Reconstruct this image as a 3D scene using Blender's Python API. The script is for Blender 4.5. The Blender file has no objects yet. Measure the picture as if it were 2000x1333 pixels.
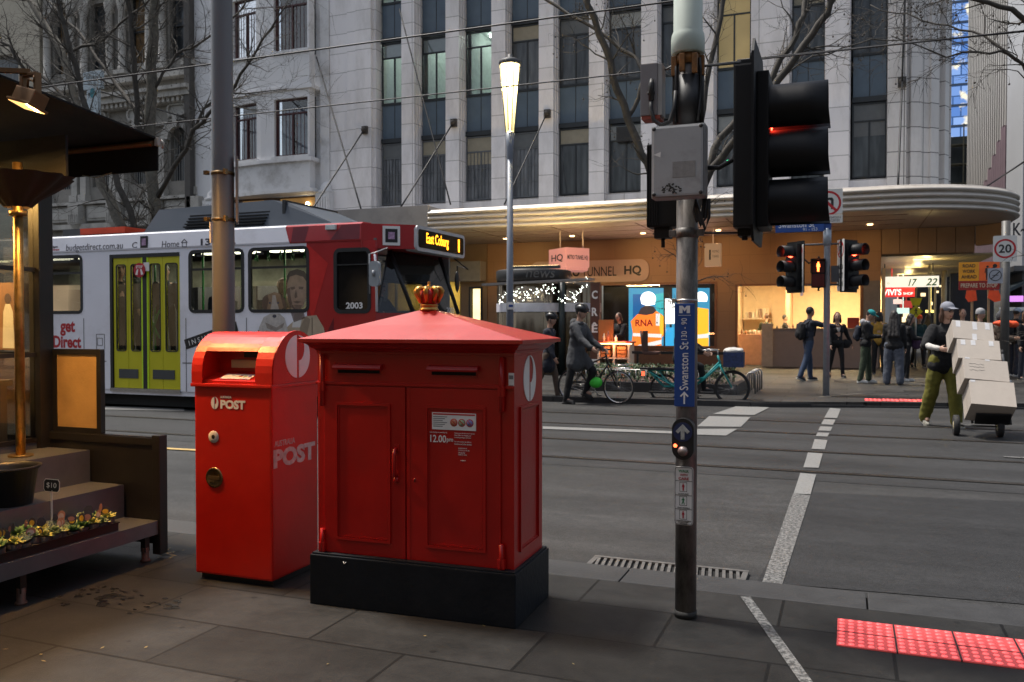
import bpy, bmesh, math, random
from mathutils import Vector, Matrix, Quaternion
PI = math.pi; R = math.radians
random.seed(7)
SC = bpy.context.scene; COL = SC.collection
# ------------------------------------------------------------------ camera, sky, sun, exposure
F = 1680.0; PSI = R(21.3); TILT = math.atan(33.5/F); CAMH = 1.45
cd = bpy.data.cameras.new('camera'); cam = bpy.data.objects.new('camera', cd); COL.objects.link(cam)
cam.location = (0, 0, CAMH); cam.rotation_euler = (PI/2 - TILT, 0, PSI)
cd.sensor_width = 36; cd.lens = 36*F/2000; cd.clip_start = .05; cd.clip_end = 2000
cd.dof.use_dof = True; cd.dof.focus_distance = 4.6; cd.dof.aperture_fstop = 7.0
SC.camera = cam
SUN_EL = 67; SUN_AZ = (-.99, .1)      # towards the sun
w = bpy.data.worlds.new('World'); SC.world = w; w.use_nodes = True
nt = w.node_tree; nt.nodes.clear()
sky = nt.nodes.new('ShaderNodeTexSky'); sky.sky_type = 'NISHITA'; sky.sun_disc = False
sky.sun_elevation = R(SUN_EL); sky.sun_rotation = math.atan2(SUN_AZ[0], SUN_AZ[1]); sky.dust_density = 4; sky.air_density = 1.2
hs = nt.nodes.new('ShaderNodeHueSaturation'); hs.inputs['Saturation'].default_value = .62
bgn = nt.nodes.new('ShaderNodeBackground'); bgn.inputs[1].default_value = .118
on = nt.nodes.new('ShaderNodeOutputWorld')
nt.links.new(sky.outputs[0], hs.inputs['Color']); nt.links.new(hs.outputs[0], bgn.inputs[0]); nt.links.new(bgn.outputs[0], on.inputs[0])
sd = bpy.data.lights.new('sun', 'SUN'); sd.energy = 3.6; sd.angle = R(7); sd.color = (1, .95, .88)
so = bpy.data.objects.new('sun', sd); COL.objects.link(so)
sv = Vector((SUN_AZ[0]*math.cos(R(SUN_EL)), SUN_AZ[1]*math.cos(R(SUN_EL)), math.sin(R(SUN_EL))))
so.rotation_euler = sv.to_track_quat('Z', 'Y').to_euler(); so.location = (0, 0, 40)
vs = SC.view_settings; vs.view_transform = 'Standard'; vs.look = 'None'; vs.gamma = 1; vs.use_curve_mapping = False
vs.exposure = .45
# ------------------------------------------------------------------ photograph pixel -> point in the place
_fh = Vector((-math.sin(PSI), math.cos(PSI), 0)); RT = Vector((math.cos(PSI), math.sin(PSI), 0))
_z = Vector((0, 0, 1)); FW = _fh*math.cos(TILT) - _z*math.sin(TILT); UPV = _fh*math.sin(TILT) + _z*math.cos(TILT)
CP = Vector((0, 0, CAMH))
def ray(x, y): return FW + RT*((x-1000)/F) - UPV*((y-666.5)/F)
def G(x, y, z=0.0): d = ray(x, y); return CP + d*((z-CAMH)/d.z)
def AY(x, y, Y): d = ray(x, y); return CP + d*(Y/d.y)
def AX(x, y, X): d = ray(x, y); return CP + d*(X/d.x)
# ------------------------------------------------------------------ materials
def lin(c):
    return tuple((v/12.92 if v <= .04045 else ((v+.055)/1.055)**2.4) for v in c)
def hexc(h): return lin(tuple(int(h[i:i+2], 16)/255 for i in (0, 2, 4)))
MATS = {}
def pm(name, col, rough=.5, metal=0, var=.12, scale=6, bump=0, bscale=60, coat=0, rvar=.12, spec=.5, dirt=None, dscale=2.5):
    if name in MATS: return MATS[name]
    m = bpy.data.materials.new(name); m.use_nodes = True; t = m.node_tree; N = t.nodes; L = t.links
    b = N['Principled BSDF']; tc = N.new('ShaderNodeTexCoord')
    n1 = N.new('ShaderNodeTexNoise'); n1.inputs['Scale'].default_value = scale; n1.inputs['Detail'].default_value = 6; n1.inputs['Roughness'].default_value = .62
    L.new(tc.outputs['Object'], n1.inputs['Vector'])
    r = N.new('ShaderNodeValToRGB'); c = Vector(col[:3])
    r.color_ramp.elements[0].position = .3; r.color_ramp.elements[1].position = .7
    r.color_ramp.elements[0].color = (*(c*(1-var)), 1); r.color_ramp.elements[1].color = (*[min(1, v) for v in c*(1+var)], 1)
    L.new(n1.outputs['Fac'], r.inputs['Fac']); out = r.outputs['Color']
    if dirt:
        n3 = N.new('ShaderNodeTexNoise'); n3.inputs['Scale'].default_value = dscale; n3.inputs['Detail'].default_value = 9; n3.inputs['Roughness'].default_value = .7
        L.new(tc.outputs['Object'], n3.inputs['Vector'])
        r3 = N.new('ShaderNodeValToRGB'); r3.color_ramp.elements[0].position = .52; r3.color_ramp.elements[1].position = .72
        r3.color_ramp.elements[0].color = (0, 0, 0, 1); r3.color_ramp.elements[1].color = (dirt[3],)*3+(1,)
        L.new(n3.outputs['Fac'], r3.inputs['Fac'])
        mx = N.new('ShaderNodeMix'); mx.data_type = 'RGBA'; L.new(r3.outputs['Color'], mx.inputs[0]); L.new(out, mx.inputs[6]); mx.inputs[7].default_value = (*dirt[:3], 1); out = mx.outputs[2]
    L.new(out, b.inputs['Base Color'])
    mr = N.new('ShaderNodeMapRange'); mr.inputs[3].default_value = max(0.02, rough-rvar*.7); mr.inputs[4].default_value = min(1, rough+rvar)
    L.new(n1.outputs['Fac'], mr.inputs[0]); L.new(mr.outputs[0], b.inputs['Roughness'])
    b.inputs['Metallic'].default_value = metal; b.inputs['Specular IOR Level'].default_value = spec
    if coat: b.inputs['Coat Weight'].default_value = coat; b.inputs['Coat Roughness'].default_value = .12
    if bump:
        n2 = N.new('ShaderNodeTexNoise'); n2.inputs['Scale'].default_value = bscale; n2.inputs['Detail'].default_value = 4
        L.new(tc.outputs['Object'], n2.inputs['Vector'])
        bp = N.new('ShaderNodeBump'); bp.inputs['Strength'].default_value = bump; bp.inputs['Distance'].default_value = .02
        L.new(n2.outputs['Fac'], bp.inputs['Height']); L.new(bp.outputs['Normal'], b.inputs['Normal'])
    MATS[name] = m; return m
def em(name, col, st, var=.0, scale=5):
    if name in MATS: return MATS[name]
    m = bpy.data.materials.new(name); m.use_nodes = True; t = m.node_tree; b = t.nodes['Principled BSDF']
    b.inputs['Base Color'].default_value = (*[min(.8, c*.6) for c in col[:3]], 1); b.inputs['Roughness'].default_value = .4
    b.inputs['Emission Color'].default_value = (*col[:3], 1); b.inputs['Emission Strength'].default_value = st
    if var:
        tc = t.nodes.new('ShaderNodeTexCoord'); n = t.nodes.new('ShaderNodeTexNoise'); n.inputs['Scale'].default_value = scale
        mr = t.nodes.new('ShaderNodeMapRange'); mr.inputs[3].default_value = st*(1-var); mr.inputs[4].default_value = st*(1+var)
        t.links.new(tc.outputs['Object'], n.inputs[0]); t.links.new(n.outputs[0], mr.inputs[0]); t.links.new(mr.outputs[0], b.inputs['Emission Strength'])
    MATS[name] = m; return m
def glass(name, tint=(.8, .85, .85), refl=.12, rough=.02):
    if name in MATS: return MATS[name]
    m = bpy.data.materials.new(name); m.use_nodes = True; t = m.node_tree; N = t.nodes; N.clear()
    o = N.new('ShaderNodeOutputMaterial'); mx = N.new('ShaderNodeMixShader'); tr = N.new('ShaderNodeBsdfTransparent'); gl = N.new('ShaderNodeBsdfGlossy')
    tr.inputs[0].default_value = (*tint, 1); gl.inputs['Roughness'].default_value = rough; gl.inputs[0].default_value = (.9, .9, .9, 1)
    lw = N.new('ShaderNodeLayerWeight'); lw.inputs[0].default_value = .25
    mr = N.new('ShaderNodeMapRange'); mr.inputs[3].default_value = refl; mr.inputs[4].default_value = .85
    t.links.new(lw.outputs['Fresnel'], mr.inputs[0]); t.links.new(mr.outputs[0], mx.inputs[0])
    t.links.new(tr.outputs[0], mx.inputs[1]); t.links.new(gl.outputs[0], mx.inputs[2]); t.links.new(mx.outputs[0], o.inputs[0])
    MATS[name] = m; return m
# ------------------------------------------------------------------ scene-graph helpers
def tag(o, label=None, cat=None, group=None, kind=None):
    if label: o['label'] = label
    if cat: o['category'] = cat
    if group: o['group'] = group
    if kind: o['kind'] = kind
    return o
def thing(name, label, cat, loc=(0, 0, 0), rz=0, group=None):
    o = bpy.data.objects.new(name, None); COL.objects.link(o); o.location = loc; o.rotation_euler = (0, 0, rz); o.empty_display_size = .1
    return tag(o, label, cat, group)
def wmat(o):
    m = Matrix.Identity(4)
    while o is not None:
        m = Matrix.LocRotScale(o.location, o.rotation_euler, o.scale) @ m; o = o.parent
    return m
def copy_tree(o, parent=None):
    c = o.copy(); COL.objects.link(c)
    if parent is not None: c.parent = parent
    for ch in [x for x in bpy.data.objects if x.parent == o]: copy_tree(ch, c)
    return c
class MB:
    """collects shapes; build() links them as one mesh object"""
    def __init__(s): s.bm = bmesh.new(); s.mi = 0
    def face(s, pts):
        vs = [s.bm.verts.new(p) for p in pts]
        try: f = s.bm.faces.new(vs); f.material_index = s.mi; return f
        except ValueError: return None
    def box(s, x0, x1, y0, y1, z0, z1, bev=0):
        if x0 > x1: x0, x1 = x1, x0
        if y0 > y1: y0, y1 = y1, y0
        if z0 > z1: z0, z1 = z1, z0
        v = [s.bm.verts.new(p) for p in ((x0,y0,z0),(x1,y0,z0),(x1,y1,z0),(x0,y1,z0),(x0,y0,z1),(x1,y0,z1),(x1,y1,z1),(x0,y1,z1))]
        fs = []
        for q in ((3,2,1,0),(4,5,6,7),(0,1,5,4),(1,2,6,5),(2,3,7,6),(3,0,4,7)):
            f = s.bm.faces.new([v[i] for i in q]); f.material_index = s.mi; fs.append(f)
        if bev:
            es = list({e for f in fs for e in f.edges})
            bmesh.ops.bevel(s.bm, geom=es, offset=bev, segments=2, profile=.7, affect='EDGES')
        return s
    def obox(s, c, ax, ay, az, bev=0):
        """oriented box: centre and three half-axis vectors"""
        c = Vector(c); ax = Vector(ax); ay = Vector(ay); az = Vector(az)
        v = [s.bm.verts.new(c+ax*i+ay*j+az*k) for k in (-1, 1) for (i, j) in ((-1,-1),(1,-1),(1,1),(-1,1))]
        fs = []
        for q in ((3,2,1,0),(4,5,6,7),(0,1,5,4),(1,2,6,5),(2,3,7,6),(3,0,4,7)):
            f = s.bm.faces.new([v[i] for i in q]); f.material_index = s.mi; fs.append(f)
        if bev: bmesh.ops.bevel(s.bm, geom=list({e for f in fs for e in f.edges}), offset=bev, segments=2, profile=.7, affect='EDGES')
        return s
    def cyl(s, p0, p1, r0, r1=None, n=16, cap=True):
        if r1 is None: r1 = r0
        return s.tube([p0, p1], [r0, r1], n, cap)
    def tube(s, pts, rad, n=8, cap=True):
        pts = [Vector(p) for p in pts]
        if not hasattr(rad, '__len__'): rad = [rad]*len(pts)
        rings = []; up = None
        for i, p in enumerate(pts):
            d = (pts[min(i+1, len(pts)-1)] - pts[max(i-1, 0)])
            if d.length < 1e-9: d = Vector((0, 0, 1))
            d.normalize()
            if up is None:
                up = Vector((0, 0, 1)) if abs(d.z) < .9 else Vector((0, 1, 0))
            a = d.cross(up)
            if a.length < 1e-4: a = d.cross(Vector((1, .3, .2)))
            a.normalize(); b = a.cross(d).normalized(); up = b
            rings.append([s.bm.verts.new(p + (a*math.cos(2*PI*k/n) + b*math.sin(2*PI*k/n))*max(rad[i], 1e-5)) for k in range(n)])
        for i in range(len(rings)-1):
            for k in range(n):
                f = s.bm.faces.new((rings[i][k], rings[i+1][k], rings[i+1][(k+1) % n], rings[i][(k+1) % n])); f.material_index = s.mi; f.smooth = True
        if cap:
            f = s.bm.faces.new(rings[0]); f.material_index = s.mi
            f = s.bm.faces.new(rings[-1][::-1]); f.material_index = s.mi
        return s
    def lathe(s, prof, c=(0, 0, 0), n=24, axis='z', sx=1, sy=1):
        c = Vector(c); rings = []
        def pt(r, h, a):
            u, v = r*math.cos(a)*sx, r*math.sin(a)*sy
            if axis == 'z': return c+Vector((u, v, h))
            if axis == 'y': return c+Vector((u, h, v))
            return c+Vector((h, u, v))
        for r, h in prof: rings.append([s.bm.verts.new(pt(max(r, 1e-5), h, 2*PI*k/n)) for k in range(n)])
        for i in range(len(rings)-1):
            for k in range(n):
                f = s.bm.faces.new((rings[i][k], rings[i][(k+1) % n], rings[i+1][(k+1) % n], rings[i+1][k])); f.material_index = s.mi; f.smooth = True
        return s
    def ell(s, c, r, n=12, rot=None):
        c = Vector(c); r = (r, r, r) if not hasattr(r, '__len__') else r
        m = Matrix.Translation(c) @ (rot.to_4x4() if rot else Matrix.Identity(4)) @ Matrix.Diagonal((*r, 1))
        g = bmesh.ops.create_uvsphere(s.bm, u_segments=n, v_segments=max(6, n*2//3), radius=1, matrix=m)
        for v in g['verts']:
            for f in v.link_faces: f.smooth = True; f.material_index = s.mi
        return s
    def prism(s, poly, o, ua, va, dep, bev=0):
        """polygon (u,v) in the frame o,ua,va, thickened along vector dep"""
        o = Vector(o); ua = Vector(ua); va = Vector(va); dep = Vector(dep)
        a = [s.bm.verts.new(o+ua*u+va*v) for u, v in poly]; b = [s.bm.verts.new(o+ua*u+va*v+dep) for u, v in poly]
        n = len(poly); f1 = s.bm.faces.new(a); f2 = s.bm.faces.new(b[::-1]); f1.material_index = f2.material_index = s.mi
        for k in range(n):
            f = s.bm.faces.new((a[k], b[k], b[(k+1) % n], a[(k+1) % n])); f.material_index = s.mi
        return s
    def build(s, name, mats, parent=None, world=True, smooth=False, label=None, fix=True):
        if fix: bmesh.ops.recalc_face_normals(s.bm, faces=s.bm.faces)
        me = bpy.data.meshes.new(name); s.bm.to_mesh(me); s.bm.free()
        if smooth:
            for p in me.polygons: p.use_smooth = True
        for m in (mats if isinstance(mats, (list, tuple)) else [mats]): me.materials.append(m)
        o = bpy.data.objects.new(name, me); COL.objects.link(o)
        if parent is not None:
            if world: me.transform(wmat(parent).inverted())
            o.parent = parent
        if label: o['label'] = label
        return o
def rrect(w, h, r, n=4, cx=0, cy=0):
    p = []
    for (sx, sy, a0) in ((1, 1, 0), (-1, 1, 90), (-1, -1, 180), (1, -1, 270)):
        for k in range(n+1):
            a = R(a0 + 90*k/n); p.append((cx+sx*(w/2-r)+r*math.cos(a), cy+sy*(h/2-r)+r*math.sin(a)))
    return p
def ring(mb, w, h, r, t, o, ua, va, dep, n=4):
    """rounded rectangular frame of band width t"""
    o = Vector(o); ua = Vector(ua); va = Vector(va); dep = Vector(dep)
    A = rrect(w, h, r, n); B = rrect(w-2*t, h-2*t, max(r-t, .004), n); m = len(A)
    P = lambda q, d: mb.bm.verts.new(o+ua*q[0]+va*q[1]+d)
    zero = Vector()
    a0 = [P(q, zero) for q in A]; b0 = [P(q, zero) for q in B]; a1 = [P(q, dep) for q in A]; b1 = [P(q, dep) for q in B]
    for k in range(m):
        j = (k+1) % m
        for q in ((a0[k], a0[j], b0[j], b0[k]), (a1[k], b1[k], b1[j], a1[j]), (a0[k], a1[k], a1[j], a0[j]), (b0[k], b0[j], b1[j], b1[k])):
            f = mb.bm.faces.new(q); f.material_index = mb.mi
    return mb
AXES = {'-Y': (Vector((1, 0, 0)), Vector((0, 0, 1)), Vector((0, -1, 0))), '+X': (Vector((0, 1, 0)), Vector((0, 0, 1)), Vector((1, 0, 0))),
        '-X': (Vector((0, -1, 0)), Vector((0, 0, 1)), Vector((-1, 0, 0)))}
def text(name, s, c, w, h, mat, parent=None, face='-Y', bold=0, th=.002, rot=0, shear=0, axes=None, world=True, space=1):
    """lettering centred on c, fitted to width w and height h (h or w may be None), standing th proud"""
    cu = bpy.data.curves.new(name, 'FONT'); cu.body = s; cu.size = 1; cu.offset = bold; cu.shear = shear; cu.space_character = space
    cu.resolution_u = 3; cu.extrude = .5
    t = bpy.data.objects.new(name, cu); COL.objects.link(t)
    dg = bpy.context.evaluated_depsgraph_get(); me = bpy.data.meshes.new_from_object(t.evaluated_get(dg))
    bpy.data.objects.remove(t); bpy.data.curves.remove(cu)
    xs = [v.co.x for v in me.vertices]; ys = [v.co.y for v in me.vertices]
    bw = max(xs)-min(xs); bh = max(ys)-min(ys); mx = (max(xs)+min(xs))/2; my = (max(ys)+min(ys))/2
    sx = w/bw if w else h/bh; sy = h/bh if h else w/bw
    U, V, Nn = axes or AXES[face]
    c = Vector(c); cr, sr = math.cos(rot), math.sin(rot)
    for v in me.vertices:
        a, b = (v.co.x-mx)*sx, (v.co.y-my)*sy
        a, b = a*cr-b*sr, a*sr+b*cr
        v.co = c+U*a+V*b+Nn*(th*(v.co.z+.5))
    me.name = name; me.materials.clear(); me.materials.append(mat)
    o = bpy.data.objects.new(name, me); COL.objects.link(o)
    if parent is not None:
        if world: me.transform(wmat(parent).inverted())
        o.parent = parent
    return o
def wall(mb, x0, x1, z0, z1, y0, y1, holes):
    """wall slab facing -Y cut by rectangular holes (hx0,hx1,hz0,hz1)"""
    xs = sorted({x0, x1, *[h[0] for h in holes], *[h[1] for h in holes]}); zs = sorted({z0, z1, *[h[2] for h in holes], *[h[3] for h in holes]})
    xs = [x for x in xs if x0 <= x <= x1]; zs = [z for z in zs if z0 <= z <= z1]
    ok = {}
    for i in range(len(xs)-1):
        for j in range(len(zs)-1):
            cx, cz = (xs[i]+xs[i+1])/2, (zs[j]+zs[j+1])/2
            ok[i, j] = not any(h[0] < cx < h[1] and h[2] < cz < h[3] for h in holes)
    for (i, j), s in ok.items():
        if not s: continue
        a, b, c, d = xs[i], xs[i+1], zs[j], zs[j+1]
        mb.face([(a, y0, c), (b, y0, c), (b, y0, d), (a, y0, d)]); mb.face([(a, y1, c), (a, y1, d), (b, y1, d), (b, y1, c)])
        if not ok.get((i-1, j)): mb.face([(a, y0, c), (a, y0, d), (a, y1, d), (a, y1, c)])
        if not ok.get((i+1, j)): mb.face([(b, y0, c), (b, y1, c), (b, y1, d), (b, y0, d)])
        if not ok.get((i, j-1)): mb.face([(a, y0, c), (a, y1, c), (b, y1, c), (b, y0, c)])
        if not ok.get((i, j+1)): mb.face([(a, y0, d), (b, y0, d), (b, y1, d), (a, y1, d)])
    bmesh.ops.remove_doubles(mb.bm, verts=mb.bm.verts, dist=1e-5)
    return mb
def lamp_area(name, loc, target, size, energy, col, sizey=None):
    l = bpy.data.lights.new(name, 'AREA'); l.energy = energy; l.color = col; l.size = size
    if sizey: l.shape = 'RECTANGLE'; l.size_y = sizey
    o = bpy.data.objects.new(name, l); COL.objects.link(o); o.location = loc
    o.rotation_euler = (Vector(loc)-Vector(target)).to_track_quat('Z', 'Y').to_euler(); return o
def lamp_point(name, loc, energy, col, rad=.05):
    l = bpy.data.lights.new(name, 'POINT'); l.energy = energy; l.color = col; l.shadow_soft_size = rad
    o = bpy.data.objects.new(name, l); COL.objects.link(o); o.location = loc; return o
# ------------------------------------------------------------------ common materials
RED = pm('red_gloss_paint', (.38, .0025, .0015), .33, 0, .14, 3, .05, 25, coat=.06, dirt=(.25, .02, .015, .25))
REDW = pm('vermilion_gloss_paint', (.5, .009, .002), .33, 0, .12, 3, .05, 25, coat=.08, dirt=(.3, .03, .02, .2))
NAVY = pm('navy_plinth_paint', (.005, .008, .013), .5, 0, .25, 5, .1, 40, spec=.25, dirt=(.02, .02, .02, .3))
WHITE = pm('white_vinyl', (.75, .74, .72), .45, 0, .04)
BLACK = pm('black_satin', (.012, .012, .013), .45, 0, .2)
BLKRUB = pm('black_rubber', (.018, .018, .019), .75, 0, .2)
CABLE = pm('cable_sheath', (.015, .015, .016), .5)
STEEL = pm('brushed_steel', (.42, .41, .4), .35, .9, .12, 20, .04, 90)
GALV = pm('galvanised_steel', (.32, .33, .34), .5, .6, .16, 12, .08, 50)
BRASS = pm('brass', (.36, .23, .08), .4, 1, .3, 20)
GOLD = pm('worn_gold_paint', (.5, .27, .07), .3, .85, .3, 22, .1, 60)
LGREY = pm('light_grey_enclosure', (.36, .37, .38), .55, 0, .06, 5, .04, 60, dirt=(.16, .15, .14, .4), dscale=9)
DGREY = pm('dark_grey_paint', (.06, .062, .066), .5, 0, .15)
BLUE = pm('street_sign_blue', (.012, .06, .26), .4, 0, .06)
WPAINT = None
CHROME = pm('chrome', (.7, .7, .7), .15, 1, .05)
# ------------------------------------------------------------------ ground materials
def mk_asphalt(name, base, patch):
    m = bpy.data.materials.new(name); m.use_nodes = True; t = m.node_tree; N = t.nodes; L = t.links; b = N['Principled BSDF']
    tc = N.new('ShaderNodeTexCoord'); a = N.new('ShaderNodeTexNoise'); a.inputs['Scale'].default_value = 160; a.inputs['Detail'].default_value = 3
    v = N.new('ShaderNodeTexNoise'); v.inputs['Scale'].default_value = .6; v.inputs['Detail'].default_value = 8; v.inputs['Roughness'].default_value = .65
    w_ = N.new('ShaderNodeTexVoronoi'); w_.inputs['Scale'].default_value = 42
    for n in (a, v, w_): L.new(tc.outputs['Object'], n.inputs['Vector'])
    r = N.new('ShaderNodeValToRGB'); r.color_ramp.elements[0].position = .25; r.color_ramp.elements[1].position = .75
    r.color_ramp.elements[0].color = (*[c*.5 for c in base], 1); r.color_ramp.elements[1].color = (*[c*1.5 for c in base], 1); L.new(a.outputs['Fac'], r.inputs['Fac'])
    r2 = N.new('ShaderNodeValToRGB'); r2.color_ramp.elements[0].position = .3; r2.color_ramp.elements[1].position = .7
    r2.color_ramp.elements[0].color = (.72, .72, .72, 1); r2.color_ramp.elements[1].color = (*patch, 1); L.new(v.outputs['Fac'], r2.inputs['Fac'])
    mx = N.new('ShaderNodeMix'); mx.data_type = 'RGBA'; mx.blend_type = 'MULTIPLY'; mx.inputs[0].default_value = 1
    L.new(r.outputs[0], mx.inputs[6]); L.new(r2.outputs[0], mx.inputs[7])
    # pale aggregate specks
    r3 = N.new('ShaderNodeValToRGB'); r3.color_ramp.elements[0].position = .0; r3.color_ramp.elements[1].position = .1
    r3.color_ramp.elements[0].color = (1, 1, 1, 1); r3.color_ramp.elements[1].color = (0, 0, 0, 1); L.new(w_.outputs['Distance'], r3.inputs[0])
    mr = N.new('ShaderNodeMath'); mr.operation = 'MULTIPLY'; mr.inputs[1].default_value = .35; L.new(r3.outputs[0], mr.inputs[0])
    m2 = N.new('ShaderNodeMix'); m2.data_type = 'RGBA'; L.new(mr.outputs[0], m2.inputs[0]); L.new(mx.outputs[2], m2.inputs[6]); m2.inputs[7].default_value = (.22, .21, .2, 1)
    L.new(m2.outputs[2], b.inputs['Base Color']); b.inputs['Roughness'].default_value = .72; b.inputs['Specular IOR Level'].default_value = .3
    rr = N.new('ShaderNodeMapRange'); rr.inputs[3].default_value = .5; rr.inputs[4].default_value = .85; L.new(v.outputs['Fac'], rr.inputs[0]); L.new(rr.outputs[0], b.inputs['Roughness'])
    # wheel tracks worn along the street and blotchy stains
    tm = N.new('ShaderNodeMapping'); tm.inputs['Scale'].default_value = (.12, 1.7, 1); L.new(tc.outputs['Object'], tm.inputs[0]); tn = N.new('ShaderNodeTexNoise'); tn.inputs['Scale'].default_value = 1; tn.inputs['Detail'].default_value = 7; tn.inputs['Roughness'].default_value = .65; L.new(tm.outputs[0], tn.inputs[0])
    sn_ = N.new('ShaderNodeTexNoise'); sn_.inputs['Scale'].default_value = 7; sn_.inputs['Detail'].default_value = 8; sn_.inputs['Roughness'].default_value = .75; L.new(tc.outputs['Object'], sn_.inputs[0])
    col = m2.outputs[2]
    gn_ = N.new('ShaderNodeTexNoise'); gn_.inputs['Scale'].default_value = 48; gn_.inputs['Detail'].default_value = 5; gn_.inputs['Roughness'].default_value = .8; L.new(tc.outputs['Object'], gn_.inputs[0])
    for src, lo, hi, p0, p1 in ((tn, .62, 1.3, .32, .68), (sn_, .74, 1.26, .3, .72), (gn_, .6, 1.4, .34, .66)):
        rr2 = N.new('ShaderNodeValToRGB'); rr2.color_ramp.elements[0].position = p0; rr2.color_ramp.elements[1].position = p1; rr2.color_ramp.elements[0].color = (lo, lo, lo, 1); rr2.color_ramp.elements[1].color = (hi, hi, hi, 1); L.new(src.outputs[0], rr2.inputs[0])
        m4 = N.new('ShaderNodeMix'); m4.data_type = 'RGBA'; m4.blend_type = 'MULTIPLY'; m4.inputs[0].default_value = 1; L.new(col, m4.inputs[6]); L.new(rr2.outputs[0], m4.inputs[7]); col = m4.outputs[2]
    L.new(col, b.inputs['Base Color'])
    bp = N.new('ShaderNodeBump'); bp.inputs['Strength'].default_value = .7; bp.inputs['Distance'].default_value = .008
    L.new(a.outputs['Fac'], bp.inputs['Height']); L.new(bp.outputs[0], b.inputs['Normal']); return m
def mk_pavers(name, base, bw, bh, off=(0, 0, 0), freq=2, offs=.5, mort=.008, warm=(1, 1, 1)):
    m = bpy.data.materials.new(name); m.use_nodes = True; t = m.node_tree; N = t.nodes; L = t.links; b = N['Principled BSDF']
    tc = N.new('ShaderNodeTexCoord'); mp = N.new('ShaderNodeMapping'); mp.inputs['Location'].default_value = off; L.new(tc.outputs['Object'], mp.inputs[0])
    br = N.new('ShaderNodeTexBrick'); br.inputs['Scale'].default_value = 1; br.inputs['Brick Width'].default_value = bw; br.inputs['Row Height'].default_value = bh
    br.inputs['Mortar Size'].default_value = mort; br.inputs['Mortar Smooth'].default_value = .1; br.offset = offs; br.offset_frequency = freq
    br.inputs['Color1'].default_value = (*[c*.55 for c in base], 1); br.inputs['Color2'].default_value = (*[c*1.45 for c in base], 1); br.inputs['Mortar'].default_value = (*[c*.12 for c in base], 1)
    L.new(mp.outputs[0], br.inputs[0])
    n = N.new('ShaderNodeTexNoise'); n.inputs['Scale'].default_value = 2.2; n.inputs['Detail'].default_value = 10; n.inputs['Roughness'].default_value = .7; L.new(tc.outputs['Object'], n.inputs[0])
    r = N.new('ShaderNodeValToRGB'); r.color_ramp.elements[0].position = .3; r.color_ramp.elements[1].position = .72
    r.color_ramp.elements[0].color = (.5, .5, .5, 1); r.color_ramp.elements[1].color = (1.35*warm[0], 1.35*warm[1], 1.35*warm[2], 1); L.new(n.outputs[0], r.inputs[0])
    mx = N.new('ShaderNodeMix'); mx.data_type = 'RGBA'; mx.blend_type = 'MULTIPLY'; mx.inputs[0].default_value = 1; L.new(br.outputs[0], mx.inputs[6]); L.new(r.outputs[0], mx.inputs[7])
    b.inputs['Specular IOR Level'].default_value = .22
    # small dark gum spots
    vo = N.new('ShaderNodeTexVoronoi'); vo.inputs['Scale'].default_value = 4.2; L.new(tc.outputs['Object'], vo.inputs[0])
    rv = N.new('ShaderNodeValToRGB'); rv.color_ramp.elements[0].position = .06; rv.color_ramp.elements[1].position = .08; rv.color_ramp.elements[0].color = (.45, .45, .45, 1); rv.color_ramp.elements[1].color = (1, 1, 1, 1); L.new(vo.outputs['Distance'], rv.inputs[0])
    m3 = N.new('ShaderNodeMix'); m3.data_type = 'RGBA'; m3.blend_type = 'MULTIPLY'; m3.inputs[0].default_value = 1; L.new(mx.outputs[2], m3.inputs[6]); L.new(rv.outputs[0], m3.inputs[7])
    s5 = N.new('ShaderNodeTexNoise'); s5.inputs['Scale'].default_value = 13; s5.inputs['Detail'].default_value = 10; s5.inputs['Roughness'].default_value = .8; L.new(tc.outputs['Object'], s5.inputs[0])
    r5 = N.new('ShaderNodeValToRGB'); r5.color_ramp.elements[0].position = .33; r5.color_ramp.elements[1].position = .68; r5.color_ramp.elements[0].color = (.7, .7, .7, 1); r5.color_ramp.elements[1].color = (1.3, 1.29, 1.25, 1); L.new(s5.outputs[0], r5.inputs[0])
    m5 = N.new('ShaderNodeMix'); m5.data_type = 'RGBA'; m5.blend_type = 'MULTIPLY'; m5.inputs[0].default_value = 1; L.new(m3.outputs[2], m5.inputs[6]); L.new(r5.outputs[0], m5.inputs[7]); L.new(m5.outputs[2], b.inputs['Base Color'])
    rr = N.new('ShaderNodeMapRange'); rr.inputs[3].default_value = .42; rr.inputs[4].default_value = .75; L.new(n.outputs[0], rr.inputs[0]); L.new(rr.outputs[0], b.inputs['Roughness'])
    n2 = N.new('ShaderNodeTexNoise'); n2.inputs['Scale'].default_value = 130; n2.inputs['Detail'].default_value = 6; L.new(tc.outputs['Object'], n2.inputs[0])
    ad = N.new('ShaderNodeMath'); ad.operation = 'MULTIPLY_ADD'; ad.inputs[1].default_value = -1.5; L.new(br.outputs['Fac'], ad.inputs[0]); L.new(n2.outputs[0], ad.inputs[2])
    bp = N.new('ShaderNodeBump'); bp.inputs['Strength'].default_value = .16; bp.inputs['Distance'].default_value = .008; L.new(ad.outputs[0], bp.inputs['Height']); L.new(bp.outputs[0], b.inputs['Normal']); return m
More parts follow.
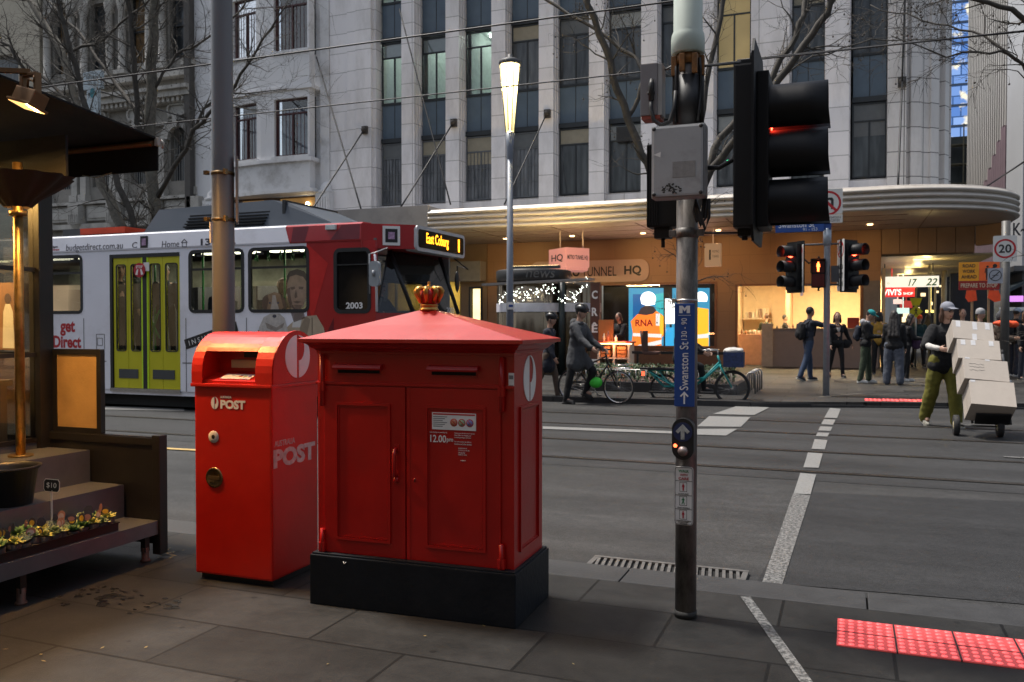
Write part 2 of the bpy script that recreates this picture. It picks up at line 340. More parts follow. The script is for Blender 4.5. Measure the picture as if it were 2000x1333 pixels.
def mk_paint(name, wear):
    m = bpy.data.materials.new(name); m.use_nodes = True; t = m.node_tree; N = t.nodes; L = t.links; b = N['Principled BSDF']
    tc = N.new('ShaderNodeTexCoord'); n = N.new('ShaderNodeTexNoise'); n.inputs['Scale'].default_value = 45; n.inputs['Detail'].default_value = 8; n.inputs['Roughness'].default_value = .75; L.new(tc.outputs['Object'], n.inputs[0])
    r = N.new('ShaderNodeValToRGB'); r.color_ramp.elements[0].position = wear-.05; r.color_ramp.elements[1].position = wear+.07
    r.color_ramp.elements[0].color = (.035, .035, .035, 1); r.color_ramp.elements[1].color = (.19, .19, .185, 1)
    L.new(n.outputs[0], r.inputs[0]); L.new(r.outputs[0], b.inputs['Base Color']); b.inputs['Roughness'].default_value = .6; return m
ASPH = mk_asphalt('asphalt', (.0345, .035, .036), (1.25, 1.22, 1.18)); ASPD = mk_asphalt('dark_asphalt', (.0215, .022, .0235), (1.15, 1.15, 1.15))
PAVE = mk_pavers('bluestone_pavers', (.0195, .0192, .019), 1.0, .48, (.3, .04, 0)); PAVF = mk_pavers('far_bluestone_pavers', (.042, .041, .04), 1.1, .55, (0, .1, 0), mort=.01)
KERB = pm('bluestone_kerb', (.026, .026, .027), .6, 0, .25, 7, .15, 60)
PNT = mk_paint('road_paint', .40); PNTW = mk_paint('worn_road_paint', .5)
# ------------------------------------------------------------------ ground
def sheet(name, poly, z, mat, kind='structure', dep=None):
    mb = MB(); mb.face([(x, y, z) for x, y in poly])
    for f in mb.bm.faces:
        f.normal_update()
        if f.normal.z < 0: f.normal_flip()
    o = mb.build(name, mat, fix=False); o['kind'] = kind; return o
ZR = -.03; ZF = .07
sheet('ground', [(-300, -120), (300, -120), (300, 400), (-300, 400)], -.06, ASPD)
sheet('road', [(-60, 5.0), (60, 5.0), (60, 80), (-60, 80)], ZR, ASPH)
mb = MB(); mb.box(-60, 60, -5.2, 4.70, -.3, 0); mb.build('footpath', PAVE)['kind'] = 'structure'
mb = MB()
x = -30.0
rk = random.Random(3)
while x < 30:
    l = rk.uniform(1.0, 1.5); mb.box(x+.004, x+l-.004, 4.704, 5.0, -.3, .0, .008); x += l
mb.build('kerb', KERB)['kind'] = 'structure'
# far footpath, its edge falling back round the crossing
fk = [(-60, 15.45), (-5.2, 15.5), (-1.6, 15.75), (-.6, 16.1), (.3, 16.4), (2.9, 17.1), (5.2, 17.9), (5.8, 19.5), (5.8, 95), (-60, 95)]
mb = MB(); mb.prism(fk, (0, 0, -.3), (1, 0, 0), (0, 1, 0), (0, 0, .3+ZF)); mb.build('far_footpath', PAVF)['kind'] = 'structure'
mb = MB()
for i in range(6):
    a = Vector((*fk[i], 0)); b_ = Vector((*fk[i+1], 0)); n_ = max(1, int((b_-a).length/1.2)); d = (b_-a)/n_; nn = Vector((-d.y, d.x, 0)).normalized()
    zt = [.075, .073, .05, .015, 0, .03][i]
    for k in range(n_):
        c = a+d*(k+.5); mb.obox(c+nn*.06+Vector((0, 0, -.2+zt/2+.002)), d*.497, nn*.09, Vector((0, 0, .2+zt/2)), .008)
mb.build('far_kerb', KERB)['kind'] = 'structure'
# asphalt repair patches and gutter
sheet('road_patch', [tuple(G(*p, ZR).xy) for p in ((1478, 1138), (1575, 962), (2080, 985), (2400, 1215))], ZR+.004, ASPD)
sheet('road_patch', [(-30, 8.55), (30, 8.55), (30, 14.15), (-30, 14.15)], ZR+.003, mk_asphalt('track_asphalt', (.029, .0295, .0307), (1.2, 1.2, 1.2)))
# tram rails set in the road
RAIL = pm('worn_rail_steel', (.14, .125, .11), .38, .8, .25, 30)
for yr in (9.06, 10.5, 12.18, 13.62):
    mb = MB(); mb.box(-45, 45, yr-.035, yr-.012, ZR-.02, ZR+.008); mb.box(-45, 45, yr+.012, yr+.03, ZR-.02, ZR+.008); mb.mi = 1; mb.box(-45, 45, yr-.011, yr+.011, ZR-.02, ZR+.0055)
    mb.box(-45, 45, yr-.075, yr-.036, ZR-.02, ZR+.0045); mb.box(-45, 45, yr+.031, yr+.07, ZR-.02, ZR+.0045)
    mb.build('tram_rail', [RAIL, pm('rail_groove', (.005, .005, .005), .8, spec=.1)])['kind'] = 'structure'
# painted markings
def mark(pts, mat, z=.012):
    return sheet('road_marking', [tuple(G(*p, ZR+z).xy) for p in pts], ZR+z, mat)
mark([(1488, 1139), (1528, 1141), (1583, 968), (1549, 964)], PNTW, .009)
for q in ([(1550, 964), (1583, 966), (1594, 927), (1563, 924)], [(1569, 913), (1599, 914), (1607, 886), (1578, 884)], [(1585, 877), (1611, 878), (1616, 860), (1591, 858)],
          [(1593, 852), (1616, 853), (1620, 846), (1597, 845)], [(1598, 841), (1622, 842), (1626, 834), (1602, 833)], [(1604, 829), (1627, 830), (1632, 820), (1609, 819)], [(1610, 816), (1635, 817), (1642, 799), (1621, 797)]): mark(q, PNT)
mark([(1356, 849), (1418, 851), (1440, 838), (1360, 838)], PNT); mark([(1362, 833), (1447, 834), (1466, 815), (1385, 813)], PNT); mark([(1392, 809), (1473, 811), (1503, 796), (1440, 793)], PNT)
mark([(1060, 833), (1060, 838), (1340, 848), (1356, 849), (1356, 844)], PNT)
mark([(1960, 891), (2100, 898), (2100, 900.5), (1960, 893)], PNTW)
mark([(200, 794), (360, 797), (360, 803), (200, 800)], PNT)
mark([(300, 873), (390, 878), (390, 881), (300, 876)], pm('faded_yellow_paint', (.45, .3, .1), .6, 0, .3, 30))
mb = MB()
a, b_ = G(1456, 1167), G(1583, 1345); d = (b_-a).normalized(); nn = Vector((-d.y, d.x, 0))*.026
mb.face([a+nn+_z*.004, a-nn+_z*.004, b_-nn+_z*.004, b_+nn+_z*.004])
o = mb.build('footpath_marking', PNTW, fix=False); o['kind'] = 'structure'
mb = MB(); a, b_ = G(1600, 776, ZF), G(1695, 768, ZF)
for p, q in ((a, b_), (b_, G(1860, 772, ZF))):
    d = (q-p).normalized(); nn = Vector((-d.y, d.x, 0))*.04; mb.face([p+nn+_z*.004, p-nn+_z*.004, q-nn+_z*.004, q+nn+_z*.004])
mb.build('footpath_marking', PNTW)['kind'] = 'structure'
# water stains near the stall
mb = MB(); rs = random.Random(5)
for (px, py, n_, sp) in ((215, 1160, 34, 55), (340, 1185, 8, 60), (260, 1180, 10, 90), (130, 1170, 4, 40)):
    for k in range(n_):
        c = G(px+rs.gauss(0, sp*.5), py+rs.gauss(0, 9)); r_ = rs.uniform(.006, .032)
        mb.face([c+Vector((r_*(1+rs.uniform(-.3, .3))*math.cos(2*PI*j/9), .6*r_*(1+rs.uniform(-.3, .3))*math.sin(2*PI*j/9), .003+.00002*k)) for j in range(9)])
o = mb.build('water_stain', pm('wet_stone', (.018, .017, .016), .25, 0, .1)); tag(o, kind='stuff', label='dark wet spots on the paving below the stall', cat='stain')
# drain grate let into the gutter
t = thing('drain_grate', 'long iron drain grate let into the gutter behind the traffic pole', 'drain', (-1.0, 5.08, -.02))
a, b_, c_ = G(1160, 1106, -.02), G(1430, 1136, -.02), G(1180, 1091, -.02)
x0, x1, y0, y1 = -1.45, -.55, 4.99, 5.19
mb = MB(); mb.box(x0, x1, y0, y1, -.2, -.024); mb.build('pit', pm('pit_black', (.004, .004, .004), .9), t)
mb = MB(); IRON = pm('cast_iron', (.13, .125, .12), .55, .5, .25, 25, .1, 70)
mb.box(x0-.02, x1+.02, y0-.02, y0+.006, -.1, -.006); mb.box(x0-.02, x1+.02, y1-.006, y1+.025, -.1, -.006); mb.box(x0-.02, x0+.012, y0+.006, y1-.006, -.1, -.007); mb.box(x1-.012, x1+.02, y0+.006, y1-.006, -.1, -.007)
mb.build('frame', IRON, t)
mb = MB(); n_ = 22
for k in range(n_):
    xx = x0+.03+(x1-x0-.06)*k/(n_-1); mb.obox((xx, (y0+y1)/2, -.02), (.0095, 0, 0), (-.012, (y1-y0)/2-.008, 0), (0, 0, .012))
mb.build('bars', IRON, t)
# lit tactile tiles at the crossing
LEDR = em('red_led_dome', (1, .13, .13), .8, .35, 40)
TILE = em('clear_red_tile', (1, .12, .12), .09, .3, 30)
def tile(x, y, z, w_, d_, nx, ny, label, group):
    t = thing('tactile_tile', label, 'tactile tile', (x, y, z), 0, group)
    mb = MB(); mb.box(x, x+w_-.006, y, y+d_, z-.02, z+.006, .002); mb.build('base_plate', TILE, t)
    mb = MB(); mb.box(x, x+w_-.006, y+d_/2-.003, y+d_/2+.003, z+.0055, z+.0072); mb.box(x+w_-.0055, x+w_+.001, y, y+d_, z-.01, z+.007); mb.build('joint', BLACK, t)
    mb = MB()
    for i in range(nx):
        for j in range(ny):
            cx = x+(w_-.006)*(i+.5)/nx; cy = y+d_*(j+.5)/ny; s_ = min(w_/nx, d_/ny)*.3
            mb.lathe([(s_*1.1, z+.0065), (s_*.95, z+.009), (s_*.6, z+.0105), (0, z+.011)], (cx, cy, 0), 8, sx=1, sy=1.0)
    mb.build('light_domes', LEDR, t); return t
nm = ['leftmost glowing red tactile tile on the near footpath', 'second glowing red tactile tile from the left on the near footpath', 'third glowing red tactile tile from the left on the near footpath', 'glowing red tactile tile cut by the right edge of the photo']
for k in range(4):
    tile(-.035+.253*k, 4.115, .0, .253,   .375, 6, 8, nm[k], 'lit tactile tiles on the near footpath')
nm = ['leftmost', 'second from the left', 'third from the left', 'rightmost']
for k in range(4):
    tile(.30+.29*k, 16.62+.06*k, ZF, .29, .5, 4, 5, 'small glowing red tactile tile on the far footpath, %s of four' % nm[k], 'lit tactile tiles on the far footpath')
# ================================================================== BUILDINGS
def mk_tile(name, base, bw, bh, joint=.35, rough=.3, mort=.012, stain=(.25, .23, .2), samt=.5, offs=0.0, ox=0.0, oz=0.0, dsc=.7):
    m = bpy.data.materials.new(name); m.use_nodes = True; t = m.node_tree; N = t.nodes; L = t.links; b = N['Principled BSDF']
    tc = N.new('ShaderNodeTexCoord'); sp = N.new('ShaderNodeSeparateXYZ'); cb = N.new('ShaderNodeCombineXYZ'); ad = N.new('ShaderNodeMath'); L.new(tc.outputs['Object'], sp.inputs[0])
    L.new(sp.outputs[0], ad.inputs[0]); L.new(sp.outputs[1], ad.inputs[1]); a1 = N.new('ShaderNodeMath'); a1.inputs[1].default_value = ox; L.new(ad.outputs[0], a1.inputs[0]); a2 = N.new('ShaderNodeMath'); a2.inputs[1].default_value = oz; L.new(sp.outputs[2], a2.inputs[0])
    L.new(a1.outputs[0], cb.inputs[0]); L.new(a2.outputs[0], cb.inputs[1])
    br = N.new('ShaderNodeTexBrick'); br.inputs['Scale'].default_value = 1; br.inputs['Brick Width'].default_value = bw; br.inputs['Row Height'].default_value = bh; br.inputs['Mortar Size'].default_value = mort; br.inputs['Mortar Smooth'].default_value = .2; br.offset = offs
    br.inputs['Color1'].default_value = (*[c*.93 for c in base], 1); br.inputs['Color2'].default_value = (*[min(1, c*1.06) for c in base], 1); br.inputs['Mortar'].default_value = (*[c*joint for c in base], 1); L.new(cb.outputs[0], br.inputs[0])
    n = N.new('ShaderNodeTexNoise'); n.inputs['Scale'].default_value = dsc; n.inputs['Detail'].default_value = 11; n.inputs['Roughness'].default_value = .72
    mp = N.new('ShaderNodeMapping'); mp.inputs['Scale'].default_value = (1.6, 1.6, .55); L.new(tc.outputs['Object'], mp.inputs[0]); L.new(mp.outputs[0], n.inputs[0])
    r = N.new('ShaderNodeValToRGB'); r.color_ramp.elements[0].position = .46; r.color_ramp.elements[1].position = .74; r.color_ramp.elements[0].color = (0, 0, 0, 1); r.color_ramp.elements[1].color = (samt,)*3+(1,); L.new(n.outputs[0], r.inputs[0])
    mx = N.new('ShaderNodeMix'); mx.data_type = 'RGBA'; L.new(r.outputs[0], mx.inputs[0]); L.new(br.outputs[0], mx.inputs[6]); mx.inputs[7].default_value = (*stain, 1)
    L.new(mx.outputs[2], b.inputs['Base Color']); b.inputs['Roughness'].default_value = rough
    bp = N.new('ShaderNodeBump'); bp.inputs['Strength'].default_value = .3; bp.inputs['Distance'].default_value = .012; bp.invert = True; L.new(br.outputs['Fac'], bp.inputs['Height']); L.new(bp.outputs[0], b.inputs['Normal'])
    MATS[name] = m; return m
TILEW = mk_tile('cream_glazed_tile', (.76, .74, .75), 4.0, .72, .48, .32, .014, (.24, .22, .19), .45)
TILEB = mk_tile('corner_glazed_tile', (.66, .635, .62), .9, .72, .25, .32, .016, (.24, .22, .19), .45)
FRM = pm('bronze_window_frame', (.03, .034, .038), .45, .3); SPN = pm('blue_grey_spandrel', (.075, .11, .15), .3, 0, .12, 2)
def mk_pane(name, c1, c2, rough=.06):
    m = bpy.data.materials.new(name); m.use_nodes = True; t = m.node_tree; N = t.nodes; L = t.links; b = N['Principled BSDF']; tc = N.new('ShaderNodeTexCoord')
    wv = N.new('ShaderNodeTexNoise'); wv.inputs['Scale'].default_value = 1.1; wv.inputs['Detail'].default_value = 5; mp = N.new('ShaderNodeMapping'); mp.inputs['Scale'].default_value = (5, 5, .7); L.new(tc.outputs['Object'], mp.inputs[0]); L.new(mp.outputs[0], wv.inputs[0])
    r = N.new('ShaderNodeValToRGB'); r.color_ramp.elements[0].position = .35; r.color_ramp.elements[1].position = .68; r.color_ramp.elements[0].color = (*c1, 1); r.color_ramp.elements[1].color = (*c2, 1); L.new(wv.outputs[0], r.inputs[0]); L.new(r.outputs[0], b.inputs['Base Color']); b.inputs['Roughness'].default_value = rough
    n = N.new('ShaderNodeTexNoise'); n.inputs['Scale'].default_value = 1.3; L.new(tc.outputs['Object'], n.inputs[0]); bp = N.new('ShaderNodeBump'); bp.inputs['Strength'].default_value = .06; bp.inputs['Distance'].default_value = .05; L.new(n.outputs[0], bp.inputs['Height']); L.new(bp.outputs[0], b.inputs['Normal'])
    MATS[name] = m; return m
PD = [mk_pane('dark_pane', (.02, .023, .026), (.075, .085, .095)), mk_pane('dim_pane', (.035, .04, .045), (.12, .13, .14)), mk_pane('curtained_pane', (.05, .055, .065), (.18, .19, .21))]
BLND = [pm('grey_blind', (.28, .3, .3), .6, 0, .08), pm('dark_blind', (.12, .13, .135), .6, 0, .1), pm('beige_blind', (.3, .27, .2), .6, 0, .1)]
CLR = glass('clear_pane', (.85, .9, .88), .1)
MBD = thing('office_building', 'pale tiled corner office building with tall piers and a rounded ribbed street canopy', 'building', (-7, 28, 0))
YF, YW, ZT = 27.6, 28.12, 21.0
piers = [(-15.04, .52), (-13.28, .52), (-11.53, .52), (-9.79, .52), (-8.03, .52), (-6.28, .52), (-4.52, .55), (-2.84, 1.14), (-.66, .66)]
mb = MB(); mb.box(-18.15, -17.35, 27.75, 29.5, 5.0, ZT); mb.box(-17.346, -16.95, 27.66, 29.5, 5.0, ZT); mb.box(-16.946, -16.3, 27.6, 29.5, 5.0, ZT); mb.box(-16.3, -16.18, 27.75, 29.5, 5, ZT); mb.build('end_wall', TILEW, MBD)
for x, w_ in piers:
    mb = MB(); mb.box(x, x+w_, YF, 28.6, 5.3, ZT); mb.box(x-.02, x+w_+.02, YF+.2, 28.6, 5.3, ZT); mb.box(x-.04, x+w_+.04, YF+.36, 28.6, 5.3, ZT); mb.build('pier', TILEW, MBD)
# rounded corner: faceted stepped piers sweeping into the side street
mb = MB(); cx_, cy_, rr_ = 1.05, 29.45, 1.85; segs = 9; rad = [1.85, 1.7, 1.85, 1.78, 1.85, 1.7, 1.85, 1.78, 1.85]
mb.box(1.05, 1.55, YF, 28.6, 5.3, ZT)
for k in range(segs):
    a0, a1 = -PI/2+PI/2*k/segs, -PI/2+PI/2*(k+1)/segs; q = rad[k]
    if k == 0: a0 += .28
    mb.prism([(.6*math.cos(a0), .6*math.sin(a0)), (q*math.cos(a0), q*math.sin(a0)), (q*math.cos(a1), q*math.sin(a1)), (.6*math.cos(a1), .6*math.sin(a1))], (cx_, cy_, 5.3), (1, 0, 0), (0, 1, 0), (0, 0, ZT-5.3))
mb.box(2.0, 2.9, 29.46, 60, 4.6, ZT)
mb.build('corner_wall', TILEB, MBD)
mb = MB(); mb.box(-18.1, 2.0, 31.9, 32.1, 4.6, ZT); mb.box(-18.1, 2.5, 27.9, 31.9, ZT-.1, ZT+.6); mb.box(-18.1, 2.0, 28.25, 31.9, 4.55, 4.7); mb.build('core', pm('building_core', (.05, .05, .05), .9), MBD)
mb = MB(); mb.box(-16.2, 1.05, 27.9, 28.3, 5.2, 5.78); mb.build('sill_course', TILEW, MBD)
bays = []
prevx = -16.18
for x, w_ in piers: bays.append((prevx+.04, x-.04)); prevx = x+w_
bays.append((prevx+.09, 1.05))
rb_ = random.Random(21)
LITC = em('office_strip_lamp', (.9, 1, .92), 10)
for bi, (x0, x1) in enumerate(bays):
    for fl in range(3):
        zb = 5.85+3.7*fl; zt = zb+2.25
        lit = (fl == 1 and bi in (0, 1, 2)) or (fl == 2 and bi in (0, 1)); warm = (fl == 1 and bi == 7)
        mb = MB(); zm = zt-.55; xm = (x0+x1)/2
        for q in ((x0, x0+.045, zb, zt), (x1-.045, x1, zb, zt), (x0+.045, x1-.045, zb, zb+.05), (x0+.045, x1-.045, zt-.05, zt)): mb.box(q[0], q[1], YW, YW+.07, q[2], q[3])
        mb.box(x0+.045, x1-.045, YW+.003, YW+.066, zm-.025, zm+.025); mb.box(xm-.025, xm+.025, YW+.003, YW+.066, zb+.05, zm-.025)
        if fl == 0 and bi < 4:
            for k in range(1, 8):
                xx = x0+.045+(x1-x0-.09)*k/8
                if abs(xx-xm) > .05: mb.box(xx-.008, xx+.008, YW+.006, YW+.02, zb+.05, zm-.025)
            for zz in (zb+.55, zb+1.1): mb.box(x0+.045, xm-.025, YW+.004, YW+.018, zz-.01, zz+.01); mb.box(xm+.025, x1-.045, YW+.004, YW+.018, zz-.01, zz+.01)
        W_ = mb.build('window', pm('grey_bar_frame', (.12, .13, .14), .5, .2) if fl == 0 and bi < 4 else FRM, MBD)
        mb = MB(); mb.face([(x0+.02, YW+.035, zb+.02), (x1-.02, YW+.035, zb+.02), (x1-.02, YW+.035, zt-.02), (x0+.02, YW+.035, zt-.02)])
        mb.build('pane', CLR if lit else em('warm_dim_pane', (.5, .38, .17), .2, .5, 1.5) if warm else PD[2] if (fl == 0 and bi < 4) else PD[rb_.choice([0, 0, 1])], W_)
        if lit:
            mb = MB(); mb.face([(x0, 31.2, zb), (x1, 31.2, zb), (x1, 31.2, zt+.6), (x0, 31.2, zt+.6)]); mb.face([(x0, YW+.1, zt+.4), (x1, YW+.1, zt+.4), (x1, 31.2, zt+.4), (x0, 31.2, zt+.4)]); mb.face([(x0, YW+.1, zb), (x0, 31.2, zb), (x0, 31.2, zt+.5), (x0, YW+.1, zt+.5)]); mb.face([(x1, YW+.1, zb), (x1, 31.2, zb), (x1, 31.2, zt+.5), (x1, YW+.1, zt+.5)]); mb.face([(x0, YW+.1, zb), (x1, YW+.1, zb), (x1, 31.2, zb), (x0, 31.2, zb)])
            mb.build('lit_room', pm('room_white', (.62, .68, .64), .7), W_)
            mb = MB(); mb.box(xm-.3, xm+.35, YW+.5+.5*bi, YW+.62+.5*bi, zt+.3, zt+.34); mb.box(xm-.3, xm+.35, 30.6, 30.72, zt+.3, zt+.34); mb.build('strip_lamp', LITC, W_)
            if bi < 2:
                mb = MB(); mb.box(x0+.05, x1-.05, YW+.08, YW+.085, zm+.0, zt-.03); mb.build('blind', BLND[0], W_)
        elif not warm:
            k = rb_.choice([0, 1, 1, 2]); dd = .55 if rb_.random() < .7 else rb_.uniform(.5, 1.0)
            mb = MB(); mb.box(x0+.048, x1-.048, YW+.026, YW+.0335, zt-dd, zt-.051); mb.build('blind', BLND[k], W_)
        if fl == 0 and bi in (5, 6):
            mb = MB(); mb.box(xm-.28, xm+.28, YW-.22, YW+.02, zt-.62, zt-.14)
            for q in range(7): mb.box(xm-.25, xm+.25, YW-.232, YW-.219, zt-.58+.06*q, zt-.55+.06*q)
            mb.build('air_conditioner', pm('ac_dark', (.03, .03, .03), .6) if bi == 5 else pm('ac_grey', (.12, .11, .1), .6), W_)
        # spandrel above
        mb = MB(); zs0, zs1 = zt+.02, zb+3.68
        mb.box(x0, x1, YW-.06, YW+.1, zs0, zs0+.16); mb.mi = 1; mb.box(x0+.02, xm-.012, YW+.02, YW+.1, zs0+.16, zs1-.02); mb.box(xm+.012, x1-.02, YW+.02, YW+.1, zs0+.16, zs1-.02); mb.mi = 0; mb.box(xm-.012, xm+.012, YW+.01, YW+.1, zs0+.16, zs1-.02); mb.box(x0, x1, YW-.02, YW+.1, zs1-.02, zs1+.01)
        mb.build('spandrel', [FRM, SPN], MBD)
# green exit glow seen through a window
mb = MB()
for xx in (-3.62, -3.36): mb.box(xx, xx+.1, YW+.02, YW+.03, 6.57, 6.67)
mb.build('green_lamp', em('green_exit', (.05, .8, .35), 1.6), MBD)
# canopy: path, ribbed fascia, soffit
RC = 3.35; ccx, ccy = 1.0, 24.5+RC
path = [(-12.37, 24.5), (-9, 24.5), (-5, 24.5), (-2, 24.5)] + [(ccx+RC*math.cos(a), ccy+RC*math.sin(a)) for a in [R(-90+90*k/18) for k in range(19)]] + [(ccx+RC, 34), (ccx+RC, 46)]
pr = []
z0c, z1c, nr = 4.40, 5.04, 4
for k in range(nr):
    zb = z0c+(z1c-z0c)*k/nr; hh = (z1c-z0c)/nr
    pr += [(0, zb), (.07, zb+.008), (.115, zb+.03), (.12, zb+.055), (.1, zb+.085), (.06, zb+.115), (.0, zb+hh-.012)]
pr.append((0, z1c)); pr.append((-.12, z1c+.03)); pr.append((-3.2, z1c+.2))
def offs(p, d):
    i = path.index(p); a = Vector(path[max(0, i-1)]); b_ = Vector(path[min(len(path)-1, i+1)]); t = (b_-a).normalized(); return Vector((p[0]+t.y*d, p[1]-t.x*d))
mb = MB(); vs_ = [[mb.bm.verts.new((*offs(p, d), z)) for d, z in pr] for p in path]
for i in range(len(path)-1):
    for j in range(len(pr)-1): mb.bm.faces.new((vs_[i][j], vs_[i+1][j], vs_[i+1][j+1], vs_[i][j+1])).smooth = j < len(pr)-3
mb.build('canopy_fascia', pm('cream_metal_fascia', (.5, .46, .41), .36, .15, .1, 2, dirt=(.3, .24, .18, .4), dscale=1.2), MBD)
mb = MB(); mb.box(-18.2, -12.378, 24.42, 24.6, 4.45, 5.2); mb.box(-18.2, -12.378, 24.6, 27.7, 5.05, 5.19); mb.build('plain_fascia', pm('grey_render_fascia', (.3, .285, .275), .6, 0, .12, 2, dirt=(.16, .15, .14, .5), dscale=1.5), MBD)
sof = [(-18.2, 24.62)] + [tuple(offs(p, -.02)) for p in path[1:]] + [(-.5, 46), (-.5, 29.3), (-18.2, 29.3)]
mb = MB(); mb.face([(x, y, 4.398) for x, y in sof]); mb.face([(x, y, 4.46) for x, y in sof][::-1]); mb.build('soffit', mk_tile('soffit_boards', (.42, .37, .33), 6, .3, .55, .5, .015, (.2, .15, .1), .3), MBD, fix=False)
mb = MB(); 
for yy in (25.4, 26.6, 27.8): mb.box(-12, 1.5, yy, yy+.03, 4.385, 4.3975)
for xx in (-11, -8.4, -5.8, -3.2, -.6, 2.0): mb.box(xx, xx+.03, 24.7, 29.1, 4.383, 4.3965)
mb.build('soffit_battens', pm('soffit_batten', (.25, .2, .16), .6), MBD)
# lower bulkhead and lit ceiling over the side entrance
BULK = pm('tan_bulkhead', (.3, .2, .12), .5, 0, .1, 2)
mb = MB()
for k in range(5): mb.box(.98+.515*k, .98+.515*k+.5, 29.21, 29.3, 3.62, 4.39)
mb.box(.96, 3.56, 29.3, 29.45, 3.6, 4.39); mb.prism([(3.57, 29.2), (4.2, 28.4), (4.28, 28.5), (3.66, 29.4)], (0, 0, 3.8), (1, 0, 0), (0, 1, 0), (0, 0, .59)); mb.build('bulkhead', BULK, MBD)
mb = MB(); mb.box(.96, 4.2, 29.46, 44, 3.56, 3.6); mb.build('entrance_ceiling', mk_tile('cream_ceiling_tile', (.55, .47, .3), .6, .6, .4, .4, .02), MBD)
bpy.data.objects['entrance_ceiling'].data.materials[0].node_tree.nodes['Separate XYZ'] if 0 else None
# ground floor wall
STONE = mk_tile('tan_stone', (.3, .175, .09), 1.3, .62, .8, .5, .008, (.2, .13, .08), .35, .5)
mb = MB(); wall(mb, -12.35, .96, ZF, 4.39, 29.2, 29.45, [(-8.15, -4.05, .62, 2.86), (-3.46, .44, ZF, 2.76)]); mb.build('shop_wall', STONE, MBD)
mb = MB()
TRIM = pm('timber_trim', (.2, .09, .04), .45)
for q in ((-8.15, -8.07, .62, 2.86), (-4.13, -4.05, .62, 2.86), (-8.07, -4.13, 2.79, 2.86), (-8.07, -4.13, .62, .7), (-3.46, -3.38, ZF, 2.76), (.37, .44, 1.3, 2.76), (-3.38, .37, 2.7, 2.76)): mb.box(q[0], q[1], 29.17, 29.4, q[2], q[3])
mb.build('opening_trim', TRIM, MBD)
mb = MB(); mb.box(-12.35, -4.0, 29.13, 29.199, ZF, .6); mb.build('plinth_band', pm('brown_plinth', (.16, .085, .05), .5), MBD)
mb = MB(); mb.box(.46, .94, 29.12, 29.19, .07, 2.8); mb.build('grey_panel', pm('grey_metal_panel', (.2, .17, .14), .45, .3), MBD)
mb = MB(); mb.box(-2.24, .9, 28.88, 29.1, ZF, 1.27, .01); mb.box(-2.26, .92, 28.85, 29.14, 1.271, 1.31, .005); mb.build('counter_front', pm('taupe_counter', (.26, .2, .17), .5, 0, .05), MBD)
mb = MB(); mb.face([(-8.07, 29.3, .7), (-4.13, 29.3, .7), (-4.13, 29.3, 2.79), (-8.07, 29.3, 2.79)]); mb.face([(-3.38, 29.33, .1), (-2.3, 29.33, .1), (-2.3, 29.33, 2.7), (-3.38, 29.33, 2.7)]); mb.build('shop_glass', glass('shop_glass', (.95, .95, .95), .05), MBD)
# cafe room
mb = MB(); mb.box(-3.7, 1.0, 33, 33.1, ZF, 3.2); mb.box(-3.8, -3.62, 29.46, 33, ZF, 3.2); mb.box(1.0, 1.1, 29.46, 33, ZF, 3.2); mb.build('cafe_walls', pm('cafe_cream', (.7, .58, .38), .6, 0, .06), MBD)
mb = MB(); mb.box(-3.62, 1.0, 29.46, 33, 3.0, 3.1); mb.build('cafe_ceiling', pm('cafe_ceiling_white', (.7, .62, .5), .6), MBD)
mb = MB(); mb.box(-2.0, -1.86, 31.2, 33, ZF, 3.0); mb.box(-3.6, -2.5, 29.9, 30.5, ZF, 1.1); mb.build('cafe_partition', pm('cafe_pink_wall', (.62, .34, .22), .6), MBD)
for lx in (-3.0, -1.2, .3):
    mb = MB(); mb.lathe([(.001, 2.985), (.16, 2.985), (.16, 2.999)], (lx, 30.4, 0), 20); mb.build('ceiling_lamp', em('cafe_lamp', (1, .8, .5), 10), MBD); lamp_area('cafe_light', (lx, 30.5, 2.96), (lx, 30.7, 0), .5, 105, (1, .76, .42))
# window lamps of the canopy: round downlights washing the wall
for lx, ly, e_, c_ in ((-11, 27.6, 60, (1, .62, .25)), (-8.6, 27.6, 55, (1, .5, .22)), (-6.2, 27.6, 75, (1, .42, .2)), (-3.8, 27.6, 75, (1, .5, .2)), (-1.4, 27.6, 75, (1, .52, .2)), (.6, 27.6, 55, (1, .55, .2))):
    mb = MB(); mb.lathe([(.001, 4.37), (.07, 4.37), (.085, 4.397)], (lx, ly, 0), 16); mb.build('downlight', em('warm_downlight', (1, .62, .28), 6), MBD); lamp_area('downlight_beam', (lx, ly, 4.35), (lx, ly+.75, 0), .15, e_*.15, c_)
for ly in (31, 35, 40):
    mb = MB(); mb.box(2.0, 2.5, ly, ly+.08, 3.545, 3.558); mb.build('added_tube', em('added_tube_glow', (1, .8, .35), 2.5), MBD); lamp_point('ceiling_fill_light', (2.4, ly+.06, 3.2), 26, (1, .74, .3), .12)  # tubes and point fill lamps added only to light the entrance ceiling
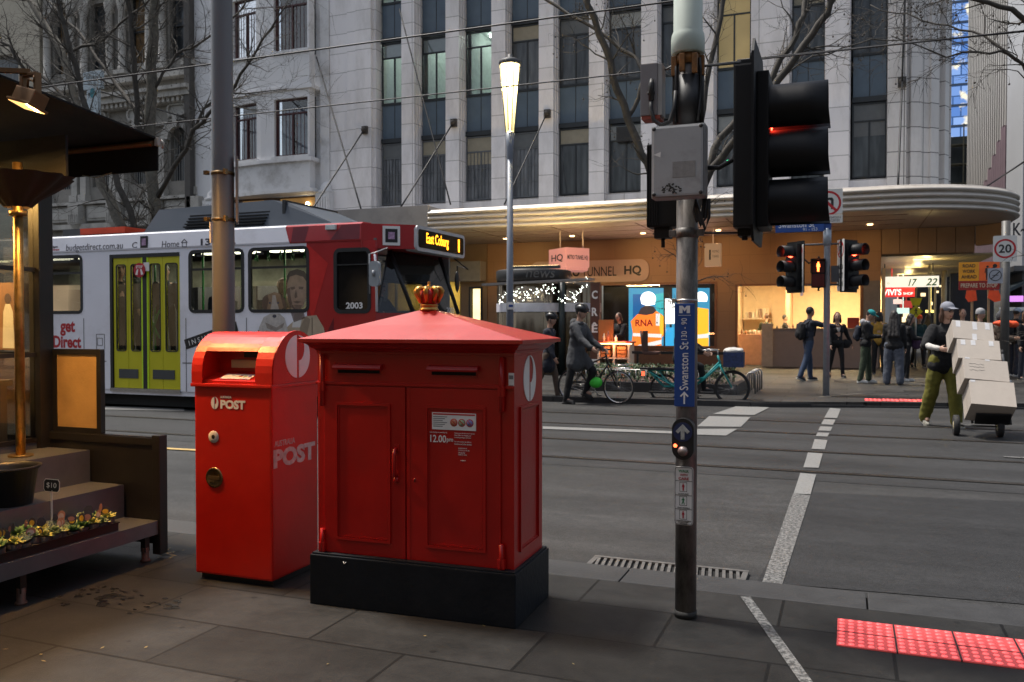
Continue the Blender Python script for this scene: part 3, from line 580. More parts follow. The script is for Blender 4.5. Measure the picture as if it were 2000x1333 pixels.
# LED screen in the window: a worker in a hard hat seen from behind
SCR = thing('led_screen', 'bright LED screen in the shop window showing an orange-vested worker in a white hard hat', 'screen', (-6.1, 29.7, .62))
mb = MB(); mb.box(-8.1, -4.1, 29.72, 29.8, .6, 2.9); mb.build('casing_backing', BLACK, SCR)  # casing widened as an added black backing, darkens the window's left part
def flat(name, poly, mat, y, par): 
    mb = MB(); mb.face([AY(px, py, y) for px, py in poly]); return mb.build(name, mat, par)
E_ = lambda n, c, s=1.0: em('screen_'+n, c, s)
flat('picture_sky', [(1228, 563), (1308, 563), (1308, 681), (1228, 681)], E_('blue', (.05, .35, .6), .7), 29.719, SCR)
flat('picture_column', [(1236, 575), (1270, 575), (1270, 660), (1236, 660)], E_('deep_blue', (.02, .16, .45), .6), 29.717, SCR)
flat('picture_teal', [(1280, 575), (1297, 572), (1297, 640), (1283, 640)], E_('teal', (.05, .5, .55), .8), 29.716, SCR)
def arcp(cx, cy, rx, ry, a0, a1, n=14): return [(cx+rx*math.cos(R(a0+(a1-a0)*k/n)), cy-ry*math.sin(R(a0+(a1-a0)*k/n))) for k in range(n+1)]
flat('picture_vest', [(1233, 676), (1236, 650), (1232, 628), (1244, 615), (1256, 610), (1282, 608), (1294, 616), (1300, 632), (1299, 652), (1292, 660), (1292, 681), (1234, 681)], E_('orange', (1, .22, .03), 1.0), 29.714, SCR)
flat('picture_vest_edge', [(1284, 612), (1296, 618), (1300, 634), (1298, 652), (1290, 658), (1288, 640)], E_('amber', (1, .45, .03), 1.1), 29.712, SCR)
flat('picture_collar', [(1246, 614), (1252, 602), (1262, 597), (1276, 599), (1282, 607), (1276, 613), (1262, 616)], E_('collar', (.07, .05, .05), .6), 29.711, SCR)
flat('picture_hat', arcp(1266, 584, 15, 14, -20, 200)+[(1253, 594), (1264, 598), (1279, 595)], E_('white', (1, 1, .95), 1.5), 29.71, SCR)
flat('picture_strap', [(1281, 613), (1289, 613), (1288, 637), (1281, 636)], E_('silver', (.8, .82, .8), .9), 29.709, SCR)
flat('picture_band', [(1236, 651), (1292, 653), (1292, 660), (1236, 657)], MATS['screen_silver'], 29.709, SCR); flat('picture_band', [(1240, 676), (1292, 664), (1292, 672), (1256, 681), (1240, 681)], MATS['screen_silver'], 29.709, SCR)
c_ = AY(1258, 631, 29.708); text('lettering', 'RNA', c_, .62, .235, E_('maroon', (.3, .01, .02), .5), SCR, bold=.02)
flat('picture_panel', [(1312, 563), (1386, 563), (1386, 681), (1312, 681)], E_('blue', 0), 29.719, SCR); flat('picture_white', [(1299, 584), (1318, 584), (1318, 633), (1299, 633)], MATS['screen_white'], 29.713, SCR) ; flat('picture_low', [(1300, 640), (1316, 640), (1316, 680), (1300, 680)], E_('azure', (.04, .4, .75), .9), 29.715, SCR)
flat('picture_vest', [(1356, 600), (1384, 604), (1384, 681), (1352, 681)], MATS['screen_amber'], 29.714, SCR); flat('picture_hat', arcp(1369, 583, 13, 13, -30, 210), MATS['screen_white'], 29.712, SCR); flat('picture_band', [(1355, 655), (1384, 652), (1384, 660), (1355, 662)], MATS['screen_silver'], 29.711, SCR)
flat('picture_frame', [(1296, 562), (1313, 562), (1313, 583), (1299, 583), (1299, 681), (1296, 681)], BLACK, 29.707, SCR)
lamp_area('screen_glow', (-5.8, 29.15, 1.8), (-5.8, 22, 4.5), 2.2, 45, (1, .5, .38), 1.6)
# shop signs
sg = thing('fascia_sign', 'long rounded pale sign board reading METRO TUNNEL HQ on the tan wall', 'sign', (-8.5, 29.18, 3.2))
mb = MB(); mb.prism(rrect(4.33, .76, .3, 8), (-8.5, 29.14, 3.29), (1, 0, 0), (0, 0, 1), (0, .055, 0)); mb.build('board', pm('rose_beige_board', (.45, .33, .27), .5, 0, .04), sg)
text('lettering', 'METRO', (-9.35, 29.138, 3.28), 1.1, .33, INKB if 'INKB' in globals() else BLACK, sg, bold=.03); text('lettering', 'TUNNEL', (-8.1, 29.138, 3.28), 1.25, .33, BLACK, sg); text('lettering', 'HQ', (-6.9, 29.138, 3.28), .6, .36, BLACK, sg, bold=.035)
cs = thing('cube_sign', 'hanging pink cube sign reading HQ below the canopy', 'sign', (-8.2, 25.6, 3.1))
a_ = AY(1072, 490, 26.2); b1 = AY(1105, 493, 25.4); b2 = AY(1151, 500, 26.1)
mb = MB(); zt_, zb_ = a_.z+.02, 3.12; base = [Vector((a_.x, 26.2, 0)), Vector((b1.x, 25.4, 0)), Vector((b2.x, 26.1, 0)), Vector((b2.x-.45, 27, 0))]
mb.prism([(p.x, p.y) for p in base], (0, 0, zb_+.1), (1, 0, 0), (0, 1, 0), (0, 0, zt_-zb_-.1)); c0 = sum(base, Vector())/4
lowr = [c0+(p-c0)*.93 for p in base]; mb.prism([(p.x, p.y) for p in lowr], (0, 0, zb_), (1, 0, 0), (0, 1, 0), (0, 0, .0995)); mb.build('box', em('pink_acrylic', (.75, .33, .3), .32), cs)
mb = MB()
for p in (base[0]*.5+base[1]*.5, base[1]*.4+base[2]*.6): mb.box(p.x-.02, p.x+.02, p.y+.3, p.y+.34, zt_, 4.39)
mb.build('hangers', pm('pale_hanger', (.5, .4, .35), .5), cs)
for (p, q, s_, f_, hh) in ((base[0], base[1], 'HQ', .68, .25), (base[1], base[2], 'METRO TUNNEL HQ', .86, .16)):
    U = (q-p).normalized(); Nn = Vector((U.y, -U.x, 0)); text('lettering', s_, (p+q)/2+Nn*.002+Vector((0, 0, (zt_+zb_)/2+.04)), (q-p).length*f_, hh, BLACK, cs, axes=(U, Vector((0, 0, 1)), Nn), bold=.02)
ps = thing('hanging_sign', 'small beige double-sided sign hanging under the canopy right of the traffic pole', 'sign', (-4.2, 27, 3.4))
a_ = AY(1376, 476, 27); b1 = AY(1407, 520, 27); mb = MB(); mb.box(a_.x, b1.x, 27, 27.3, b1.z, a_.z, .02); mb.box((a_.x+b1.x)/2-.02, (a_.x+b1.x)/2+.02, 27.1, 27.14, a_.z, 4.39); mb.build('board', em('beige_board', (.6, .36, .2), .25), ps)
text('lettering', 'METRO', ((a_.x+b1.x)/2+.1, 26.998, (a_.z+b1.z)/2+.1), .2, .07, BLACK, ps); text('lettering', 'TUNNEL', ((a_.x+b1.x)/2+.1, 26.998, (a_.z+b1.z)/2-.05), .2, .07, BLACK, ps); mb = MB(); walker(mb, ((a_.x+b1.x)/2-.08, 26.999, (a_.z+b1.z)/2), .35) if 'walker' in globals() else mb.box((a_.x+b1.x)/2-.1, (a_.x+b1.x)/2-.05, 26.998, 27.001, b1.z+.2, a_.z-.2); mb.build('pictogram', BLACK, ps)
# left shopfront under the plain fascia
LS = thing('corner_shop', 'dim shopfront with grey sign band and warm lit window behind the front of the tram', 'shop', (-15, 29.2, 0))
mb = MB(); wall(mb, -18.2, -12.36, ZF, 4.39, 29.15, 29.4, [(-17.6, -13.4, .5, 3.2), (-12.98, -12.6, .5, 2.75)]); mb.build('wall', pm('brown_stone', (.22, .15, .085), .5, 0, .1, 1), LS)
mb = MB(); a_ = AY(866, 512, 28.6); b1 = AY(938, 549, 28.6); mb.box(a_.x, b1.x, 28.6, 29.14, b1.z, a_.z, .01); mb.build('sign_band', pm('grey_sign_band', (.22, .215, .2), .5), LS)
mb = MB(); mb.box(-17.6, -13.4, 31, 31.1, .3, 3.2); mb.box(-17.7, -17.6, 29.4, 31, .3, 3.3); mb.box(-13.4, -13.3, 29.4, 31, .3, 3.3); mb.box(-17.6, -13.4, 29.4, 31, .2, .5); mb.box(-17.6, -13.4, 29.4, 31, 3.2, 3.3); mb.build('room', pm('shop_olive', (.36, .28, .08), .6, 0, .3, 1.5), LS)
mb = MB(); mb.box(-17.2, -13.6, 30.2, 30.3, 3.15, 3.195); mb.build('lamp', em('shop_lamp', (1, .8, .35), 8), LS); lamp_area('shop_light', (-15.4, 30.2, 3.1), (-15.4, 30.4, 0), 2, 40, (1, .75, .3), .3)
mb = MB(); mb.face([(-12.98, 29.3, .5), (-12.6, 29.3, .5), (-12.6, 29.3, 2.75), (-12.98, 29.3, 2.75)]); mb.build('lit_pane', em('lit_strip_pane', (1, .78, .35), 1.6, .5, 1.2), LS)
mb = MB(); mb.box(-13.05, -12.98, 29.1, 29.3, .5, 2.82); mb.box(-12.6, -12.53, 29.1, 29.3, .5, 2.82); mb.box(-12.98, -12.6, 29.1, 29.3, 2.75, 2.82); mb.build('pane_frame', FRM, LS)
mb = MB()
for xx in (-17.6, -16.2, -14.8, -13.44): mb.box(xx, xx+.05, 29.16, 29.3, .5, 3.2)
mb.build('mullions', FRM, LS)
# ------------------------------------------------------------------ white building with oriel
WB = thing('white_building', 'white rendered building with projecting bay windows beside the office building', 'building', (-21.5, 28, 0))
WREN = pm('stained_white_render', (.68, .68, .69), .65, 0, .05, 1, .1, 20, dirt=(.2, .18, .16, .6), dscale=.8)
mb = MB(); wall(mb, -24.72, -23.3, 4.6, ZT, 28.0, 28.4, []); mb.box(-23.9, -23.5, 27.9, 28.0, 5.2, ZT); mb.box(-18.55, -18.16, 27.7, 28.5, 4.6, ZT); mb.box(-18.9, -18.56, 27.85, 28.5, 4.6, ZT)
mb.build('wall', WREN, WB)
CURT = pm('pale_curtain', (.3, .33, .38), .8, 0, .2, 3); REDF = pm('dark_red_frame', (.06, .013, .013), .45); STN = pm('brown_blind', (.13, .07, .02), .7, 0, .3, 4)
A0, A1, A2, A3 = Vector((-23.2, 28.0, 0)), Vector((-22.55, 27.55, 0)), Vector((-20.95, 27.3, 0)), Vector((-18.75, 27.3, 0))
def oriel(z0, z1, zw0, zw1):
    for p, q, wf in ((A0, A1, None), (A1, A2, (.08, .86)), (A2, A3, (.28, .96))):
        U = (q-p).normalized(); ln = (q-p).length; Nn = Vector((U.y, -U.x, 0)); holes = [(wf[0]*ln, wf[1]*ln, zw0, zw1)] if wf else []
        mb = MB(); wall(mb, 0, ln, z0, z1, 0, .35, holes)
        M_ = Matrix(((U.x, -Nn.x, 0, p.x), (U.y, -Nn.y, 0, p.y), (0, 0, 1, 0), (0, 0, 0, 1))); bmesh.ops.transform(mb.bm, matrix=M_, verts=mb.bm.verts); mb.build('oriel_wall', WREN, WB)
        if wf:
            x0, x1 = holes[0][0], holes[0][1]; xm = (x0+x1)/2; zm = zw1-.55
            mb = MB()
            for q2 in ((x0, x0+.06, zw0, zw1), (x1-.06, x1, zw0, zw1), (x0+.06, x1-.06, zw0, zw0+.06), (x0+.06, x1-.06, zw1-.06, zw1), (x0+.06, x1-.06, zm-.03, zm+.03), (xm-.03, xm+.03, zw0+.06, zm-.03)): mb.box(q2[0], q2[1], .12, .2, q2[2], q2[3])
            for k in range(1, 9):
                xx = x0+(x1-x0)*k/9; mb.box(xx-.008, xx+.008, .04, .055, zw0+.02, zm+.1)
            bmesh.ops.transform(mb.bm, matrix=M_, verts=mb.bm.verts); W_ = mb.build('window', REDF, WB)
            mb = MB(); mb.face([(x0, .17, zw0), (x1, .17, zw0), (x1, .17, zw1), (x0, .17, zw1)]); bmesh.ops.transform(mb.bm, matrix=M_, verts=mb.bm.verts); mb.build('pane', glass('house_glass', (.75, .8, .85), .12), W_)
            mb = MB(); mb.box(x0, x1, .5, .55, zw0-.1, zw1+.1); bmesh.ops.transform(mb.bm, matrix=M_, verts=mb.bm.verts); mb.build('room_back', pm('room_dark', (.02, .02, .025), .9), W_)
            up_ = z0 > 10
            mb = MB()
            if up_: mb.box(x0+.1, x1-.1, .3, .33, zw0, zw1)
            else:
                for s0, s1 in ((x0+.15, xm-.06), (xm+.06, x1-.15)):
                    n_ = 10; pts = [(s0+(s1-s0)*k/n_, .3+.03*(k % 2)) for k in range(n_+1)]
                    for k in range(n_): mb.face([(pts[k][0], pts[k][1], zw0+.05), (pts[k+1][0], pts[k+1][1], zw0+.05), (pts[k+1][0]*.9+xm*.1, pts[k+1][1], zw1-.3), (pts[k][0]*.9+xm*.1, pts[k][1], zw1-.3)])
            bmesh.ops.transform(mb.bm, matrix=M_, verts=mb.bm.verts); mb.build('curtain', STN if up_ and wf[0] > .1 else CURT, W_)
            mb = MB(); mb.box(x0-.1, x1+.1, -.1, .02, zw0-.12, zw0-.02); bmesh.ops.transform(mb.bm, matrix=M_, verts=mb.bm.verts); mb.build('sill', WREN, W_)
oriel(6.45, 10.4, 7.8, 9.95); oriel(10.41, 16, 11.75, 14.0)
for z_, o_ in ((7.55, .12), (10.25, .08), (6.4, .06)):
    mb = MB(); pts = [A0+Vector((0, -.02, 0)), A1, A2, A3+Vector((.15, 0, 0))]; mb.prism([(p.x, p.y-o_) for p in pts]+[(A3.x+.15, 28.1), (A0.x, 28.2)], (0, 0, z_), (1, 0, 0), (0, 1, 0), (0, 0, .13)); mb.build('string_course', WREN, WB)
mb = MB(); mb.box(-23.3, -18.6, 28.1, 28.3, 4.4, 6.39); mb.build('lower_wall', pm('brown_lower_wall', (.12, .075, .045), .6), WB)
mb = MB()
for x0, x1 in ((-22.4, -21.4), (-20.6, -18.95)): mb.box(x0, x1, 28.02, 28.09, 5.6, 6.3)
mb.build('lower_window', em('warm_dim_window', (.45, .25, .08), .25, .5, 2), WB)
mb = MB(); mb.ell((-19.3, 27.95, 6.05), .08, 10); mb.build('lamp', em('bulb', (1, .8, .45), 10), WB)
for xx in (-23.6, -18.3):
    mb = MB(); mb.box(xx-.3, xx+.3, 27.45, 27.98, 5.5, 6.35); 
    for k in range(5): mb.box(xx-.26+.11*k, xx-.2+.11*k, 27.4, 27.449, 5.5, 6.2)
    mb.lathe([(.3, 6.35), (.34, 6.42), (.2, 6.5), (.22, 6.62), (.1, 6.75), (.001, 6.8)], (xx, 27.7, 0), 12); mb.build('corbel', WREN, WB)
# ------------------------------------------------------------------ ornate stone building at the left
OB = thing('ornate_building', 'soot-darkened ornate stone building with arched windows and columns behind the bare trees', 'building', (-29, 28, 0))
OST = pm('sooty_stone', (.24, .225, .2), .75, 0, .2, 1.2, .25, 12, dirt=(.07, .063, .055, .6), dscale=.9); OSL = pm('pale_sooty_stone', (.4, .385, .355), .75, 0, .2, 1.5, .2, 14, dirt=(.08, .07, .06, .6), dscale=1.1)
bw = 2.15; xs0 = -33.2; nb_ = 4
hol = []
for k in range(nb_):
    xc = xs0+bw*(k+.5)-.0
    hol += [(xc-.5, xc+.5, 7.35, 9.6), (xc-.5, xc+.5, 12.4, 15.2)]
mb = MB(); wall(mb, -33.3, -24.73, 4.2, ZT, 28.2, 28.7, hol); mb.build('wall', OST, OB)
for k in range(nb_):
    xc = xs0+bw*(k+.5)
    for z0, z1, kind in ((7.35, 9.6, 0), (12.4, 15.2, 1)):
        mb = MB(); mb.box(xc-.5, xc-.43, 28.4, 28.48, z0, z1); mb.box(xc+.43, xc+.5, 28.4, 28.48, z0, z1); mb.box(xc-.43, xc+.43, 28.4, 28.48, (z0+z1)/2-.03, (z0+z1)/2+.03)
        if kind == 0:
            for q in range(1, 7): mb.box(xc-.43+.123*q-.012, xc-.43+.123*q+.012, 28.36, 28.384, z0, z1-.3)
        W_ = mb.build('window', pm('pale_bars', (.22, .22, .21), .6) if kind == 0 else FRM, OB)
        mb = MB(); mb.box(xc-.5, xc+.5, 28.5, 28.52, z0, z1); mb.build('pane', PD[0] if kind == 0 or k % 2 else STN, W_)
    # arch rings with voussoirs
    for (zc, r0, r1, y0) in ((9.05, .5, .86, 28.0), (15.0, .5, .8, 28.0)):
        mb = MB()
        for q in range(11):
            a0, a1 = PI*q/11+.01, PI*(q+1)/11-.01
            mb.prism([(r0*math.cos(a0), r0*math.sin(a0)), (r1*math.cos(a0), r1*math.sin(a0)), (r1*math.cos(a1), r1*math.sin(a1)), (r0*math.cos(a1), r0*math.sin(a1))], (xc, y0, zc), (1, 0, 0), (0, 0, 1), (0, .2, 0))
        mb.build('arch', OSL, OB)
    mb = MB(); mb.box(xc-.12, xc+.12, 27.88, 28.1, 9.5, 10.05); mb.build('keystone', OSL, OB)
    # pilasters and upper columns
    for sx in (-1, 1):
        x = xc+sx*.82
        mb = MB(); mb.box(x-.16, x+.16, 27.98, 28.2, 7.0, 9.0); mb.box(x-.2, x+.2, 27.93, 28.2, 8.9, 9.1); mb.box(x-.22, x+.22, 27.9, 28.2, 6.7, 7.02); mb.build('pilaster', OSL, OB)
        mb = MB(); mb.lathe([(.2, 12.1), (.2, 12.25), (.165, 12.3), (.16, 13.5), (.14, 14.6), (.16, 14.65), (.22, 14.95), (.22, 15.05)], (x-sx*.1, 28.02, 0), 14); mb.box(x-sx*.1-.3, x-sx*.1+.3, 27.8, 28.2, 11.95, 12.12); mb.build('column', OSL, OB)
    mb = MB(); mb.box(xc-.55, xc+.55, 28.1, 28.2, 9.98, 10.5); mb.box(xc-.42, xc+.42, 28.06, 28.1, 10.08, 10.4); ring(mb, 1.0, .5, .2, .08, (xc, 28.05, 10.24), (1, 0, 0), (0, 0, 1), (0, -.07, 0)); mb.build('panel', OSL, OB)
    mb = MB(); mb.box(xc+.75, xc+1.35, 27.7, 28.2, 5.75, 6.6); 
    for q in range(5): mb.box(xc+.78+.115*q, xc+.84+.115*q, 27.66, 27.699, 5.8, 6.15)
    mb.lathe([(.3, 5.74), (.22, 5.6), (.1, 5.4), (.001, 5.35)], (xc+1.05, 27.95, 0), 10); mb.box(xc-.7, xc+.65, 28.05, 28.2, 5.9, 6.55); mb.box(xc-.55, xc+.5, 28.0, 28.05, 6.0, 6.45); mb.build('balustrade', OSL, OB)
mb = MB()
for z0, z1, d in ((5.55, 5.75, .35), (6.6, 6.72, .3), (9.66, 9.8, .2), (10.5, 10.7, .3), (10.7, 10.95, .55), (10.95, 11.1, .7), (11.55, 11.75, .4), (4.9, 5.1, .25)): mb.box(-33.35, -24.74, 28.2-d, 28.2, z0, z1)
for k in range(34): mb.box(-33.2+.25*k, -33.08+.25*k, 27.75, 28.2, 10.52, 10.69)
mb.build('cornice', OSL, OB)
mb = MB(); mb.box(-25.0, -24.73, 27.7, 28.21, 4.3, ZT); mb.build('quoin', pm('dark_downpipe_stone', (.08, .075, .07), .8), OB)
mb = MB(); mb.box(-33.3, -24.8, 28.0, 28.19, 0, 4.5); mb.build('ground_floor', pm('dark_shopfront', (.03, .028, .026), .5), OB)
# ------------------------------------------------------------------ far left cream building
CB = thing('cream_building', 'cream rendered building with one dark window at the far left', 'building', (-39, 28, 0))
mb = MB(); wall(mb, -50, -33.4, 0, ZT, 28.1, 28.5, [(-36.6, -34.7, 11.0, 13.6), (-36.6, -34.7, 6.5, 9)]); mb.build('wall', pm('cream_render', (.42, .38, .3), .7, 0, .06, 1, dirt=(.2, .18, .14, .4)), CB)
for z_ in (11.0, 6.5): mb = MB(); mb.box(-36.6, -34.7, 28.35, 28.4, z_, z_+2.6); mb.build('window', PD[0], CB)
# ------------------------------------------------------------------ side street beyond the corner
RB = thing('ribbed_building', 'grey concrete building with ribbed side wall and pale purple stepped hoarding at the right edge', 'building', (11, 62, 0))
RIB = pm('ribbed_concrete', (.4, .385, .365), .7, 0, .08, .3, dirt=(.2, .19, .18, .3), dscale=.3)
mb = MB(); mb.box(9.85, 30, 60, 66, 4.6, 45); mb.build('corner_wall', pm('smooth_concrete', (.4, .41, .43), .7, 0, .05, .2), RB)
mb = MB(); mb.box(10.2, 30, 66, 88, 0, 45)
for k in range(22): mb.box(9.95, 10.2, 66.2+k, 66.6+k, 12.5, 45)
mb.build('ribbed_wall', RIB, RB)
mb = MB()
for k in range(22):
    h_ = 14.8-.18*k+.5*(k % 2) - (k*.13); mb.box(9.8, 9.94, 66.1+k, 67.05+k, 5, h_)
mb.build('hoarding', pm('purple_hoarding', (.16, .11, .13), .7, 0, .15, 1), RB)
mb = MB(); mb.box(9.9, 30, 60.2, 66, 0, 4.59); mb.box(9.2, 9.9, 58.5, 66, 4.6, 4.9); mb.build('shop_floor', pm('grey_shopfront', (.12, .12, .125), .6, 0, .3, .4), RB)
mb = MB(); mb.prism([(0, 3.9), (0, 4.1), (-1.6, 3.2), (-1.6, 3.0)], (9.9, 58, 0), (1, 0, 0), (0, 0, 1), (0, 8, 0)); mb.build('awning', pm('slate_awning', (.05, .07, .08), .6), RB)
mb = MB(); mb.box(8.5, 9.6, 57.9, 57.95, 2.75, 3.1); mb.build('sign', em('purple_sign', (.5, .2, .6), 1.2), RB)
text('lettering', 'K~3', (9.9, 59.99, 7.2), 1.1, .8, pm('graffiti', (.05, .05, .055), .7), RB, bold=.02, th=.01)
mb = MB()
for q in range(5): mb.tube([(9.95+.3*q, 59.97, 6.1), (10.1+.3*q, 59.97, 6.5), (10.22+.3*q, 59.97, 6.15), (10.3+.3*q, 59.97, 6.35)], .03, 6)
mb.build('graffiti_scrawl', MATS['graffiti'], RB)
GT = thing('glass_tower', 'distant blue glass tower with lit floors seen in the gap above the side street', 'building', (22, 160, 0))
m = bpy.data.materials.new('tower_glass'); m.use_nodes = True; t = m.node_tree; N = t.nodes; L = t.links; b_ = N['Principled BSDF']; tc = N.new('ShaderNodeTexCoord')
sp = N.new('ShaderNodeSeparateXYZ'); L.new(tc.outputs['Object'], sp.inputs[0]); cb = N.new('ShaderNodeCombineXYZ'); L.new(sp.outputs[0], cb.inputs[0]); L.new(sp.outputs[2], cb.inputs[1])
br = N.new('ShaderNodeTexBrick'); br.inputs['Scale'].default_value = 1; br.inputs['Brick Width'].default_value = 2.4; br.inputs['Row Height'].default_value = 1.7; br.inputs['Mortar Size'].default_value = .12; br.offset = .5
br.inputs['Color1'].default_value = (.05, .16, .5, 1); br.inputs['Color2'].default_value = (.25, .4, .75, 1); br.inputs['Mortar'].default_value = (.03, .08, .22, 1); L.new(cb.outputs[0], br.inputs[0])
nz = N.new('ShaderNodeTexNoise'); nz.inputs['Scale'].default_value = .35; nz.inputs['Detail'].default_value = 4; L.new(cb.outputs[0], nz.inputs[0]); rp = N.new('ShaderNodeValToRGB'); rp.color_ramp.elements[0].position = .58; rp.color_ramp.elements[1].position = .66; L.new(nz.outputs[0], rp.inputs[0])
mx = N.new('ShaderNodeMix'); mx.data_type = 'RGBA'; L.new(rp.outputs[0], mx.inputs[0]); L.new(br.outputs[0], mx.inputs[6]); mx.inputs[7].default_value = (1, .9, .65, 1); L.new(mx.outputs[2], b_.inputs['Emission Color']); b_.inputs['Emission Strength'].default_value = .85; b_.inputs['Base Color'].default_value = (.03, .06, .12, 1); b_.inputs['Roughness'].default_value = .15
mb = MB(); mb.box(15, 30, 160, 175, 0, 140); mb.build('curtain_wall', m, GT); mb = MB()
for k in range(36): mb.box(14.9, 30.1, 159.8, 160, 3.4*k, 3.4*k+.35)
mb.build('floor_bands', pm('tower_band', (.1, .14, .22), .3, .3), GT)
SF = thing('scaffolded_building', 'dark building wrapped in scaffolding in the gap above the street canopy', 'building', (13, 100, 0))
mb = MB(); mb.box(9.5, 25, 101, 110, 0, 21); mb.build('wall', pm('dark_block', (.035, .045, .05), .7, 0, .4, .3), SF)
mb = MB()
for z_ in range(1, 11): mb.box(9.5, 16, 99.6, 100.8, z_*2-.12, z_*2)
for xx in (9.6, 11, 12.4, 13.8): mb.box(xx-.06, xx+.06, 99.5, 99.62, 0, 22)
mb.build('scaffold', pm('scaffold_steel', (.14, .13, .09), .6, .3, .4, 1), SF)
SB_ = thing('street_end_block', 'dark block of shops closing the side street behind the pedestrians', 'building', (3, 70, 0))
mb = MB(); mb.box(-4, 9, 92, 94, 0, 24); mb.box(2.95, 3.1, 60, 92, 0, 20); mb.build('wall', pm('dusky_block', (.06, .065, .075), .7, 0, .3, .5), SB_)
rw = random.Random(8)
for k in range(26):
    mb = MB(); xx = rw.uniform(2.6, 8.8); zz = rw.uniform(.8, 8); mb.box(xx, xx+rw.uniform(.2, .7), 91.9, 91.99, zz, zz+rw.uniform(.15, .5)); mb.build('lit_window', em('far_lit_window', (1, .75, .4), 1.5, .8, .3), SB_)
# ------------------------------------------------------------------ unseen row behind the camera, added to block sky; height tuned for the light
NB = thing('sky_blocking_row', 'unseen building row behind the viewer, added to block sky light, kept low and dark', 'building', (0, -6, 0))
hol = [(x, x+1.6, z, z+2.2) for x in range(-38, 38, 4) for z in (5, 9, 13, 17)]
mb = MB(); wall(mb, -40, 40, 0, 8, -6.5, -6.0, []); 
for x in range(-38, 40, 4): mb.box(x-1.4, x-.8, -6.0, -5.6, 4.2, 8)
mb.build('wall', pm('darkened_near_stone', (.07, .065, .06), .7, 0, .15, .5), NB)  # stone colour darkened to cut bounce light on the kiosk front
mb = MB(); mb.box(-40, 40, -5.99, -2.6, 3.9, 4.2); mb.build('awning', pm('sky_blocking_awning', (.03, .028, .026), .7), NB)  # unseen awning, added to keep sky light off the kiosk front
mb = MB()
for x in range(-36, 38, 6): mb.box(x, x+4, -5.98, -5.9, .5, 3.2)
mb.build('shop_window', em('near_shop_window', (1, .72, .42), .25, .7, .6), NB)
# ------------------------------------------------------------------ postal emblem (white disc halves around a P)
def emblem_polys(n=18):
    L_ = [(-.09, math.sqrt(1-.0081))] + [(math.cos(a), math.sin(a)) for a in [R(95.2+(264.8-95.2)*k/n) for k in range(1, n)]] + [(-.09, -math.sqrt(1-.0081))]
    outer = [(math.cos(a), math.sin(a)) for a in [R(88-(88+85)*k/n) for k in range(n+1)]]
    inner = [(.09, -.2), (.3, -.16), (.46, .0), (.54, .22), (.55, .45), (.48, .66), (.32, .84), (.1, .95)]
    return L_, outer+inner
def emblem(parent, c, rw, rh, face, mat, world=False, name='emblem', th=.0025):
    U, V, Nn = AXES[face]; mb = MB()
    for p in emblem_polys(): mb.prism([(u*rw, v*rh) for u, v in p], Vector(c)+Nn*th, U, V, -Nn*(th+.001))
    return mb.build(name, mat, parent, world)
# ------------------------------------------------------------------ double posting kiosk with crown
K = thing('posting_kiosk', 'large red double-door posting kiosk with hipped roof and gold crown on a black plinth', 'post box', (-2.03, 4.03, 0), R(1.8))
mb = MB(); mb.box(-.565, .565, -.263, .275, 0, .258, .006); mb.box(-.556, .556, -.254, .266, .25, .268, .004); mb.build('plinth', NAVY, K, False)
bx0, bx1, by0, by1 = -.545, .54, -.213, .235
mb = MB(); mb.box(bx0, bx1, by0, by1, .262, 1.325, .004)
mb.box(bx0-.004, bx1+.004, by0-.014, by0+.01, 1.137, 1.153, .004)      # string course
mb.box(bx0-.002, bx1+.002, by0-.006, by1+.006, 1.295, 1.31, .003)
mb.build('body', RED, K, False)
# cornice: flared moulding below the eaves
ex0, ex1, ey0, ey1 = -.6, .615, -.31, .32
mb = MB(); lv = [(1.305, 0), (1.318, .012), (1.327, .03), (1.345, .05), (1.356, .075)]
def rect(i):
    z, o = lv[i]; f = o/.075
    return [Vector((bx0+(ex0+.012-bx0)*f, by0+(ey0+.012-by0)*f, z)), Vector((bx1+(ex1-.012-bx1)*f, by0+(ey0+.012-by0)*f, z)), Vector((bx1+(ex1-.012-bx1)*f, by1+(ey1-.012-by1)*f, z)), Vector((bx0+(ex0+.012-bx0)*f, by1+(ey1-.012-by1)*f, z))]
for i in range(len(lv)-1):
    a, b_ = rect(i), rect(i+1)
    for k in range(4): mb.face([a[k], a[(k+1) % 4], b_[(k+1) % 4], b_[k]])
mb.face(rect(len(lv)-1)); mb.build('cornice', RED, K, False)
mb = MB(); tz = 1.519; tp = [(-.055, -.028), (.04, -.028), (.04, .045), (-.055, .045)]
E0 = [(ex0, ey0), (ex1, ey0), (ex1, ey1), (ex0, ey1)]
mid = [((a[0]*.5+b_[0]*.5), (a[1]*.5+b_[1]*.5)) for a, b_ in zip(E0, tp)]
rings = [[(x, y, 1.356) for x, y in E0], [(x, y, 1.374) for x, y in E0], [(x, y, 1.4445) for x, y in mid], [(x, y, tz) for x, y in tp]]
for i in range(3):
    for k in range(4): mb.face([rings[i][k], rings[i][(k+1) % 4], rings[i+1][(k+1) % 4], rings[i+1][k]])
mb.face(rings[0][::-1]); mb.face(rings[3])
bmesh.ops.remove_doubles(mb.bm, verts=mb.bm.verts, dist=1e-5)
ROOFM = pm('mottled_red_roof', (.34, .008, .006), .36, 0, .1, 4, .03, 20, coat=.06, dirt=(.3, .09, .08, .35), dscale=5)  # roof red with paler pink patches at random
mb.build('roof', ROOFM, K, False)
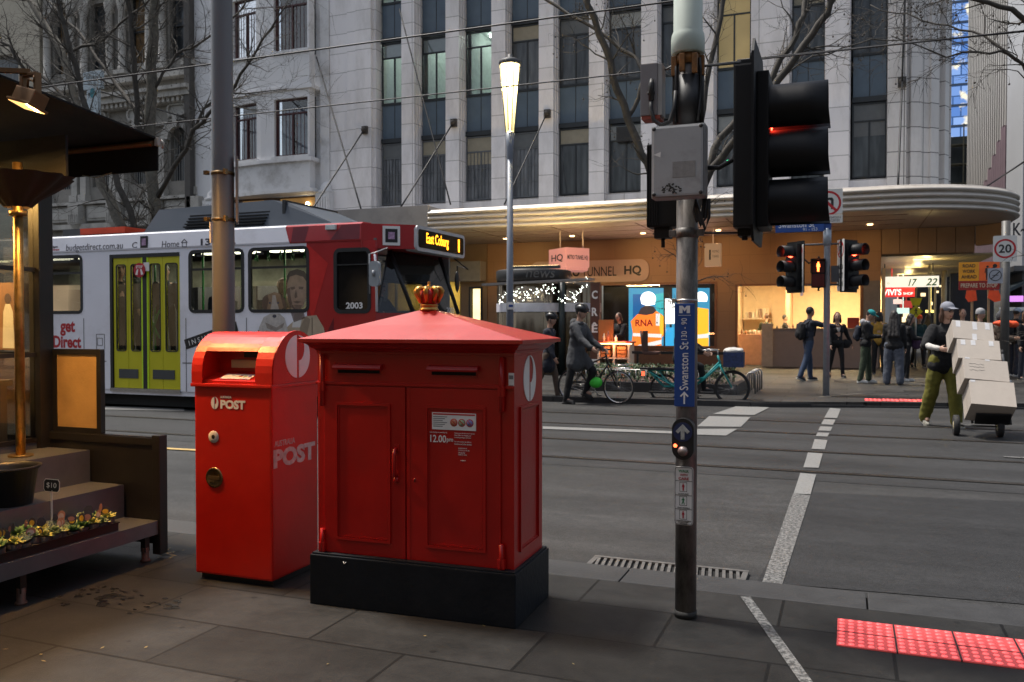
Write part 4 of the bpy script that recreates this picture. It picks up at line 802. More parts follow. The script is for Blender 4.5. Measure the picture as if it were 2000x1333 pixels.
# crown
cx, cy = -.01, .008
cr = MB(); cr.lathe([(.001, 1.519), (.05, 1.519), (.052, 1.527), (.046, 1.531), (.044, 1.54), (.048, 1.544), (.048, 1.549), (.043, 1.552), (.001, 1.553)], (cx, cy, 0), 28)
crown = cr.build('crown', GOLD, K, False)
cr = MB(); cr.lathe([(.001, 1.55), (.041, 1.552), (.047, 1.575), (.05, 1.6), (.044, 1.62), (.025, 1.633), (.001, 1.636)], (cx, cy, 0), 28); cr.build('cap', RED, crown, False)
cr = MB()
for k in range(8):
    a = 2*PI*k/8+.2; ux, uy = math.cos(a), math.sin(a)
    pr = [(.046, 1.56), (.056, 1.582), (.068, 1.606), (.071, 1.622), (.062, 1.634), (.045, 1.637), (.028, 1.632), (.008, 1.626)]
    cr.tube([(cx+r_*ux, cy+r_*uy, z) for r_, z in pr], [.009, .0105, .0125, .0135, .013, .0115, .0095, .008], 8)
cr.lathe([(.01, 1.625), (.014, 1.635), (.011, 1.643), (.0075, 1.647), (.0075, 1.668), (.009, 1.67), (.001, 1.671)], (cx, cy, 0), 12)
cr.build('arches', GOLD, crown, False)
def slot(x0, x1):
    mb = MB(); mb.box(x0, x1, by0-.004, by0+.002, 1.192, 1.243, .002)
    pr = [(by0, 1.246), (by0-.026, 1.241), (by0-.036, 1.226), (by0-.034, 1.217), (by0-.016, 1.222), (by0, 1.224)]
    mb.prism(pr, (x0-.012, 0, 0), (0, 1, 0), (0, 0, 1), (x1-x0+.024, 0, 0)); o = mb.build('mail_slot', RED, K, False)
    mb = MB(); mb.box(x0+.005, x1-.005, by0-.0065, by0-.003, 1.198, 1.217); mb.build('opening', pm('slot_black', (.006, .002, .002), .8), o, False)
slot(-.425, -.175); slot(.105, .35)
def frame_mould(mb, x0, x1, z0, z1, t, y0, y1):
    ring(mb, x1-x0, z1-z0, .006, t, ((x0+x1)/2, y1, (z0+z1)/2), (1, 0, 0), (0, 0, 1), (0, y0-y1, 0), 2)
for (x0, x1, px0, px1, nm_) in ((-.5, -.034, -.432, -.115, 'l'), (-.026, .475, .078, .4, 'r')):
    mb = MB(); mb.box(x0, x1, by0-.011, by0-.001, .268, 1.132, .003)
    frame_mould(mb, px0, px1, .34, 1.048, .014, by0-.019, by0-.009); frame_mould(mb, px0+.017, px1-.017, .357, 1.031, .006, by0-.0145, by0-.009)
    D = mb.build('door', RED, K, False)
    yf = by0-.0195
    if nm_ == 'l':
        mb = MB(); pts = [(-.082, by0-.010, .822), (-.082, by0-.034, .818), (-.082, by0-.042, .795), (-.082, by0-.042, .72), (-.082, by0-.036, .69), (-.082, by0-.012, .685)]
        mb.tube(pts, [.011, .009, .009, .009, .009, .011], 10); mb.box(-.098, -.066, by0-.0145, by0-.009, .80, .845, .003); mb.box(-.098, -.066, by0-.0145, by0-.009, .655, .715, .003); mb.ell((-.082, by0-.018, .668), (.015, .012, .017), 10)
        mb.build('handle', RED, D, False)
    else:
        mb = MB(); mb.box(-.052+.03, -.036+.03, by0-.0125, by0-.008, .268, 1.132, .002); mb.lathe([(.001, by0-.0135), (.008, by0-.0135), (.008, by0-.009)], (.018, 0, .672), 10, axis='y'); mb.mi = 1
        mb.lathe([(.001, by0-.0142), (.0035, by0-.0142), (.0035, by0-.012)], (.018, 0, .675), 8, axis='y'); mb.box(.0165, .0195, by0-.0142, by0-.012, .662, .675)
        mb.build('lock', [RED, BLACK], D, False)
        # notice
        ys = by0-.0125
        mb = MB(); mb.box(.115, .348, ys-.0012, ys+.003, .93, 1.014); nt_ = mb.build('notice', WHITE, D, False)
        mb = MB(); mb.box(.120, .343, ys-.002, ys-.001, 1.003, 1.010); mb.build('header', pm('ink_red', (.5, .02, .02), .5), nt_, False)
        mb = MB()
        for k in range(6): mb.box(.121, .121+.075-.012*(k % 3), ys-.002, ys-.001, .992-.0095*k, .9955-.0095*k)
        mb.build('print_lines', pm('ink_grey', (.2, .2, .2), .5), nt_, False)
        for k in range(3):
            xx = .232+.042*k
            mb = MB(); mb.lathe([(.001, ys-.0018), (.016, ys-.0018), (.016, ys)], (xx, 0, .967), 18, axis='y'); mb.build('picture_disc', pm('disc_col_%d' % k, [(.5, .2, .12), (.3, .4, .25), (.2, .2, .45)][k], .5, 0, .6, 90), nt_, False)
            mb = MB(); mb.lathe([(.016, ys-.0022), (.0195, ys-.0022), (.0195, ys)], (xx, 0, .967), 18, axis='y'); a = R(-45); mb.obox((xx, ys-.0022, .967), (.014*math.cos(a), 0, .014*math.sin(a)), (0, .0004, 0), (.0018*math.sin(a), 0, -.0018*math.cos(a))); mb.build('ban_ring', MATS['ink_red'], nt_, False)
        text('lettering', '12.00', (.147, by0-.0115, .884), .085, .036, WHITE, D, world=False, th=.0016, bold=.012)
        text('lettering', 'pm', (.21, by0-.0115, .876), .033, .022, WHITE, D, world=False, th=.0016, bold=.006)
        text('lettering', 'Last clearing on weekdays by', (.148, by0-.0115, .915), .095, .008, WHITE, D, world=False, th=.0014)
        for k, s_ in enumerate(['Lodge your parcel at your nearest', 'Post Office for lodging and', 'including postage and rates', '', 'For information on delivery,', 'locations and other services', '', 'auspost.com.au', '13 POST (13 76 78)', 'Or scan for', 'delivery times']):
            if s_: text('lettering', s_, (.235+.0032*len(s_)/2*1.0+(.02 if k > 6 else 0), by0-.0115, .915-.0105*k), .0032*len(s_), .0075, WHITE, D, world=False, th=.0014)
        text('lettering', 'auspost', (.28, by0-.0115, .782), .028, .007, WHITE, D, world=False, th=.0014)
def hinge(x, z0, z1, zm):
    mb = MB(); mb.box(x-.013, x+.013, by0-.026, by0-.008, z0, z1, .005); mb.box(x-.018, x+.018, by0-.03, by0-.006, zm, zm+.05, .005); mb.cyl((x, by0-.022, z0-.004), (x, by0-.022, z1+.006), .009, n=10); mb.build('hinge', RED, K, False)
hinge(.482, 1.03, 1.285, 1.1); hinge(-.508, 1.03, 1.29, 1.1); hinge(.482, .262, .385, .27); hinge(-.508, .262, .385, .27)
# side panel and emblem
xs = bx1
mb = MB(); ring(mb, .3, .715, .006, .014, (xs-.001, .012, .69), (0, 1, 0), (0, 0, 1), (.011, 0, 0), 2); ring(mb, .265, .68, .006, .005, (xs-.001, .012, .69), (0, 1, 0), (0, 0, 1), (.006, 0, 0), 2); mb.build('side_panel', RED, K, False)
emblem(K, (xs+.001, .018, 1.176), .098, .116, '+X', WHITE)
mb = MB(); mb.box(.512, .5395, by0-.0022, by0+.001, 1.14, 1.215); st_ = mb.build('sticker', WHITE, K, False)
mb = MB(); mb.box(.515, .5365, by0-.003, by0-.002, 1.185, 1.203); mb.box(.515, .5365, by0-.003, by0-.002, 1.15, 1.156); mb.build('print_lines', MATS['ink_grey'], st_, False)
mb = MB(); mb.tube([(-.365, -.2645, .238), (-.362, -.2645, .226), (-.35, -.2645, .236)], .002, 6); mb.build('scuff', MATS['ink_grey'] if 0 else WHITE, K, False)
# ------------------------------------------------------------------ smaller street posting box
B = thing('posting_box', 'narrow red posting box with rounded hooded top and white lettering on its side', 'post box', (-3.19, 4.1, 0), R(.6))
hx0, hx1, hy0, hy1 = -.272, .272, -.222, .235
mb = MB(); mb.box(hx0+.03, hx1-.03, hy0+.04, hy1-.03, 0, .04); mb.build('base', BLACK, B, False)
mb = MB(); mb.box(hx0+.012, hx1-.012, hy0+.01, hy1, .035, 1.105, .012); mb.build('body', REDW, B, False)
mb = MB(); mb.box(hx0-.004, hx1+.002, hy0-.006, hy1+.004, 1.095, 1.116, .006); mb.build('ledge', REDW, B, False)
def arch(y0, y1, zb, zc, top, n=18):
    c = (y0+y1)/2; r_ = (y1-y0)/2
    return [(y0, zb)] + [(c-r_*math.cos(PI*k/n), zc+(top-zc)*math.sin(PI*k/n)) for k in range(n+1)] + [(y1, zb)]
mb = MB()
prf = arch(hy0, hy1, 1.117, 1.18, 1.405)
mb.prism(prf, (hx0, 0, 0), (0, 1, 0), (0, 0, 1), (.075, 0, 0)); mb.prism(prf, (hx1-.11, 0, 0), (0, 1, 0), (0, 0, 1), (.11, 0, 0))
mb.prism(arch(hy0+.006, hy1-.004, 1.117, 1.18, 1.412), (hx1-.012, 0, 0), (0, 1, 0), (0, 0, 1), (.016, 0, 0))
top = arch(hy0, hy1, 1.117, 1.18, 1.405, 24)
hood = [p for p in top[1:-1] if p[1] > 1.293 or p[0] > 0] + [(hy1, 1.117)]
mid_ = [(hy0+.012, 1.117), (hy0+.012, 1.132), (hy0+.15, 1.178), (hy0+.16, 1.29), (hy0+.035, 1.297)] + hood
mb.prism(mid_, (hx0+.0755, 0, 0), (0, 1, 0), (0, 0, 1), (hx1-.11-.0005-(hx0+.0755), 0, 0))
mb.build('hood', REDW, B, False)
mb = MB(); mb.box(-.09, .155, hy0+.115, hy0+.162, 1.2, 1.246, .004); mb.build('chute_flap', pm('chute_plate', (.5, .33, .2), .3, .3, .1), B, False)
mb = MB(); mb.box(-.03, .1, hy0+.152, hy0+.161, 1.258, 1.288, .004); mb.build('chute_opening', BLACK, B, False)
sl = math.atan2(.046, .138)
mb = MB(); mb.obox((.0, hy0+.062, 1.1535), (.1, 0, 0), (0, .034*math.cos(sl), .034*math.sin(sl)), (0, -.0015*math.sin(sl), .0015*math.cos(sl))); stk = mb.build('sticker', WHITE, B, False)
for k in range(3):
    mb = MB(); c0 = Vector((.02+.03*k, hy0+.062, 1.1555)); mb.prism([(.012*math.cos(2*PI*j/14), .012*math.sin(2*PI*j/14)) for j in range(14)], c0, (1, 0, 0), (0, math.cos(sl), math.sin(sl)), (0, -.001*math.sin(sl)-.0003, .001)); mb.build('picture_disc', MATS['disc_col_%d' % k], stk, False)
yf = hy0+.0095
emblem(B, (-.118, yf, 1.006), .025, .034, '-Y', WHITE)
text('lettering', 'AUSTRALIA', (-.042, yf, 1.041), .075, .013, WHITE, B, world=False, bold=.01)
text('lettering', 'POST', (.005, yf, 1.0), .168, .05, WHITE, B, world=False, bold=.045)
xf = hx1-.0125
emblem(B, (hx1+.0045, .012, 1.265), .118, .122, '+X', WHITE)
text('lettering', 'AUSTRALIA', (xf, -.09, .788), .19, .033, pm('worn_white_vinyl', (.5, .46, .44), .5, 0, .3, 30), B, face='+X', world=False, bold=.012)
text('lettering', 'POST', (xf, .005, .705), .4, .105, MATS['worn_white_vinyl'], B, face='+X', world=False, bold=.05)
mb = MB(); mb.lathe([(.001, yf-.004), (.01, yf-.004), (.012, yf-.003), (.012, yf)], (-.128, 0, .815), 20, axis='y'); mb.mi = 1; mb.lathe([(.012, yf-.004), (.034, yf-.0035), (.035, yf)], (-.128, 0, .815), 24, axis='y'); mb.build('lock', [BLACK, pm('ivory_ring', (.6, .55, .48), .4)], B, False)
mb = MB(); mb.lathe([(.001, yf-.001), (.042, yf-.001), (.047, yf-.006), (.055, yf-.006), (.058, yf)], (-.125, 0, .585), 28, axis='y'); lk = mb.build('lock_cup', pm('dark_brass', (.2, .13, .06), .28, .9, .2), B, False)
mb = MB(); mb.box(-.165, -.085, yf-.008, yf-.002, .575, .595, .002); mb.build('bar', pm('dark_brass2', (.3, .2, .09), .35, .9), lk, False)
# ------------------------------------------------------------------ tall grey pole behind the posting box
P0 = thing('tall_pole', 'tall smooth grey steel pole with two brass bands rising behind the narrow red posting box', 'pole', (-3.985, 4.78, 0))
PG = pm('warm_grey_paint', (.145, .15, .16), .42, 0, .05, 3, .02, 60)
mb = MB(); mb.tube([(-3.985, 4.78, 0), (-3.985, 4.78, 2), (-3.985, 4.78, 4.6), (-3.985, 4.78, 9)], [.0765, .0745, .069, .06], 32); mb.box(-4.09, -3.88, 4.675, 4.885, -.002, .02); mb.build('shaft', PG, P0)
for z_ in (2.16, 2.475):
    mb = MB(); mb.tube([(-3.985, 4.78, z_-.011), (-3.985, 4.78, z_+.011)], .0785, 32); mb.box(-4.075, -4.045, 4.69, 4.72, z_-.014, z_+.014, .003); mb.box(-3.92, -3.9, 4.7, 4.73, z_-.02, z_+.02, .003); mb.build('band', pm('dull_brass', (.2, .13, .06), .4, .8, .2), P0)
mb = MB(); mb.obox((-3.915, 4.84, 2.365), (.045, -.06, 0), (.006, .004, 0), (0, 0, .225), .003); mb.build('sign_plate', pm('grey_sign_back', (.2, .18, .17), .5, .3), P0)
mb = MB(); mb.box(-4.03, -4.02, 4.695, 4.713, 2.0, 2.14); mb.build('label_strip', WHITE, P0)
# ------------------------------------------------------------------ traffic signal pole
tx, ty = -.737, 4.26
S = thing('traffic_signal_pole', 'worn grey signal pole with grey control box and black side-on lights near the kiosk', 'traffic light', (tx, ty, 0))
m = bpy.data.materials.new('scraped_galvanised'); m.use_nodes = True; t_ = m.node_tree; N = t_.nodes; L = t_.links; b_ = N['Principled BSDF']
tc = N.new('ShaderNodeTexCoord'); mp = N.new('ShaderNodeMapping'); mp.inputs['Scale'].default_value = (1, 1, .35); L.new(tc.outputs['Object'], mp.inputs[0])
n1 = N.new('ShaderNodeTexNoise'); n1.inputs['Scale'].default_value = 13; n1.inputs['Detail'].default_value = 9; n1.inputs['Roughness'].default_value = .7; L.new(mp.outputs[0], n1.inputs[0])
r1 = N.new('ShaderNodeValToRGB'); e = r1.color_ramp.elements; e[0].position = .3; e[0].color = (.03, .028, .026, 1); e[1].position = .62; e[1].color = (.21, .195, .185, 1); q = e.new(.42); q.color = (.1, .094, .088, 1); q = e.new(.5); q.color = (.15, .138, .13, 1); q = e.new(.7); q.color = (.3, .28, .26, 1)
L.new(n1.outputs[0], r1.inputs[0]); L.new(r1.outputs[0], b_.inputs['Base Color']); b_.inputs['Roughness'].default_value = .5; b_.inputs['Metallic'].default_value = .3
bp = N.new('ShaderNodeBump'); bp.inputs['Strength'].default_value = .25; bp.inputs['Distance'].default_value = .004; L.new(n1.outputs[0], bp.inputs['Height']); L.new(bp.outputs[0], b_.inputs['Normal'])
MATS['scraped'] = m
mb = MB(); mb.tube([(tx, ty, 0), (tx, ty, 2.72)], .052, 32); mb.build('shaft', m, S)
mb = MB(); mb.tube([(tx, ty, 0), (tx, ty, .035)], .0545, 32); mb.build('foot_band', pm('scorched_paint', (.02, .02, .019), .7), S)
mb = MB(); mb.lathe([(.001, 2.765), (.074, 2.765), (.081, 2.772), (.081, 2.84), (.078, 2.862), (.07, 2.88), (.069, 4.2), (.001, 4.2)], (tx, ty, 0), 32); mb.build('antenna_shroud', pm('pale_green_grey_plastic', (.46, .52, .46), .42, 0, .05), S)
mb = MB(); mb.tube([(tx, ty, 2.715), (tx, ty, 2.768)], .06, 24)
for k in range(7):
    a = 2*PI*k/7; mb.box(tx+.068*math.cos(a)-.013, tx+.068*math.cos(a)+.013, ty+.068*math.sin(a)-.013, ty+.068*math.sin(a)+.013, 2.66+.01*(k % 2), 2.755, .004)
mb.build('terminal_collar', pm('orange_brown_terminal', (.2, .085, .02), .5, .2, .5, 30), S)
mb = MB(); rc = random.Random(4)
for k in range(9):
    a = R(150+rc.uniform(0, 240)) if k < 7 else R(rc.uniform(0, 60)); r0 = rc.uniform(.062, .07)
    pts = [(tx+r0*math.cos(a+.25*math.sin(j*.9+k)), ty+r0*math.sin(a+.25*math.sin(j*.9+k)), 2.74-.062*j) for j in range(6)]; mb.tube(pts, rc.uniform(.007, .012), 8)
mb.tube([(-.9, ty-.075, 2.56), (-.9, ty-.09, 2.5), (-.885, ty-.09, 2.44), (-.85, ty-.085, 2.415), (-.81, ty-.08, 2.43), (-.79, ty-.066, 2.5), (-.785, ty-.06, 2.58)], .0105, 10)
mb.tube([(tx+.09, ty-.06, 2.2), (tx+.16, ty-.06, 2.195), (tx+.225, ty-.05, 2.23), (tx+.255, ty-.03, 2.32), (tx+.26, ty, 2.5)], .0115, 10)
for q in range(3): mb.tube([(tx+.05, ty-.055, 2.05), (tx+.045+.012*q, ty-.075, 1.99), (tx+.06+.02*q, ty-.075, 1.94-.02*q), (tx+.085+.015*q, ty-.07, 1.96), (tx+.09+.012*q, ty-.065, 2.05)], .008, 8)
mb.build('cables', CABLE, S)
mb = MB(); mb.tube([(tx, ty, 2.4), (tx, ty, 2.66)], .058, 20); mb.build('cable_sleeve', pm('black_sleeve', (.02, .02, .021), .5), S)
# control box with corner screws and residue
mb = MB(); yb = ty-.16; mb.box(-.883, -.628, yb, ty-.06, 2.05, 2.395, .012); cb = mb.build('control_box', LGREY, S)
mb = MB(); mb.box(-.878, -.633, yb-.014, yb+.004, 2.055, 2.39, .012); mb.build('lid', LGREY, cb)
mb = MB()
for sx in (-.866, -.645):
    for sz in (2.067, 2.378): mb.lathe([(.001, yb-.017), (.0085, yb-.017), (.0095, yb-.0135)], (sx, 0, sz), 12, axis='y'); mb.box(sx-.002, sx+.002, yb-.0185, yb-.0165, sz-.006, sz+.006)
mb.build('screws', pm('dark_screw', (.05, .05, .05), .5, .5), cb)
mb = MB(); mb.box(-.777, -.669, yb-.0152, yb-.0138, 2.142, 2.217); mb.build('label_patch', pm('faded_label', (.25, .245, .24), .6, 0, .15, 60), cb)
mb = MB(); rr_ = random.Random(9)
for k in range(46):
    a = rr_.uniform(0, 6.28); q = math.sqrt(rr_.random()); xx = -.787+.05*q*math.cos(a); zz = 2.088+.026*q*math.sin(a); s_ = rr_.uniform(.002, .007)
    mb.face([(xx+s_*(1+rr_.uniform(-.5, .5))*math.cos(2*PI*j/7), yb-.0146-.00002*k, zz+s_*.7*(1+rr_.uniform(-.5, .5))*math.sin(2*PI*j/7)) for j in range(7)])
mb.build('sticker_residue', pm('residue', (.035, .033, .03), .8), cb)
mb = MB(); mb.prism([(0, 0), (.035, .012), (.033, -.014)], (-.868, yb-.0146, 2.256), (1, 0, 0), (0, 0, 1), (0, .001, 0)); mb.build('tape_scrap', WHITE, cb)
# relay box on the left
mb = MB(); mb.box(-.957, -.872, ty-.07, ty+.03, 2.472, 2.725, .004); rb = mb.build('relay_box', pm('grey_relay', (.2, .19, .195), .5, .1, .06), S)
mb = MB(); mb.box(-.872, -.85, ty-.066, ty+.02, 2.47, 2.722, .003); mb.build('cover', pm('grey_cover', (.3, .29, .28), .5), rb)
mb = MB(); mb.box(-.952, -.86, ty-.066, ty+.026, 2.455, 2.471); mb.build('base', pm('red_brown_base', (.25, .05, .03), .5), rb)
mb = MB(); mb.tube([(-.9, ty-.082, 2.54), (-.9, ty-.082, 2.62), (-.9, ty-.075, 2.645)], [.013, .015, .008], 10); mb.tube([(-.917, ty-.083, 2.575), (-.883, ty-.083, 2.575)], .008, 8); mb.build('gland', CABLE, rb)
for q, r_ in (([(-.86, ty, 2.7), (-.82, ty, 2.718), (tx, ty, 2.715)], .005), ([(tx, ty, 2.702), (-.47, ty, 2.7)], .005), ([(tx, ty, 1.895), (-.47, ty, 1.888)], .006), ([(tx, ty, 1.895), (-.83, ty+.03, 1.89)], .007)): mb = MB(); mb.tube(q, r_, 6); mb.build('bracket', DGREY, S)
mb = MB(); mb.tube([(tx, ty, 1.872), (tx, ty, 1.918)], .0565, 28); mb.box(tx-.085, tx-.05, ty-.03, ty+.01, 1.88, 1.91, .003); mb.box(tx+.05, tx+.085, ty-.03, ty+.01, 1.88, 1.91, .003); mb.build('clamp', m, S)
# vehicle lantern seen from the side
SIGB = pm('signal_black', (.006, .0065, .008), .5, 0, .2, spec=.3)
mb = MB(); mb.box(-.503, -.415, ty-.13, ty+.13, 1.9, 2.66, .01); mb.box(-.49, -.43, ty-.05, ty+.05, 1.868, 1.9); mb.box(-.48, -.42, ty-.05, ty+.05, 2.66, 2.7, .004); mb.cyl((-.46, ty-.02, 1.85), (-.46, ty-.02, 1.9), .014, n=10); mb.cyl((-.43, ty-.02, 2.7), (-.43, ty-.02, 2.735), .012, n=10)
SH = mb.build('signal_head', SIGB, S)
mb = MB(); prf = [(-.19, 1.83), (.19, 1.83), (.24, 1.9), (.24, 2.68), (.19, 2.75), (-.19, 2.75), (-.24, 2.68), (-.24, 1.9)]
mb.prism(prf, (-.412, ty, 0), (0, 1, 0), (0, 0, 1), (.012, 0, 0)); mb.build('target_board', SIGB, SH)
mb = MB(); mb.box(-.3995, -.345, ty-.12, ty+.12, 1.9, 2.62, .006); mb.build('lens_housing', SIGB, SH)
for k, zc in enumerate((2.465, 2.25, 2.02)):
    mb = MB(); n_ = 22
    rows = []
    for rr2 in (.114, .110):
        for (xx, cut) in ((-.346, 0), (-.20, 0), (-.09, 0)):
            rows.append([(xx+(.0 if xx < -.1 else (-.012*math.sin(a) if math.sin(a) < 0 else 0)), ty+rr2*math.cos(a), zc+rr2*.98*math.sin(a)) for a in [R(-62+304*j/n_) for j in range(n_+1)]])
    rows = [rows[0], rows[1], rows[2], rows[5], rows[4], rows[3]]
    vs_ = [[mb.bm.verts.new(p) for p in r_] for r_ in rows]
    for i in range(5):
        for j in range(n_):
            f = mb.bm.faces.new((vs_[i][j], vs_[i][j+1], vs_[i+1][j+1], vs_[i+1][j])); f.smooth = True
    mb.build('visor', SIGB, SH)
    mb = MB(); mb.lathe([(.001, -.328), (.06, -.331), (.1, -.342)], (0, ty, zc), 24, axis='x')
    mb.build('lens', em('lit_red_lens', (1, .045, .02), 15) if k == 0 else pm('unlit_lens', (.02, .02, .015), .2), SH)
# pedestrian lantern facing the road, seen from behind
mb = MB(); mb.box(-.955, -.8, ty+.07, ty+.2, 1.94, 2.36, .008)
for k in range(5): mb.box(-.953+.012*k, -.95+.012*k+.004, ty+.064, ty+.072, 1.95, 2.35)
mb.box(-.92, -.84, ty+.09, ty+.16, 1.885, 1.94); mb.cyl((-.88, ty+.12, 1.84), (-.88, ty+.12, 1.89), .01, n=8); PL = mb.build('pedestrian_lantern', SIGB, S)
mb = MB(); mb.box(-.94, -.815, ty+.2, ty+.204, 2.16, 2.34); mb.build('lens', em('lit_red_man', (1, .06, .03), 4), PL)
mb = MB(); mb.box(-.952, -.803, ty+.2, ty+.33, 2.35, 2.356); mb.box(-.952, -.947, ty+.2, ty+.33, 2.15, 2.35); mb.box(-.808, -.803, ty+.2, ty+.33, 2.15, 2.35); mb.box(-.952, -.803, ty+.2, ty+.33, 2.145, 2.15); mb.build('visor', SIGB, PL)
# street blade strapped down the shaft
yp = ty-.0545
mb = MB()
def curved(mb, x_half, z0, z1, r_, th, n=10, cor=0):
    a0 = math.asin(min(.98, x_half/r_)); vs0 = []
    for j in range(n+1):
        a = -a0+2*a0*j/n; zz0 = z0+(cor*(abs(j-n/2)/(n/2))**6 if cor else 0); zz1 = z1-(cor*(abs(j-n/2)/(n/2))**6 if cor else 0)
        vs0.append([mb.bm.verts.new((tx+q*math.sin(a), ty-q*math.cos(a), zz)) for q in (r_, r_+th) for zz in (zz0, zz1)])
    for j in range(n):
        A_, B_ = vs0[j], vs0[j+1]
        for q in ((2, 3),): mb.bm.faces.new((A_[2], B_[2], B_[3], A_[3]))
        mb.bm.faces.new((A_[0], A_[1], B_[1], B_[0])); mb.bm.faces.new((A_[1], A_[3], B_[3], B_[1])); mb.bm.faces.new((A_[0], B_[0], B_[2], A_[2]))
    for A_ in (vs0[0], vs0[-1]): mb.bm.faces.new((A_[0], A_[2], A_[3], A_[1]))
mb = MB(); mb.box(tx-.049, tx+.049, ty-.062, ty-.0535, 1.047, 1.548, .003); SB = mb.build('street_sign', BLUE, S)
vert = (Vector((0, 0, 1)), Vector((-1, 0, 0)), Vector((0, -1, 0)))
SW = pm('sign_white', (.7, .72, .75), .45, 0, .03)
text('lettering', 'Swanston St', (tx-.002, ty-.062, 1.245), .235, .042, SW, SB, axes=vert, bold=.004)
text('lettering', '130 - 90', (tx-.002, ty-.062, 1.425), .105, .027, SW, SB, axes=vert)
mb = MB(); mb.prism([(-.004, -.03), (.004, -.03), (.004, .016), (.016, .004), (.021, .009), (0, .031), (-.021, .009), (-.016, .004), (-.004, .016)], (tx, ty-.0635, 1.09), (1, 0, 0), (0, 0, 1), (0, .0015, 0)); mb.build('arrow', SW, SB)
mb = MB(); mb.box(tx-.03, tx+.03, ty-.0635, ty-.062, 1.4905, 1.4925); mb.build('rule', SW, SB)
mb = MB()
for q in ([(-.026, -.018), (-.01, -.018), (-.01, .003), (.0, -.01), (.01, .003), (.01, -.018), (.026, -.018), (.026, .018), (.01, .018), (0, .006), (-.01, .018), (-.026, .018)],): mb.prism(q, (tx, ty-.0635, 1.52), (1, 0, 0), (0, 0, 1), (0, .0015, 0))
mb.build('logo', SW, SB)
mb = MB()
for z_ in (1.565,): mb.tube([(tx, ty, z_-.006), (tx, ty, z_+.006)], .0535, 28); mb.box(tx-.068, tx-.05, ty-.03, ty-.015, z_-.008, z_+.008)
mb.build('strap', STEEL, S)
# push button
mb = MB(); mb.prism(rrect(.105, .2, .052, 8), (tx, ty-.1, .893), (1, 0, 0), (0, 0, 1), (0, .06, 0)); PB = mb.build('push_button_unit', BLACK, S)
mb = MB(); mb.prism([(.046*math.cos(2*PI*j/28), .046*math.sin(2*PI*j/28)) for j in range(28)], (tx, ty-.1025, .928), (1, 0, 0), (0, 0, 1), (0, .004, 0)); dsc = mb.build('arrow_disc', pm('button_blue', (.02, .03, .09), .4), PB)
mb = MB(); mb.prism([(-.009, -.036), (.009, -.036), (.009, .006), (.022, -.008), (.034, .003), (.0, .038), (-.034, .003), (-.022, -.008), (-.009, .006)], (tx, ty-.105, .928), (1, 0, 0), (0, 0, 1), (0, .004, 0)); mb.build('arrow', pm('worn_arrow', (.42, .42, .4), .5, 0, .3, 60), dsc)
mb = MB(); mb.lathe([(.001, ty-.122), (.018, ty-.12), (.021, ty-.112), (.024, ty-.108), (.025, ty-.1)], (tx+.001, 0, .835), 24, axis='y'); mb.build('button', pm('button_steel', (.3, .24, .22), .35, .6), PB)
mb = MB(); mb.ell((tx-.036, ty-.1, .86), (.009, .006, .009), 12); mb.build('indicator_lamp', em('indicator_red', (1, .1, .03), 5), PB)
# walk with care plate
mb = MB(); mb.prism(rrect(.09, .285, .014, 4), (tx-.002, ty-.058, .61), (1, 0, 0), (0, 0, 1), (0, .008, 0)); WC = mb.build('care_plate', WHITE, S)
GRN = pm('ink_green', (.02, .2, .08), .5); INKR = pm('ink_crimson', (.45, .02, .04), .5); INKB = pm('ink_black', (.02, .02, .02), .5)
yq = ty-.058
text('lettering', 'WALK', (tx-.002, yq, .732), .05, .013, GRN, WC, bold=.02); text('lettering', 'WITH', (tx-.002, yq, .713), .036, .010, INKR, WC, bold=.015); text('lettering', 'CARE', (tx-.002, yq, .695), .05, .013, INKR, WC, bold=.02)
mb = MB(); ring(mb, .086, .281, .012, .0025, (tx-.002, yq-.001, .61), (1, 0, 0), (0, 0, 1), (0, .0012, 0))
for z_ in (.683, .613, .545): mb.box(tx-.045, tx+.041, yq-.001, yq+.0002, z_-.001, z_+.001)
mb.build('border', INKB, WC)
def walker(mb, c, h, U=Vector((1, 0, 0)), V=Vector((0, 0, 1)), D=Vector((0, .001, 0)), stand=False):
    c = Vector(c)
    P = lambda q: mb.prism([(a*h, b*h) for a, b in q], c, U, V, D)
    P([(.08*math.cos(2*PI*j/10), .4+.08*math.sin(2*PI*j/10)) for j in range(10)])
    if stand: P([(-.13, .3), (.13, .3), (.17, -.02), (.12, -.02), (.1, .15), (.09, -.5), (.01, -.5), (0, -.1), (-.01, -.5), (-.09, -.5), (-.1, .15), (-.12, -.02), (-.17, -.02)])
    else: P([(-.1, .3), (.1, .3), (.24, .1), (.2, .06), (.09, .18), (.08, -.05), (.2, -.46), (.12, -.5), (0, -.15), (-.14, -.5), (-.22, -.46), (-.08, -.05), (-.09, .18), (-.2, .06), (-.24, .1)])
for z_, mt, stnd in ((.65, INKR, True), (.582, GRN, False), (.514, INKR, True)):
    mb = MB(); ring(mb, .036, .046, .002, .0014, (tx-.004, yq-.001, z_+.004), (1, 0, 0), (0, 0, 1), (0, .001, 0)); mb.build('pictogram_frame', INKB, WC)
    mb = MB(); walker(mb, (tx-.004, yq-.0012, z_+.004), .036, stand=stnd); mb.build('pictogram', mt, WC)
for z_, s_ in ((.62, 'DO NOT START'), (.552, 'START CROSSING'), (.488, 'COMPLETE CROSSING'), (.481, 'DO NOT START'), (.474, 'TO CROSS')): text('lettering', s_, (tx-.002, yq, z_), .0042*len(s_), .005, INKB, WC)
